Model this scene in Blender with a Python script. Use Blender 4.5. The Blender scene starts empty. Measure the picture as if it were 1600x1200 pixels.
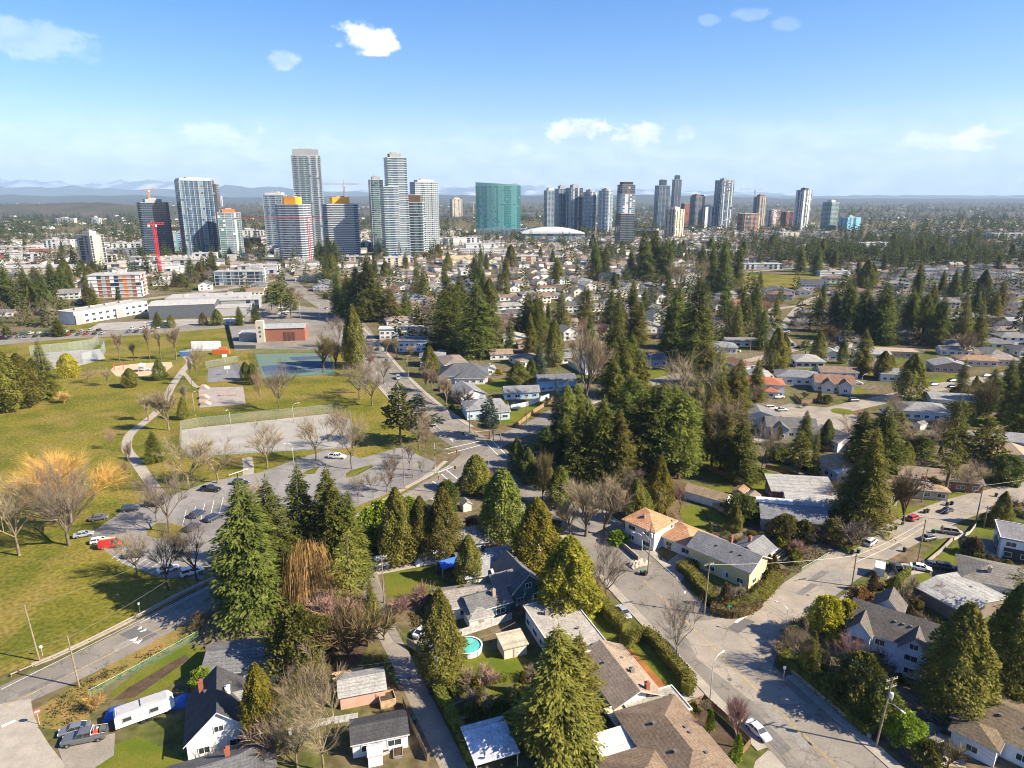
import bpy, bmesh, math, random
import numpy as np
from mathutils import Vector, Matrix
from mathutils.geometry import tessellate_polygon
R = math.radians
scene = bpy.context.scene
COL = scene.collection

# ------------------------------------------------------------------ camera
CAM_H, FOC, HORIZON = 85.0, 1067.0, 306.0          # metres, pixels of the 1600 px photo, horizon row
PITCH = math.atan((600 - HORIZON) / FOC)
cd = bpy.data.cameras.new('camera'); cam = bpy.data.objects.new('camera', cd); COL.objects.link(cam)
cam.location = (0, 0, CAM_H); cam.rotation_euler = (math.pi/2 - PITCH, 0, 0)
cd.sensor_width = 36; cd.lens = FOC/1600*36; cd.clip_start = 0.5; cd.clip_end = 60000
scene.camera = cam

# ------------------------------------------------------------------ world, sun, exposure
HAZE = 4.4e-5
SUN_EL, SUN_DIR = R(36), Vector((0.965, -0.262, 0)).normalized()
w = bpy.data.worlds.new('World'); scene.world = w; w.use_nodes = True
nt = w.node_tree; nt.nodes.clear()
def N(t, **k):
    n = nt.nodes.new(t)
    for a, b in k.items(): setattr(n, a, b)
    return n
def L(a, b): nt.links.new(a, b)
def M_(op, a, b=None, c=None):
    n = N('ShaderNodeMath', operation=op)
    for i, v in enumerate((a, b, c)):
        if v is None: continue
        if isinstance(v, (int, float)): n.inputs[i].default_value = v
        else: L(v, n.inputs[i])
    return n.outputs[0]
sky = N('ShaderNodeTexSky', sky_type='NISHITA', sun_disc=False)
sky.sun_elevation = SUN_EL; sky.sun_rotation = math.atan2(SUN_DIR.x, SUN_DIR.y)
sky.altitude = 0; sky.air_density = 1.0; sky.dust_density = .8; sky.ozone_density = 2.6
tc = N('ShaderNodeTexCoord'); sp = N('ShaderNodeSeparateXYZ'); L(tc.outputs['Generated'], sp.inputs[0])
az = M_('ARCTAN2', sp.outputs[0], sp.outputs[1]); el = M_('ARCSINE', sp.outputs[2])
cv = N('ShaderNodeCombineXYZ'); L(az, cv.inputs[0]); L(M_('MULTIPLY', el, 1.7), cv.inputs[1])
nz = N('ShaderNodeTexNoise'); nz.inputs['Scale'].default_value = 26; nz.inputs['Detail'].default_value = 7; nz.inputs['Roughness'].default_value = .62
L(cv.outputs[0], nz.inputs['Vector'])
nz2 = N('ShaderNodeTexNoise'); nz2.inputs['Scale'].default_value = 9; nz2.inputs['Detail'].default_value = 6; nz2.inputs['Roughness'].default_value = .6
cv2 = N('ShaderNodeCombineXYZ'); L(az, cv2.inputs[0]); L(M_('MULTIPLY', el, 6), cv2.inputs[1]); L(cv2.outputs[0], nz2.inputs['Vector'])
def px_dir(x, y):
    u, v = (x-800)/FOC, (600-y)/FOC
    d = Vector((u, math.cos(PITCH)+v*math.sin(PITCH), -math.sin(PITCH)+v*math.cos(PITCH))).normalized()
    return math.atan2(d.x, d.y), math.asin(d.z)
CLOUDS = [(574,62,50,25,1.0),(445,96,26,15,.35),(900,204,56,19,.9),(1008,209,52,19,.85),(1072,207,24,13,.5),(812,236,36,14,.55),
          (1448,219,50,16,.6),(1532,217,42,19,.95),(1462,254,56,14,.55),(1526,253,22,10,.5),(352,226,80,34,.5),(20,56,110,26,.28),(1176,22,26,10,.16),
          (1230,36,22,10,.14),(520,222,40,18,.35),(1108,32,16,8,.14),(1340,252,40,12,.35),(660,262,70,14,.35),(150,246,120,18,.35)]
acc = None
nd = M_('MULTIPLY', M_('SUBTRACT', nz.outputs[0], .5), 2.0)
for (x, y, rx, ry, a) in CLOUDS:
    ca, ce = px_dir(x, y)
    dx = M_('MULTIPLY', M_('SUBTRACT', az, ca), FOC/rx); dy = M_('MULTIPLY', M_('SUBTRACT', el, ce), FOC/ry)
    d = M_('SQRT', M_('ADD', M_('MULTIPLY', dx, dx), M_('MULTIPLY', dy, dy)))
    v = M_('ADD', M_('SUBTRACT', 1.0, d), nd)
    mr = N('ShaderNodeMapRange', interpolation_type='SMOOTHSTEP'); L(v, mr.inputs[0])
    mr.inputs[1].default_value = .06; mr.inputs[2].default_value = .5; mr.inputs[4].default_value = a
    acc = mr.outputs[0] if acc is None else M_('MAXIMUM', acc, mr.outputs[0])
# thin stratus veil low over the horizon, all round
mv = N('ShaderNodeMapRange', interpolation_type='SMOOTHSTEP'); L(el, mv.inputs[0]); mv.inputs[1].default_value = .125; mv.inputs[2].default_value = .0
ms = N('ShaderNodeMapRange', interpolation_type='SMOOTHSTEP'); L(nz2.outputs[0], ms.inputs[0]); ms.inputs[1].default_value = .30; ms.inputs[2].default_value = .66; ms.inputs[3].default_value = .4
veil = M_('MULTIPLY', M_('MULTIPLY', mv.outputs[0], ms.outputs[0]), .8)
fac = M_('MINIMUM', M_('MAXIMUM', acc, veil), 1.0)
hs = N('ShaderNodeHueSaturation'); hs.inputs['Hue'].default_value = .515; hs.inputs['Saturation'].default_value = 1.5; hs.inputs['Value'].default_value = 1.0; L(sky.outputs[0], hs.inputs['Color'])
mx = N('ShaderNodeMixRGB'); L(fac, mx.inputs[0]); L(hs.outputs[0], mx.inputs[1])
cs = N('ShaderNodeMixRGB'); cs.inputs[1].default_value = (5.0, 5.4, 6.1, 1); cs.inputs[2].default_value = (7.9, 7.9, 8.0, 1); L(cs.outputs[0], mx.inputs[2])
cm = N('ShaderNodeMapRange'); L(nz.outputs[0], cm.inputs[0]); cm.inputs[1].default_value = .38; cm.inputs[2].default_value = .58; L(cm.outputs[0], cs.inputs[0])
bg = N('ShaderNodeBackground'); bg.inputs[1].default_value = 0.071; L(mx.outputs[0], bg.inputs[0])
L(bg.outputs[0], N('ShaderNodeOutputWorld').inputs[0])
sd = bpy.data.lights.new('sun', 'SUN'); sd.energy = 5.0; sd.angle = R(.53); sd.color = (1.0, .875, .68)
sun = bpy.data.objects.new('sun', sd); COL.objects.link(sun)
sdir = Vector((SUN_DIR.x*math.cos(SUN_EL), SUN_DIR.y*math.cos(SUN_EL), math.sin(SUN_EL)))
sun.rotation_euler = sdir.to_track_quat('Z', 'Y').to_euler(); sun.location = (300, -100, 400)
vs = scene.view_settings; vs.view_transform = 'Standard'; vs.look = 'None'; vs.exposure = 1.46; vs.gamma = 1; vs.use_curve_mapping = False
scene.cycles.filter_width = 1.05; scene.cycles.max_bounces = 5; scene.cycles.diffuse_bounces = 3; scene.cycles.glossy_bounces = 2; scene.cycles.transparent_max_bounces = 16
scene.cycles.transmission_bounces = 2; scene.cycles.volume_bounces = 0; scene.cycles.caustics_reflective = False; scene.cycles.caustics_refractive = False

# ------------------------------------------------------------------ survey: photo row/column -> point of the level ground
def G(x, y, z=0.0):
    u, v = (x-800)/FOC, (600-y)/FOC
    dy = math.cos(PITCH)+v*math.sin(PITCH); dz = -math.sin(PITCH)+v*math.cos(PITCH)
    t = (z-CAM_H)/dz
    return Vector((u*t, dy*t, 0))
def PXY(X, Y, Z=0.0):
    rz = Z-CAM_H; d = Y*math.cos(PITCH)-rz*math.sin(PITCH); q = Y*math.sin(PITCH)+rz*math.cos(PITCH)
    return 800+FOC*X/d, 600-FOC*q/d
def height_at(y, Y):                                # height of the point seen at row y above ground point at depth Y
    v = (600-y)/FOC
    return CAM_H+(-math.sin(PITCH)+v*math.cos(PITCH))/(math.cos(PITCH)+v*math.sin(PITCH))*Y
def scale_at(p): return FOC/(p.y*math.cos(PITCH)+CAM_H*math.sin(PITCH))
GRID = 20.4                                          # street grid, degrees

# ------------------------------------------------------------------ materials
MAT = {}
def shader(name, build):
    if name in MAT: return MAT[name]
    m = bpy.data.materials.new(name); m.use_nodes = True; t = m.node_tree; t.nodes.clear()
    out = t.nodes.new('ShaderNodeOutputMaterial'); build(t, out); MAT[name] = m; return m
def surf(name, col, rough=.8, var=.18, scale=1.0, bump=0., spec=.3, metal=0., obj=False, col2=None, detail=5, fine=None, trans=0., rnd=0., coords='Object', contrast=(.35,.65), third=None, c3scale=.02, crack=False, course=0.):
    """principled surface: base colour (or the object's own colour) broken up by noise"""
    def b(t, out):
        n = t.nodes.new; l = t.links.new
        tc = n('ShaderNodeTexCoord'); geo = n('ShaderNodeNewGeometry')
        src = tc.outputs['Object'] if coords == 'Object' else geo.outputs['Position']
        nz = n('ShaderNodeTexNoise'); nz.inputs['Scale'].default_value = scale; nz.inputs['Detail'].default_value = detail; nz.inputs['Roughness'].default_value = .62
        l(src, nz.inputs['Vector'])
        base = None
        oi = n('ShaderNodeObjectInfo')
        if obj: base = oi.outputs['Color']
        mix = n('ShaderNodeMixRGB')
        mr = n('ShaderNodeMapRange'); mr.inputs[1].default_value = contrast[0]; mr.inputs[2].default_value = contrast[1]; l(nz.outputs[0], mr.inputs[0])
        if col2 is not None:
            l(mr.outputs[0], mix.inputs[0]); mix.inputs[1].default_value = (*col, 1); mix.inputs[2].default_value = (*col2, 1)
            last = mix.outputs[0]
        else:
            mix.blend_type = 'MULTIPLY'; mix.inputs[0].default_value = 1
            mp = n('ShaderNodeMapRange'); mp.inputs[1].default_value = contrast[0]; mp.inputs[2].default_value = contrast[1]; mp.inputs[3].default_value = 1-var; mp.inputs[4].default_value = 1+var
            l(nz.outputs[0], mp.inputs[0])
            if base is not None: l(base, mix.inputs[1])
            else: mix.inputs[1].default_value = (*col, 1)
            l(mp.outputs[0], mix.inputs[2]); last = mix.outputs[0]
        if third is not None:
            z3 = n('ShaderNodeTexNoise'); z3.inputs['Scale'].default_value = c3scale; z3.inputs['Detail'].default_value = 6; l(src, z3.inputs['Vector'])
            r3 = n('ShaderNodeMapRange'); r3.inputs[1].default_value = .48; r3.inputs[2].default_value = .66; l(z3.outputs[0], r3.inputs[0])
            m3 = n('ShaderNodeMixRGB'); l(r3.outputs[0], m3.inputs[0]); l(last, m3.inputs[1]); m3.inputs[2].default_value = (*third, 1); last = m3.outputs[0]
        if crack:                                   # sealed cracks
            vo = n('ShaderNodeTexVoronoi'); vo.feature = 'DISTANCE_TO_EDGE'; vo.inputs['Scale'].default_value = .16
            wn = n('ShaderNodeTexNoise'); wn.inputs['Scale'].default_value = .35; wn.inputs['Detail'].default_value = 5; l(src, wn.inputs['Vector'])
            ad = n('ShaderNodeVectorMath'); ad.operation = 'MULTIPLY_ADD'; l(wn.outputs['Color'], ad.inputs[0]); ad.inputs[1].default_value = (5,5,5); l(src, ad.inputs[2]); l(ad.outputs[0], vo.inputs['Vector'])
            cr = n('ShaderNodeMapRange'); cr.inputs[1].default_value = .0; cr.inputs[2].default_value = .022; cr.inputs[3].default_value = .62; cr.inputs[4].default_value = 1.; l(vo.outputs['Distance'], cr.inputs[0])
            mc = n('ShaderNodeMixRGB'); mc.blend_type = 'MULTIPLY'; mc.inputs[0].default_value = 1; l(last, mc.inputs[1]); l(cr.outputs[0], mc.inputs[2]); last = mc.outputs[0]
        if course:                                  # shingle courses follow the height on the slope
            sx = n('ShaderNodeSeparateXYZ'); l(tc.outputs['Object'], sx.inputs[0]); wv = n('ShaderNodeMath'); wv.operation = 'MULTIPLY'; l(sx.outputs[2], wv.inputs[0]); wv.inputs[1].default_value = course
            fr_ = n('ShaderNodeMath'); fr_.operation = 'FRACT'; l(wv.outputs[0], fr_.inputs[0]); cm = n('ShaderNodeMapRange'); cm.inputs[1].default_value = .0; cm.inputs[2].default_value = .35; cm.inputs[3].default_value = .72; cm.inputs[4].default_value = 1.04; l(fr_.outputs[0], cm.inputs[0])
            mc2 = n('ShaderNodeMixRGB'); mc2.blend_type = 'MULTIPLY'; mc2.inputs[0].default_value = 1; l(last, mc2.inputs[1]); l(cm.outputs[0], mc2.inputs[2]); last = mc2.outputs[0]
        if fine:
            f = n('ShaderNodeTexNoise'); f.inputs['Scale'].default_value = fine[0]; f.inputs['Detail'].default_value = 3; l(src, f.inputs['Vector'])
            fr = n('ShaderNodeMapRange'); fr.inputs[1].default_value = .3; fr.inputs[2].default_value = .7; fr.inputs[3].default_value = 1-fine[1]; fr.inputs[4].default_value = 1+fine[1]; l(f.outputs[0], fr.inputs[0])
            m2 = n('ShaderNodeMixRGB'); m2.blend_type = 'MULTIPLY'; m2.inputs[0].default_value = 1; l(last, m2.inputs[1]); l(fr.outputs[0], m2.inputs[2]); last = m2.outputs[0]
        if rnd:
            h = n('ShaderNodeHueSaturation'); l(last, h.inputs['Color'])
            a = n('ShaderNodeMapRange'); a.inputs[3].default_value = 1-rnd; a.inputs[4].default_value = 1+rnd; l(oi.outputs['Random'], a.inputs[0]); l(a.outputs[0], h.inputs['Value'])
            q = n('ShaderNodeMath'); q.operation = 'MULTIPLY_ADD'; l(oi.outputs['Random'], q.inputs[0]); q.inputs[1].default_value = .03; q.inputs[2].default_value = .485; l(q.outputs[0], h.inputs['Hue'])
            last = h.outputs[0]
        p = n('ShaderNodeBsdfPrincipled'); l(last, p.inputs['Base Color']); p.inputs['Roughness'].default_value = rough
        p.inputs['Specular IOR Level'].default_value = spec; p.inputs['Metallic'].default_value = metal
        if bump:
            bn = n('ShaderNodeBump'); bn.inputs['Strength'].default_value = bump; bn.inputs['Distance'].default_value = .1; l(nz.outputs[0], bn.inputs['Height']); l(bn.outputs[0], p.inputs['Normal'])
        if trans:
            tr = n('ShaderNodeBsdfTranslucent'); l(last, tr.inputs[0]); ms = n('ShaderNodeMixShader'); ms.inputs[0].default_value = trans
            l(p.outputs[0], ms.inputs[1]); l(tr.outputs[0], ms.inputs[2]); l(ms.outputs[0], out.inputs[0])
        else: l(p.outputs[0], out.inputs[0])
    return shader(name, b)
foliage = surf('foliage', (1,1,1), .75, .5, .8, obj=True, trans=.30, rnd=.25, spec=.04, contrast=(.32,.68))
bark = surf('bark', (1,1,1), .9, .3, 1.5, obj=True, rnd=.15, spec=.1)
paint = surf('painted_wall', (1,1,1), .75, .09, .6, obj=True, fine=(3,.07), spec=.25)
shingle = surf('roof_shingle', (1,1,1), .9, .22, .45, obj=True, fine=(3,.28), bump=.15, spec=.15, contrast=(.3,.7), course=4.2)
plain = surf('plain_object', (1,1,1), .6, .08, 2.0, obj=True, spec=.35)
woodm = surf('weathered_wood', (1,1,1), .85, .3, 1.4, obj=True, fine=(9,.15), spec=.15)
metalm = surf('painted_metal', (1,1,1), .45, .06, 2.0, obj=True, spec=.5, metal=.2)
def carp(t, out):
    n = t.nodes.new; oi = n('ShaderNodeObjectInfo'); p = n('ShaderNodeBsdfPrincipled'); t.links.new(oi.outputs['Color'], p.inputs['Base Color'])
    p.inputs['Roughness'].default_value = .32; p.inputs['Metallic'].default_value = .15; p.inputs['Coat Weight'].default_value = .6; p.inputs['Coat Roughness'].default_value = .08
    t.links.new(p.outputs[0], out.inputs[0])
car_paint = shader('car_paint', carp)
def glassy(name, col, rough=.06, spec=.9, metal=0.):
    def b(t, out):
        n = t.nodes.new; p = n('ShaderNodeBsdfPrincipled'); nz = n('ShaderNodeTexNoise'); nz.inputs['Scale'].default_value = .35
        tc = n('ShaderNodeTexCoord'); t.links.new(tc.outputs['Object'], nz.inputs['Vector'])
        mp = n('ShaderNodeMapRange'); mp.inputs[3].default_value = .7; mp.inputs[4].default_value = 1.3; t.links.new(nz.outputs[0], mp.inputs[0])
        m = n('ShaderNodeMixRGB'); m.blend_type = 'MULTIPLY'; m.inputs[0].default_value = 1; m.inputs[1].default_value = (*col, 1); t.links.new(mp.outputs[0], m.inputs[2])
        t.links.new(m.outputs[0], p.inputs['Base Color']); p.inputs['Roughness'].default_value = rough; p.inputs['Specular IOR Level'].default_value = spec; p.inputs['Metallic'].default_value = metal
        t.links.new(p.outputs[0], out.inputs[0])
    return shader(name, b)
glass = glassy('window_glass', (.035,.045,.055))
car_glass = glassy('car_glass', (.02,.025,.03), .04, 1.)
rubber = surf('tyre_rubber', (.02,.02,.02), .8, .1, 3)
rimm = surf('wheel_rim', (.35,.35,.36), .35, .1, 3, metal=.7)
lampw = surf('lamp_lens', (.75,.75,.72), .2, .05, 3, spec=.6)
lampr = surf('tail_lens', (.45,.02,.02), .25, .05, 3, spec=.6)
asphalt = surf('old_asphalt', (.20,.180,.152), .9, .14, .22, coords='P', fine=(3,.10), spec=.2, bump=.05, third=(.155,.141,.121), c3scale=.06, crack=True)
concrete = surf('pale_concrete', (.30,.268,.222), .9, .12, .5, coords='P', fine=(4,.08), spec=.2)
gravel = surf('lane_gravel', (.23,.205,.17), .95, .16, .35, coords='P', fine=(3.5,.14), spec=.1, third=(.20,.18,.15), c3scale=.1)
pitch = surf('park_turf', (.150,.132,.022), .95, .2, .055, coords='P', fine=(1.1,.38), spec=.05, col2=(.092,.098,.014), third=(.185,.140,.040), c3scale=.06, detail=9, contrast=(.42,.58))
lawn = surf('bright_lawn', (.080,.108,.012), .95, .2, .18, coords='P', fine=(3,.16), spec=.05, col2=(.125,.122,.02), contrast=(.4,.6))
dry = surf('dry_verge', (.26,.165,.06), .95, .2, .25, coords='P', fine=(2.5,.22), spec=.05, col2=(.13,.125,.03))
soil = surf('garden_soil', (.075,.052,.035), .95, .25, .5, coords='P', fine=(4,.25), spec=.05)
mulch = surf('rust_mulch', (.26,.105,.035), .95, .2, .4, coords='P', fine=(4,.2), spec=.05)
sand = surf('play_sand', (.46,.34,.23), .95, .1, .3, coords='P', fine=(4,.1), spec=.05)
earth = surf('suburb_ground', (.130,.096,.055), .95, .2, .035, coords='P', col2=(.075,.085,.022), detail=10, fine=(.5,.35), spec=.05, third=(.15,.122,.088), c3scale=.02, contrast=(.42,.56))
farland = surf('far_plain', (.075,.065,.048), .95, .2, .004, coords='P', col2=(.032,.042,.026), detail=10, fine=(.05,.4), spec=.05, third=(.12,.10,.075), c3scale=.0015)
yellowp = surf('yellow_line_paint', (.52,.36,.10), .85, .3, .8, coords='P', fine=(2,.35), col2=(.27,.22,.14))
whitep = surf('white_line_paint', (.72,.72,.68), .8, .15, 1.5, coords='P', fine=(3,.15))
courtg = surf('court_green', (.10,.15,.115), .85, .1, .3, coords='P'); courtb = surf('court_blue', (.050,.075,.125), .85, .1, .3, coords='P')
courtgrey = surf('court_tarmac', (.275,.26,.235), .9, .14, .12, coords='P', fine=(2,.06), spec=.2)
def wires(t, out):
    n = t.nodes.new; a = n('ShaderNodeBsdfTransparent'); d = n('ShaderNodeBsdfDiffuse'); oi = n('ShaderNodeObjectInfo'); t.links.new(oi.outputs['Color'], d.inputs[0])
    m = n('ShaderNodeMixShader'); m.inputs[0].default_value = .22; t.links.new(a.outputs[0], m.inputs[1]); t.links.new(d.outputs[0], m.inputs[2]); t.links.new(m.outputs[0], out.inputs[0])
chain = shader('chain_link_wire', wires)

# ------------------------------------------------------------------ mesh helpers
class MB:
    def __init__(s): s.v = []; s.f = []; s.m = []
    def add(s, vs, fs, mi=0):
        o = len(s.v); s.v += [tuple(v) for v in vs]; s.f += [tuple(i+o for i in f) for f in fs]; s.m += [mi]*len(fs); return s
    def box(s, c, size, rz=0, mi=0, taper=1.0):
        cx, cy, cz = c; a, b, h = size[0]/2, size[1]/2, size[2]; ca, sa = math.cos(rz), math.sin(rz); vs = []
        for z, k in ((0, 1), (h, taper)):
            for x, y in ((-a,-b),(a,-b),(a,b),(-a,b)): vs.append((cx+(x*ca-y*sa)*k, cy+(x*sa+y*ca)*k, cz+z))
        return s.add(vs, [(3,2,1,0),(4,5,6,7),(0,1,5,4),(1,2,6,5),(2,3,7,6),(3,0,4,7)], mi)
    def prism(s, poly, z0, z1, mi=0, cap=True):       # plan polygon, counter-clockwise
        n = len(poly); vs = [(p[0],p[1],z0) for p in poly]+[(p[0],p[1],z1) for p in poly]
        fs = [(i,(i+1)%n,n+(i+1)%n,n+i) for i in range(n)]
        if cap: fs += [tuple(range(n,2*n)), tuple(range(n-1,-1,-1))]
        return s.add(vs, fs, mi)
    def tube(s, pts, rad, n=6, mi=0, cap=True):
        pts = [Vector(p) for p in pts]; rs = rad if isinstance(rad, (list,tuple)) else [rad]*len(pts); vs = []; fs = []
        for i, p in enumerate(pts):
            d = (pts[min(i+1,len(pts)-1)]-pts[max(i-1,0)]).normalized()
            a = d.cross(Vector((0,0,1)) if abs(d.z) < .9 else Vector((1,0,0))).normalized(); b = a.cross(d)
            for k in range(n):
                t = 2*math.pi*k/n; vs.append(p+(a*math.cos(t)+b*math.sin(t))*rs[i])
        for i in range(len(pts)-1):
            for k in range(n): fs.append((i*n+k, (i+1)*n+k, (i+1)*n+(k+1)%n, i*n+(k+1)%n))
        if cap: fs += [tuple(range(n)), tuple(range(len(pts)*n-1, (len(pts)-1)*n-1, -1))]
        return s.add(vs, fs, mi)
    def mesh(s, name, mats, smooth=False):
        me = bpy.data.meshes.new(name); me.from_pydata(s.v, [], s.f)
        for m in mats: me.materials.append(m)
        if len(mats) > 1: me.polygons.foreach_set('material_index', s.m)
        if smooth: me.polygons.foreach_set('use_smooth', [True]*len(me.polygons))
        me.update(); return me
    def build(s, name, mat, parent=None, col=None, **k):
        return put(name, s.mesh(name, mat if isinstance(mat, list) else [mat], **k), parent, col)
def put(name, me, parent=None, col=None, loc=None, rz=None, scl=None):
    o = bpy.data.objects.new(name, me); COL.objects.link(o)
    if parent is not None: o.parent = parent
    if col is not None: o.color = (*col[:3], 1)
    if loc is not None: o.location = loc
    if rz is not None: o.rotation_euler = (0, 0, rz)
    if scl is not None: o.scale = scl
    return o
def tag(o, label, cat, group=None):
    o['label'] = label; o['category'] = cat
    if group: o['group'] = group
    return o
def thing(name, label, cat, loc=(0,0,0), rz=0, group=None):
    o = bpy.data.objects.new(name, None); COL.objects.link(o); o.location = loc; o.rotation_euler = (0,0,rz); o.empty_display_size = .5
    return tag(o, label, cat, group)
def structure(o): o['kind'] = 'structure'; return o
CACHE = {}
def cached(key, fn):
    if key not in CACHE: CACHE[key] = fn()
    return CACHE[key]
def sheet(name, poly, mat, z=.02, col=None):          # flat patch of ground
    poly = [Vector((p[0], p[1], 0)) for p in poly]
    fs = tessellate_polygon([poly]); vs = [(p.x, p.y, z) for p in poly]
    def up(f):
        a, b, c = (poly[i] for i in f); return f if (b-a).cross(c-a).z > 0 else tuple(reversed(f))
    return structure(MB().add(vs, [up(f) for f in fs]).build(name, mat, None, col))
_an = 0
def area(name, px, mat, z=.02):
    global _an; _an += 1
    return sheet(name, [G(*p) for p in px], mat, z+(_an % 13)*.0003)
def smooth_line(pts, step=4.0):                       # Catmull-Rom through ground points
    P = [Vector((p[0], p[1], 0)) for p in pts]
    if len(P) < 3: return P
    P = [P[0]*2-P[1]]+P+[P[-1]*2-P[-2]]; out = []
    for i in range(1, len(P)-2):
        n = max(2, int((P[i+1]-P[i]).length/step))
        for k in range(n):
            t = k/n; a, b, c, d = P[i-1:i+3]
            out.append(.5*((2*b)+(c-a)*t+(2*a-5*b+4*c-d)*t*t+(3*b-a-3*c+d)*t**3))
    return out+[P[-2]]
def offset_line(P, off):
    out = []
    for i, p in enumerate(P):
        d = (P[min(i+1,len(P)-1)]-P[max(i-1,0)]).normalized(); out.append(p+Vector((-d.y, d.x, 0))*off)
    return out
ROADS = []
def ribbon(name, line, o0, o1, mat, z=.03, h=0.):     # strip between two offsets of a line; h > 0 gives it real kerb sides
    if not h: ROADS.append((np.array([(p.x,p.y) for p in line]), max(abs(o0),abs(o1))))
    a, b = offset_line(line, o0), offset_line(line, o1); n = len(line); m = MB()
    vs = [(p.x,p.y,z+h) for p in a]+[(p.x,p.y,z+h) for p in b]
    fs = [(i,n+i,n+i+1,i+1) for i in range(n-1)] if o0 > o1 else [(i,i+1,n+i+1,n+i) for i in range(n-1)]
    if h:
        vs += [(p.x,p.y,0) for p in a]+[(p.x,p.y,0) for p in b]
        fs += [(i,i+1,2*n+i+1,2*n+i) for i in range(n-1)]+[(n+i,3*n+i,3*n+i+1,n+i+1) for i in range(n-1)]
    return structure(m.add(vs, fs).build(name, mat))
def dashes(name, line, off, wd, mat, on, gap, z=.045, s0=0, s1=1e9):
    m = MB(); acc = 0.; P = offset_line(line, off)
    dist = [0]
    for i in range(1, len(P)): dist.append(dist[-1]+(P[i]-P[i-1]).length)
    def at(s):
        s = min(max(s, 0), dist[-1])
        for i in range(1, len(P)):
            if dist[i] >= s:
                t = (s-dist[i-1])/max(dist[i]-dist[i-1], 1e-6); return P[i-1].lerp(P[i], t), (P[i]-P[i-1]).normalized()
        return P[-1], (P[-1]-P[-2]).normalized()
    s = s0
    while s < min(dist[-1], s1)-.2:
        (a, da), (b, db) = at(s), at(min(s+on, s1)); na, nb = Vector((-da.y,da.x,0))*wd/2, Vector((-db.y,db.x,0))*wd/2
        m.add([(q.x,q.y,z) for q in (a-na, b-nb, b+nb, a+na)], [(0,1,2,3)]); s += on+gap
    return structure(m.build(name, mat))
# ------------------------------------------------------------------ trees
rng = np.random.default_rng(7)
def sprays_mesh(name, P, D, Ln, Wd, mat, up=None):
    """many small bent leaf sprays: root P, direction D, length, width"""
    P, D = np.asarray(P, float), np.asarray(D, float); n = len(P)
    D /= np.linalg.norm(D, axis=1, keepdims=True)+1e-9
    U = rng.normal(size=(n,3))*.6; U[:,2] += 1.0
    if up is not None: U += up
    S = np.cross(D, U); S /= np.linalg.norm(S, axis=1, keepdims=True)+1e-9
    Nn = np.cross(S, D)
    Ln, Wd = np.asarray(Ln)[:,None], np.asarray(Wd)[:,None]
    mid = P+D*Ln*.5
    V = np.stack([P, mid+S*Wd-Nn*Wd*.25, P+D*Ln, mid-S*Wd-Nn*Wd*.25], 1).reshape(-1,3)
    me = bpy.data.meshes.new(name); me.vertices.add(4*n); me.vertices.foreach_set('co', V.ravel())
    me.loops.add(4*n); me.loops.foreach_set('vertex_index', np.arange(4*n)); me.polygons.add(n); me.polygons.foreach_set('loop_start', np.arange(0,4*n,4))
    me.materials.append(mat); me.update(calc_edges=True); return me
def conifer(seed, H=20., Rr=4., t0=.06, nb=260, prof=lambda q: (1-q)**.72*(.82+.18*np.clip(q*6,0,1)), droop=.28, dens=5., ln=(.7,1.3), wd=.26, down=.3, hollow=.25, lump=.2, lat=.34):
    global rng
    rng = np.random.default_rng(seed); P, D, Ln, Wd = [], [], [], []
    ph = rng.uniform(0, 6.28, 6)
    for i in range(nb):
        q = ((i+rng.random())/nb)**1.05; z = H*(t0+(1-t0)*q*.985); a = i*2.39996+rng.normal()*.25
        lob = 1+lump*math.sin(2*a+ph[0]+3*q)+lump*.8*math.sin(3*a+ph[1]-7*q)+lump*.5*math.sin(11*q*3+ph[2]+a)
        r = max(.25, Rr*prof(q)*lob*rng.uniform(.62,1.15)*(.55 if rng.random() < .12 else 1)); n = max(3, int(dens*r*(.9+.5*q)))
        ca, sa = math.cos(a), math.sin(a)
        for s in np.linspace(hollow, 1, n):
            lat_ = r*lat*s*rng.uniform(-1,1)
            x, y = ca*r*s-sa*lat_, sa*r*s+ca*lat_
            P.append((x, y, z-droop*r*s*s*(1.35-.45*s)+rng.normal()*.12))
            o = rng.uniform(-.8,.8); D.append((ca-sa*o, sa+ca*o, -down+rng.normal()*.28))
            k = rng.uniform(*ln)*(.55+.45*min(1, r/Rr*2)); Ln.append(k); Wd.append(k*wd*rng.uniform(.8,1.3))
    P.append((0,0,H*.985)); D.append((0,0,1)); Ln.append(1.); Wd.append(.12)
    Q = np.array(P); Q[:,2] = 0; Q /= np.linalg.norm(Q, axis=1, keepdims=True)+.3
    return sprays_mesh('crown', P, D, Ln, Wd, foliage, up=Q*.9)
def trunk_mesh(H, r0, frac=.96, n=7):
    return MB().tube([(0,0,-.3),(0,0,.4),(.02*H*.2,0,H*.4),(0,0,H*frac)], [r0*1.35,r0,r0*.62,.03], n).mesh('trunk', [bark], smooth=True)
def limbs(seed, H, r, n, t0, t1, rise=.1, thick=.09):
    rn = random.Random(seed); m = MB()
    m.tube([(0,0,-.3),(0,0,.4),(0,0,H*.45),(0,0,H*.97)], [.34,.26,.17,.03], 7)
    for i in range(n):
        t = t0+(t1-t0)*i/n; a = i*2.4+rn.random(); L_ = r*(1-.75*(t-t0)/(1-t0))*rn.uniform(.6,.95); z = H*t
        m.tube([(0,0,z),(math.cos(a)*L_*.5,math.sin(a)*L_*.5,z+rise*L_*.6),(math.cos(a)*L_,math.sin(a)*L_,z+rise*L_)], [thick,thick*.6,.02], 4, cap=False)
    return m.mesh('trunk', [bark], smooth=True)
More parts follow.
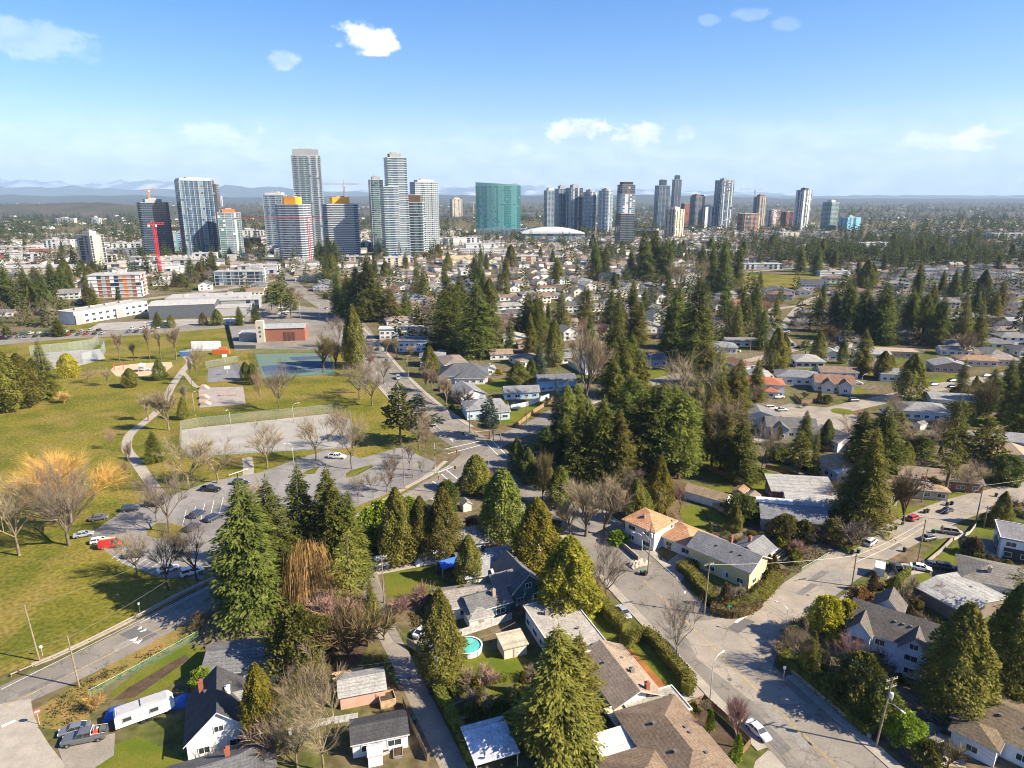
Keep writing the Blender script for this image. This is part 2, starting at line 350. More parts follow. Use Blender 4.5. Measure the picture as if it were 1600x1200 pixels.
def shell(seed, H, Rr, n, prof, z0=0., ln=(.5,.9), wd=.3, inner=.55, down=.2, lump=.16, k=3, out=1., jit=.5):
    """dense leafy volume with a lumpy outline (cedars, laurels, shrubs)"""
    global rng
    rng = np.random.default_rng(seed); a = rng.uniform(0, 2*math.pi, n); q = rng.random(n)**.8; ph = rng.uniform(0,6.28,8)
    lob = 1+lump*np.sin(k*a+ph[0]+5*q)+lump*.8*np.sin((k+2)*a-8*q+ph[1])+lump*.7*np.sin(17*q+2*a+ph[2])+lump*.5*np.sin(9*a+31*q+ph[3])
    s = inner+(1-inner)*rng.random(n)**.5; r = Rr*prof(q)*lob*s
    P = np.stack([np.cos(a)*r, np.sin(a)*r, z0+(H-z0)*q], 1)
    D = np.stack([np.cos(a)*out, np.sin(a)*out, np.full(n, -down)+.9*(q-.3)*(down < .3)], 1)+rng.normal(size=(n,3))*jit
    l = rng.uniform(ln[0], ln[1], n)
    return sprays_mesh('crown', P, D, l, l*wd*rng.uniform(.8,1.25,n), foliage, up=np.stack([np.cos(a), np.sin(a), np.zeros(n)],1)*.7)
def bare(seed, H=11., spread=4.5, trunk=.24, fork=.28, n1=7, up=.55, tw=(.5,1.2), twigs=20, lean=0., depth=3):
    """leafless tree: recursive limbs (trunk mesh) and fine twigs (crown mesh)"""
    rn = random.Random(seed); mt, mc = MB(), MB()
    def twig(p, d, l):
        d = d.normalized(); s = d.cross(Vector((rn.uniform(-1,1),rn.uniform(-1,1),rn.uniform(-1,1)))).normalized()*rn.uniform(.009,.019)
        b = p+d*l*.5+Vector((rn.uniform(-1,1),rn.uniform(-1,1),rn.uniform(-.4,1)))*l*.12; e = p+d*l
        mc.add([p-s, p+s, b+s*.7, b-s*.7, e], [(0,1,2,3),(3,2,4)])
    def rec(p, d, l, r, lv):
        mid = p+d*l*.5+Vector((rn.uniform(-1,1),rn.uniform(-1,1),rn.uniform(-.5,.5)))*l*.07; e = p+d*l
        (mt if lv < 2 else mc).tube([p, mid, e], [r, r*.8, r*.5], 5 if lv < 2 else 3, cap=False)
        if lv >= depth:
            for _ in range(twigs):
                t = rn.uniform(.25,1); dd = (d+Vector((rn.gauss(0,.55),rn.gauss(0,.55),rn.gauss(.1,.4)))).normalized(); twig(p.lerp(e, t), dd, l*rn.uniform(*tw))
            return
        for k in range(rn.randint(3,5) if lv else n1):
            t = rn.uniform(.35,1.) if lv else rn.uniform(.7,1.)
            a = rn.uniform(0,6.283); sp = rn.uniform(.35,.8) if lv else rn.uniform(.3,.95)
            dd = (d*up*1.3+Vector((math.cos(a),math.sin(a),rn.uniform(-.1,.5)))*sp).normalized()
            rec(p.lerp(e, t), dd, l*rn.uniform(.52,.78) if lv else H*rn.uniform(.30,.42)*(spread/4.5)**.5, r*rn.uniform(.34,.54), lv+1)
    rec(Vector((0,0,-.2)), Vector((lean,0,1)).normalized(), H*fork+.2, trunk, 0)
    return mt.mesh('trunk', [bark], smooth=True), mc.mesh('crown', [bark])
def weeping(seed, H=9., Rr=4.5, n=520, fall=(2.,6.)):
    rn = random.Random(seed); mt, mc = bare(seed, H, Rr, .32, .3, 7, .45, twigs=2, depth=2); m = MB()
    for i in range(n):
        a = rn.uniform(0,6.283); r = Rr*rn.random()**.5*(.85+.2*math.sin(3*a+1)+.15*math.sin(7*a)); z = H*(1-.42*(r/Rr)**2)*rn.uniform(.6,1.05); l = min(rn.uniform(*fall), z-.4)
        for k in range(3):
            x, y = math.cos(a)*r+rn.gauss(0,.18), math.sin(a)*r+rn.gauss(0,.18); ww = rn.uniform(.012,.026); t = rn.uniform(0,3.14); dx, dy = math.cos(t)*ww, math.sin(t)*ww
            ox, oy = math.cos(a)*.5, math.sin(a)*.5
            m.add([(x-dx,y-dy,z),(x+dx,y+dy,z),(x+ox+dx,y+oy+dy,z-l*.5),(x+ox-dx,y+oy-dy,z-l*.5),(x+ox*1.1,y+oy*1.1,z-l)], [(0,1,2,3),(3,2,4)])
    return mt, m.mesh('crown', [bark])
# kinds: (H, R of the prototype, number of variants, builder -> (trunk mesh, crown mesh))
ov = lambda q: np.clip(np.sin(np.clip(q*.93+.07,0,1)**.62*math.pi), .03, 1)**.75
KIND = {
 'fir':   (20, 4.0, 4, lambda s: (trunk_mesh(20,.38), conifer(s, dens=17, nb=520, ln=(.28,.62), wd=.17, lump=.2, droop=.34, lat=.24, hollow=.15))),
 'spruce':(20, 2.9, 3, lambda s: (trunk_mesh(20,.30), conifer(s, 20, 2.9, .05, 440, lambda q: (1-q)**.9*.95+.05, .14, 16., (.24,.52), .2, .15, .2, .12))),
 'cedar': (14, 3.6, 4, lambda s: (trunk_mesh(14,.34,.85), shell(s, 14, 3.6, 15000, lambda q: np.clip(1-np.clip((q-.22)/.78,0,1)**1.5,.02,1)**.8*np.clip(.7+q*1.6,0,1),   .5, (.2,.46), .32, .5, .55, .13, 4))),
 'dome':  (10, 4.0, 2, lambda s: (trunk_mesh(10,.30,.8), shell(s, 10, 4., 9000, lambda q: np.clip(1-q**1.8,0.02,1)**.6*np.clip(.75+q*2,0,1), .2, (.25,.5), .34, .5, .5, .08, 5))),
 'grove': (24, 4.2, 4, lambda s: (limbs(s,24,3.4,16,.2,.9,-.1), conifer(s, 24, 4.2, .15, 500, lambda q: (1-q)**.6*(.55+.45*np.clip(q*4,0,1)), .3, 15., (.3,.68), .18, .4, .2, .26, .26))),
 'pine':  (18, 3.8, 3, lambda s: (limbs(s,18,3.2,16,.3,.92,.25), conifer(s, 18, 3.8, .3, 150, lambda q: (1-q)**.5*(.6+.4*np.sin(q*22)**2), -.05, 5.5, (.5,.9), .42, -.15, .5, .34))),
 'sparse':(22, 3.0, 2, lambda s: (limbs(s,22,3,40,.22,.95,-.22,.06), conifer(s, 22, 3.0, .22, 130, lambda q: (1-q)**.55*(.5+.5*np.clip(q*3,0,1)), .35, 8., (.35,.7), .18, .5, .3, .4))),
 'shrub': (2.2, 1.5, 4, lambda s: (trunk_mesh(2.2,.08,.6,5), shell(s, 2.2, 1.5, 1500, lambda q: np.clip(1-(q*1.02-.3)**2*1.9,.05,1)**.7, .05, (.2,.42), .45, .35, .0, .16, 3))),
 'broad': (7, 3.4, 3, lambda s: (limbs(s,7,2.2,8,.15,.6,.8), shell(s, 7, 3.4, 7000, lambda q: np.clip(1-(q*1.0-.38)**2*2.4,.03,1)**.6, .4, (.22,.45), .42, .4, .0, .22, 4))),
 'column':(4.5, .62, 2, lambda s: (trunk_mesh(4.5,.06,.7,5), shell(s, 4.5, .62, 1200, lambda q: np.clip(1-q**3.2,.05,1)*np.clip(.6+q*4,0,1), .05, (.18,.34), .4, .4, -.8, .07, 3))),
 'bare':  (11, 4.5, 4, lambda s: bare(s, 11, 4.5)),
 'vase':  (10, 3.2, 3, lambda s: bare(s, 10, 3.0, .26, .18, 9, .95, twigs=24)),
 'poplar':(14, 1.7, 2, lambda s: bare(s, 14, 1.3, .2, .3, 9, 2.2, twigs=18)),
 'big':   (15, 7.0, 2, lambda s: bare(s, 15, 6.5, .45, .2, 9, .5, twigs=26)),
 'golden':(15, 7.0, 1, lambda s: bare(s, 15, 6.5, .4, .2, 9, .5, twigs=58)),
 'scrub': (3.5, 2.4, 3, lambda s: bare(s, 3.5, 2.6, .08, .1, 9, .45, (.6,1.2), 26, depth=2)),
 'willow':(9, 4.5, 1, lambda s: weeping(s)),
}
TINT = {'dk':(.112,.130,.028),'md':(.130,.142,.028),'ol':(.160,.152,.032),'yg':(.178,.158,.022),'lm':(.17,.22,.020),'bl':(.055,.082,.055),'gd':(.16,.105,.018),
        'br':(.13,.098,.045),'tan':(.25,.195,.125),'gry':(.20,.165,.125),'wil':(.36,.235,.08),'or':(.40,.26,.085),'gol':(.56,.38,.10),'drk':(.10,.078,.058),'pk':(.26,.16,.13),'yel':(.34,.30,.03)}
KNAME = {'fir':('fir_tree','fir tree'),'spruce':('spruce_tree','spruce tree'),'cedar':('cedar_tree','cedar tree'),'dome':('clipped_cedar','cedar tree'),'grove':('fir_tree','fir tree'),
 'pine':('pine_tree','pine tree'),'sparse':('pine_tree','pine tree'),'shrub':('shrub','shrub'),'broad':('evergreen_bush','bush'),'column':('columnar_cedar','shrub'),'bare':('bare_tree','bare tree'),
 'vase':('bare_tree','bare tree'),'poplar':('bare_tree','bare tree'),'big':('bare_tree','bare tree'),'golden':('willow_tree','willow'),'scrub':('leafless_shrub','shrub'),'willow':('weeping_willow','willow')}
LOOK = {'fir':'broad fir','spruce':'narrow spruce','cedar':'dense cedar','dome':'rounded clipped cedar','grove':'tall shaggy fir','pine':'open pine','sparse':'thin see-through pine','shrub':'shrub',
 'broad':'bushy evergreen','column':'slim columnar cedar','bare':'leafless spreading tree','vase':'leafless oval tree','poplar':'leafless upright tree','big':'large leafless tree','golden':'golden twigged willow','scrub':'leafless shrub','willow':'golden weeping willow'}
TWORD = {'dk':'dark green','md':'green','ol':'olive green','yg':'yellow-green','lm':'lime green','bl':'blue-green','gd':'golden','br':'brown','tan':'pale tan','gry':'grey','wil':'orange','or':'rusty orange','gol':'golden','drk':'dark twigged','pk':'pinkish','yel':'yellow'}
AUTO = []                                             # (object, text head, landmark needed)
_tn = 0
def tree(kind, pos, H, Rr, tint='md', label=None, parts=True, group=None):
    global _tn; _tn += 1
    H0, R0, nv, fn = KIND[kind]; v = (_tn*7+int(pos[0]*3)) % nv
    tm, cm = cached((kind, v), lambda: fn(100+v*13+len(kind)))
    if kind in ('bare','vase','poplar','big','scrub','golden'):
        def ext():                                   # true size of the grown tree
            a = np.empty(len(cm.vertices)*3); cm.vertices.foreach_get('co', a); a = a.reshape(-1,3); return float(np.percentile(a[:,2],99)), float(np.percentile(np.hypot(a[:,0],a[:,1]),93))
        H0, R0 = cached((kind, v, 'ext'), ext)
    nm, cat = KNAME[kind]; rz = (_tn*2.4) % 6.28
    t = thing(nm, label or 'x', cat, (pos[0], pos[1], 0), rz, group); s = (Rr/R0, Rr/R0, H/H0)
    if label is None: AUTO.append((t, TWORD[tint]+' '+LOOK[kind]))
    leafless = kind in ('bare','vase','poplar','big','golden','scrub','willow')
    c = TINT[tint]
    put('trunk', tm, t, ((.19,.15,.11) if kind in ('golden','willow') else tuple(q*.75 for q in c) if leafless else (.12,.09,.065)), scl=s); put('crown', cm, t, c, scl=s)
    return t
def trees(txt):
    """rows: kind basex basey topy halfwidth tint [label]"""
    for row in txt.strip().split('\n'):
        if not row.strip(): continue
        a = row.strip().split(' ', 6); k, bx, by, ty, hw, ti = a[:6]
        p = G(float(bx), float(by)); sc = scale_at(p)
        tree(k, p, max(1.0, height_at(float(ty), p.y)), float(hw)/sc, ti, a[6] if len(a) > 6 else None)
        OCC.append((p.x, p.y, 2.0))
OCC = []                                              # occupied spots for the later scatter

# ------------------------------------------------------------------ hedges
def hedge(label, px, wd, h, tint, name='hedge', dens=34, grp=None):
    global rng
    rng = np.random.default_rng(len(label)+int(px[0][0])); line = smooth_line([G(*p) for p in px], 1.0) if len(px) > 2 else [G(*p) for p in px]
    o = line[0].copy(); P, D = [], []
    for i in range(len(line)-1):
        a, b = line[i]-o, line[i+1]-o; d = b-a; l = d.length; d.normalize(); n_ = Vector((-d.y, d.x, 0)); cnt = max(4, int(l*(2*h+wd)*dens*.55))
        for _ in range(cnt):
            t, s = rng.random(), rng.random()*(2*h+wd); lum = 1+.10*math.sin(t*l*1.3+i)+.06*math.sin(i*2.1)
            if s < h: q = n_*wd/2*lum; z = s; nn = n_
            elif s < h+wd: q = n_*(s-h-wd/2); z = h*lum; nn = Vector((0,0,1))
            else: q = -n_*wd/2*lum; z = s-h-wd; nn = -n_
            p = a+d*(t*l)+q; P.append((p.x, p.y, z+rng.normal()*.05)); D.append(tuple(nn*.6+Vector(rng.normal(size=3))*.7))
    n = len(P); l = rng.uniform(.16,.36,n); me = sprays_mesh('foliage', P, D, l, l*.4, foliage)
    t = thing(name, label, 'hedge', o, 0, grp); put('foliage', me, t, TINT[tint])
    m = MB()
    for i in range(len(line)-1):
        a, b = line[i]-o, line[i+1]-o; d = (b-a); c = (a+b)/2; m.box((c.x,c.y,0), (d.length+.1, wd*.82, h*.92), math.atan2(d.y,d.x))
    m.build('inner_growth', foliage, t, TINT[tint]); return t

# ------------------------------------------------------------------ fences, walls
def fence(label, px, h=1.7, col=(.2,.13,.08), kind='board', name=None, world=False):
    P = [Vector((p[0],p[1],0)) for p in px] if world else [G(*p) for p in px]
    o = P[0]; nm = name or {'board':'board_fence','chain':'chain_link_fence','rail':'metal_fence','wall':'garden_wall','guard':'guard_rail'}[kind]
    t = thing(nm, label, 'wall' if kind == 'wall' else 'fence', o)
    step = {'board':2.4,'chain':3.0,'rail':2.4,'wall':4.,'guard':3.5}[kind]
    for i in range(len(P)-1):
        d = P[i+1]-P[i]; n = max(1, round(d.length/step)); l = d.length/n; rz = math.atan2(d.y, d.x)
        if kind == 'board':
            def pm():
                m = MB(); k = max(3, int(l/.2))
                for j in range(k): m.box(((j+.5)*l/k, 0, .06), (l/k*.93, .03, h-.1+.02*math.sin(j*5.1)))
                m.box((l/2,.035,.35),(l,.04,.09)); m.box((l/2,.035,h-.45),(l,.04,.09)); return m.mesh('fence_panel',[woodm])
        elif kind == 'chain':
            def pm():
                m = MB(); m.add([(0,0,.05),(l,0,.05),(l,0,h),(0,0,h)],[(0,1,2,3)],0); m.tube([(0,0,h),(l,0,h)],.03,5,1); return m.mesh('wire_panel',[chain,metalm])
        elif kind == 'rail':
            def pm():
                m = MB(); m.box((l/2,0,h-.1),(l,.05,.06)); m.box((l/2,0,.15),(l,.05,.06))
                for j in range(int(l/.3)): m.box(((j+.5)*.3,0,.15),(.03,.03,h-.2))
                return m.mesh('rail_panel',[metalm])
        elif kind == 'guard':
            def pm(): return MB().box((l/2,0,h-.25),(l,.12,.25)).mesh('rail_beam',[woodm])
        else:
            def pm():
                m = MB()
                k = max(1,int(l/.8))
                for rr in range(max(1,int(h/.4))):
                    for j in range(k): m.box(((j+.5)*l/k+.0,.01*math.sin(j*3+rr),rr*.4),(l/k*.97,.35,.39))
                return m.mesh('block_course',[concrete])
        me = cached((kind,h,round(l,2)), pm)
        pn = {'board':'fence_panel','chain':'wire_panel','rail':'rail_panel','wall':'block_course','guard':'rail_beam'}[kind]
        post = cached((kind,h,'post'), lambda: MB().box((0,0,-.1),(.1,.1,h+.2) if kind != 'chain' else (.06,.06,h+.2)).mesh('post',[woodm if kind in('board','guard') else metalm]))
        for j in range(n):
            q = P[i]+d*(j/n)-o; put(pn, me, t, col, q, rz)
            if kind != 'wall': put('post', post, t, tuple(c*.8 for c in col), q, rz)
    return t

# ------------------------------------------------------------------ houses
fascia = surf('fascia_board', (.52,.51,.49), .7, .1, .8, fine=(3,.1))
WIN = {}
def win_meshes(w_, h_, mull=1):
    def f():
        m = MB(); f_ = .09
        for (x,z,a,b) in ((0,-f_/2+0,w_+2*f_,f_),(0,h_+f_/2,w_+2*f_,f_)): m.box((x,-.03,z-f_/2),(a,.14,b))
        for x in (-w_/2-f_/2, w_/2+f_/2): m.box((x,-.03,0),(f_,.14,h_))
        for k in range(mull): m.box((-w_/2+w_*(k+1)/(mull+1),-.02,0),(.06,.1,h_))
        g = MB().box((0,.0,0),(w_,.05,h_)); return m.mesh('frame',[plain]), g.mesh('pane',[glass])
    return cached(('win',round(w_,2),round(h_,2),mull), f)
def window(parent, x, y, z, rz, w_=1.5, h_=1.1, mull=1, col=(.75,.75,.73), sub=True):
    fm, gm = win_meshes(w_, h_, mull)
    o = put('window', gm, parent, None, (x,y,z), rz)
    put('frame', fm, o, col); return o
def door(parent, x, y, z, rz, w_=1., h_=2.05, col=(.25,.08,.06), garage=False):
    def f():
        m = MB()
        if garage:
            for k in range(4): m.box((0,0,k*h_/4+.01),(w_,.08,h_/4-.03))
        else:
            m.box((0,0,0),(w_,.08,h_)); m.box((0,-.03,h_*.55),(w_*.6,.06,h_*.35)); m.box((0,-.03,.2),(w_*.6,.06,h_*.3))
        return m.mesh('door',[plain])
    o = put('garage_door' if garage else 'door', cached(('door',w_,h_,garage), f), parent, col, (x,y,z), rz)
    put('handle', cached('handle', lambda: MB().box((.35,-.08,0),(.06,.08,.12)).mesh('handle',[rimm])), o, None, (0,0,h_*.5)); return o
def roof_mesh(w_, d_, h, kind, rise, axis, ov_, th=.24):
    """roof over a w x d block; axis 'x' or 'y' = ridge direction"""
    m = MB()
    if axis == 'y': w_, d_ = d_, w_
    a, b = w_/2+ov_, d_/2+ov_; sl = rise/(d_/2); e = h-ov_*sl
    if kind == 'gable':
        for s in (1,-1):
            pts = [(-a,s*b,e),(a,s*b,e),(a,0,h+rise),(-a,0,h+rise)]
            vs = [(x,y,z+th) for x,y,z in pts]+[(x,y,z) for x,y,z in pts]
            f = [(0,1,2,3),(7,6,5,4),(3,2,6,7)]; g_ = [(0,4,5,1),(1,5,6,2),(0,3,7,4)]
            for ff, mi in ((f,0),(g_,1)): m.add(vs, ff if s < 0 else [tuple(reversed(q)) for q in ff], mi)
    elif kind == 'hip':
        k = max(.15, a-b)
        vs = [(-a,-b,e),(a,-b,e),(a,b,e),(-a,b,e),(-a,-b,e+th),(a,-b,e+th),(a,b,e+th),(-a,b,e+th),(-k,0,h+rise),(k,0,h+rise)]
        m.add(vs, [(3,2,1,0),(4,5,9,8),(6,7,8,9),(5,6,9),(7,4,8)]); m.add(vs, [(0,1,5,4),(1,2,6,5),(2,3,7,6),(3,0,4,7)], 1)
    elif kind == 'shed':
        m.add([(-a,-b,h),(a,-b,h),(a,b,h+rise),(-a,b,h+rise),(-a,-b,h+th),(a,-b,h+th),(a,b,h+rise+th),(-a,b,h+rise+th)],[(3,2,1,0),(4,5,6,7),(0,1,5,4),(1,2,6,5),(2,3,7,6),(3,0,4,7)])
    else:
        m.box((0,0,h),(2*a,2*b,.22))
        for (x,y,p,q) in ((0,b-.1,2*a,.2),(0,-b+.1,2*a,.2)): m.box((x,y,h+.222),(p,q,.15),mi=1)
        for (x,y,p,q) in ((a-.1,0,.2,2*b-.42),(-a+.1,0,.2,2*b-.42)): m.box((x,y,h+.222),(p,q,.15),mi=1)
    if axis == 'y': m.v = [(-y,x,z) for x,y,z in m.v]
    return m
def wall_mesh(w_, d_, h, kind, rise, axis):
    m = MB().box((0,0,0),(w_,d_,h))
    if kind == 'gable':
        if axis == 'x':
            for s in (-1,1):
                x = s*(w_/2); m.add([(x,-d_/2,h),(x,d_/2,h),(x,0,h+rise*.985),(x-s*.12,-d_/2,h),(x-s*.12,d_/2,h),(x-s*.12,0,h+rise*.985)],[(0,1,2) if s > 0 else (2,1,0),(0,3,4,1),(1,4,5,2),(2,5,3,0)])
        else:
            for s in (-1,1):
                y = s*(d_/2); m.add([(-w_/2,y,h),(w_/2,y,h),(0,y,h+rise*.985),(-w_/2,y-s*.12,h),(w_/2,y-s*.12,h),(0,y-s*.12,h+rise*.985)],[(2,1,0) if s > 0 else (0,1,2),(0,3,4,1),(1,4,5,2),(2,5,3,0)])
    elif kind == 'shed':
        m.add([(-w_/2,d_/2,h),(w_/2,d_/2,h),(w_/2,d_/2,h+rise*.95),(-w_/2,d_/2,h+rise*.95),(-w_/2,-d_/2,h),(w_/2,-d_/2,h)],[(1,0,3,2),(0,4,3),(1,2,5)])
    return m
def house(label, pos, rz, wings, wall=(.7,.68,.62), roof=(.13,.125,.12), name='house', cat='house', chim=(), doors=(), wins=True, vents=0, trim=(.75,.75,.73), skip=(), posts=False, winsize=(1.5,1.1), group=None, wcol=None):
    """wings: (cx, cy, w, d, wall height, roof kind, rise, ridge axis, overhang[, roof colour[, wall colour]])"""
    t = thing(name, label, cat, (pos[0], pos[1], 0), R(rz), group); first = None
    rn = random.Random(int(pos[0]*10+pos[1]))
    for wi, g in enumerate(wings):
        cx, cy, w_, d_, h, kind, rise, axis, ov_ = g[:9]; rc = g[9] if len(g) > 9 and g[9] else roof; wc = g[10] if len(g) > 10 else wall
        open_ = h < 0                                   # negative height: open carport / patio cover on posts
        if open_:
            h = -h; pm = cached(('cpost',h), lambda: MB().box((0,0,0),(.14,.14,h)).mesh('post',[woodm]))
            for x in (-w_/2+.1, w_/2-.1):
                for y in (-d_/2+.1, d_/2-.1): put('post', pm, t, (.5,.48,.44), (cx+x,cy+y,0))
        else:
            me = wall_mesh(w_, d_, h, kind, rise, axis).mesh('wall',[paint]); wo = put('wall', me, t, wc, (cx,cy,0))
            if first is None: first = wo
        ro = put('roof', roof_mesh(w_, d_, h, kind, rise, axis, ov_).mesh('roof',[shingle,fascia]), t, rc, (cx,cy,0))
        if wi == 0: roof0 = ro
        for k in range(vents if wi == 0 else 0):
            y = (-d_*.2 if axis == 'x' else rn.uniform(-.3,.3)*d_); x = rn.uniform(-.35,.35)*w_ if axis == 'x' else w_*.2*(-1)**k
            zz = h+rise*(1-abs(y if axis == 'x' else x)/((d_ if axis == 'x' else w_)/2)) if kind in ('gable','hip') else h+.2
            put('roof_vent', cached('vent', lambda: MB().box((0,0,-.1),(.38,.38,.34)).box((0,0,.24),(.46,.46,.06)).mesh('roof_vent',[metalm])), ro, (.16,.15,.15), (x,y,zz+.14))
        if wins and not open_:
            for (nx, ny, ln_, off) in ((0,-1,w_,d_/2),(0,1,w_,d_/2),(1,0,d_,w_/2),(-1,0,d_,w_/2)):
                if (wi, nx, ny) in skip: continue
                c, s = math.cos(R(rz)), math.sin(R(rz)); wy = s*nx+c*ny
                wx = c*nx-s*ny; cp = Vector((-pos[0], -pos[1], 0)).normalized()
                if wx*cp.x+wy*cp.y < -.1: continue      # far side, not in the photo
                inside = False
                for wj, g2 in enumerate(wings):          # another wing built against this face
                    if wj == wi or g2[4] < 0: continue
                    qx, qy = cx+nx*(off+.3), cy+ny*(off+.3)
                    if abs(qx-g2[0]) < g2[2]/2+.1 and abs(qy-g2[1]) < g2[3]/2+.1 and g2[4] > 2: inside = True
                if inside: continue
                nst = 2 if h > 4.4 else 1
                for st in range(nst):
                    z = (.95 if nst == 1 else .8)+st*2.65
                    if z+winsize[1] > h-.05: continue
                    n = max(1, int(ln_/3.2))
                    for k in range(n):
                        u = (-ln_/2)+ln_*(k+.5)/n+rn.uniform(-.2,.2); ws = winsize[0]*(1.35 if (k+st) % 3 == 1 else 1)
                        if ws > ln_*.8: continue
                        window(t, cx+nx*(off+.015)-ny*u, cy+ny*(off+.015)+nx*u, z, math.atan2(ny,nx)+math.pi/2, ws, winsize[1], 1, trim)
                if kind == 'gable' and ((axis == 'x' and nx) or (axis == 'y' and ny)) and rise > 2.2:
                    window(t, cx+nx*(off+.015), cy+ny*(off+.015), h+rise*.18, math.atan2(ny,nx)+math.pi/2, 1.3, 1.0, 1, trim)
    for (x,y,z,h,c) in chim:
        m = cached(('chim',h), lambda: MB().box((0,0,0),(.7,.7,h)).box((0,0,h+.002),(.84,.84,.14)).box((0,0,h+.144),(.3,.3,.25)).mesh('chimney',[paint])); put('chimney', m, roof0, c, (x-roof0.location.x,y-roof0.location.y,z))
    for dd in doors: door(t, *dd)
    OCC.append((pos[0], pos[1], 7.0)); return t

# ------------------------------------------------------------------ vehicles
def loft(secs, closed=True):
    """cross-sections along x, each a list of (y, z) of equal length (left half mirrored)"""
    m = MB(); n = len(secs[0][1])*2; vs = []
    for x, pr in secs:
        vs += [(x, y, z) for y, z in pr]+[(x, -y, z) for y, z in reversed(pr)]
    fs = []
    for i in range(len(secs)-1):
        for k in range(n): fs.append((i*n+k, i*n+(k+1)%n, (i+1)*n+(k+1)%n, (i+1)*n+k))
    fs += [tuple(range(n-1,-1,-1)), tuple(range((len(secs)-1)*n, len(secs)*n))]
    return m.add(vs, fs)
CARS = {  # length, half width, belt height, roof height, glass front/rear (base and roof), hood height
 'sedan': (4.7,.90,.92,1.45,( 1.15, .45),(-1.75,-1.0),.86,.95), 'hatch':(4.2,.88,.95,1.50,(1.15,.5),(-1.95,-1.6),.88,.98),
 'suv':   (4.7,.94,1.05,1.72,( 1.10, .55),(-2.15,-1.85),1.0,1.1), 'van':(5.1,.98,1.10,1.85,(1.55,.85),(-2.4,-2.2),1.05,1.15),
 'cargo': (5.3,1.0,1.20,2.15,(1.85,1.25),(-2.5,-2.45),1.15,1.25),'pickup':(5.9,1.0,1.12,1.82,(1.15,.55),(-1.05,-.9),1.1,1.12)}
def car_meshes(kind):
    Ln, W, belt, top, fr, rr, hood, tail = CARS[kind]; h = Ln/2
    prof = lambda w_, z0, z1: [(w_*.9,z0),(w_,z0+.18),(w_,z1-.12),(w_*.9,z1)]
    body = loft([(-h,prof(W*.84,.38,tail*.82)),(-h+.12,prof(W*.95,.28,tail)),(rr[0],prof(W,.25,belt)),(fr[0],prof(W,.25,belt)),(h-.55,prof(W*.97,.25,hood*.92)),(h-.12,prof(W*.9,.28,hood*.78)),(h,prof(W*.8,.36,hood*.62))])
    if kind == 'pickup':                              # open bed
        body.box((-1.98,0,belt-.02),(1.75,W*1.62,.02),mi=1)
        for s in (-1,1): body.box((-1.98,s*W*.88,belt-.005),(1.85,.1,.16))
        body.box((-2.9,0,belt-.3),(.08,W*1.7,.44))
    # wheel arches as dark boxes sunk in the sides
    for x in (h-.95, -h+1.0):
        for s in (-1,1): body.box((x,s*(W-.1),.2),(.84,.24,.42),mi=1)
    roofw = W*.74
    cab = MB(); zt = top-.07
    lo = [(rr[0],-W*.9),(fr[0],-W*.9),(fr[0],W*.9),(rr[0],W*.9)]; hi = [(rr[1],-roofw),(fr[1],-roofw),(fr[1],roofw),(rr[1],roofw)]
    cab.add([(x,y,belt-.03) for x,y in lo]+[(x,y,zt) for x,y in hi], [(0,1,5,4),(1,2,6,5),(2,3,7,6),(3,0,4,7),(4,5,6,7)])
    roof = loft([(rr[1]-.05,[(roofw*.9,zt),(roofw*1.03,zt+.005),(roofw*.85,top-.01)]),(rr[1]+.3,[(roofw*.95,zt),(roofw*1.04,zt+.01),(roofw*.88,top)]),(fr[1]-.3,[(roofw*.95,zt),(roofw*1.04,zt+.01),(roofw*.88,top)]),(fr[1]+.06,[(roofw*.9,zt-.01),(roofw*1.02,zt),(roofw*.85,top-.05)])])
    for s in (-1,1):                                   # pillars
        for (xa,xb) in ((fr[0],fr[1]),(rr[0],rr[1]),((fr[0]+rr[0])/2,(fr[1]+rr[1])/2)): roof.tube([(xa,s*W*.905,belt-.02),(xb,s*roofw*1.01,zt)],.045,4)
    if kind == 'cargo':
        for s in (-1,1): roof.add([(rr[0],s*W*.93,belt),(.4,s*W*.93,belt),(.4,s*roofw*1.03,zt),(rr[1],s*roofw*1.03,zt)],[(0,1,2,3)])
    wheel = MB().tube([(0,-.11,0),(0,-.09,0),(0,.09,0),(0,.11,0)],[.26,.335,.335,.26],14).mesh('tyre',[rubber])
    rim = MB().tube([(0,-.118,0),(0,.118,0)],[.2,.2],10).mesh('rim',[rimm])
    lamp = MB().box((0,0,0),(.16,.36,.13)).mesh('headlight',[lampw]); tl = MB().box((0,0,0),(.1,.3,.2)).mesh('tail_light',[lampr])
    return body.mesh('body',[car_paint,rubber]), cab.mesh('windows',[car_glass]), roof.mesh('cabin_frame',[car_paint]), wheel, rim, lamp, tl
def car(kind, pos, heading, col, label, far=False, group=None):
    bm_, gm, rm, wm, im, lm, tm = cached(('car',kind), lambda: car_meshes(kind)); Ln, W = CARS[kind][:2]; h = Ln/2
    nm = {'sedan':'car','hatch':'car','suv':'car','van':'minivan','cargo':'van','pickup':'pickup_truck'}[kind]
    t = thing(nm, label, {'minivan':'van','van':'van','pickup_truck':'truck'}.get(nm,'car'), (pos[0],pos[1],.05), R(heading), group)
    put('body', bm_, t, col); put('windows', gm, t); put('cabin_frame', rm, t, col)
    if not far:
        for x in (h-.95, -h+1.0):
            for s in (-1,1):
                q = put('wheel', wm, t, None, (x,s*(W-.07),.335)); put('rim', im, q)
        for s in (-1,1):
            put('headlight', lm, t, None, (h-.16,s*W*.62,CARS[kind][6]*.66)); put('tail_light', tm, t, None, (-h+.05,s*W*.70,CARS[kind][7]*.62))
    OCC.append((pos[0],pos[1],2.)); return t
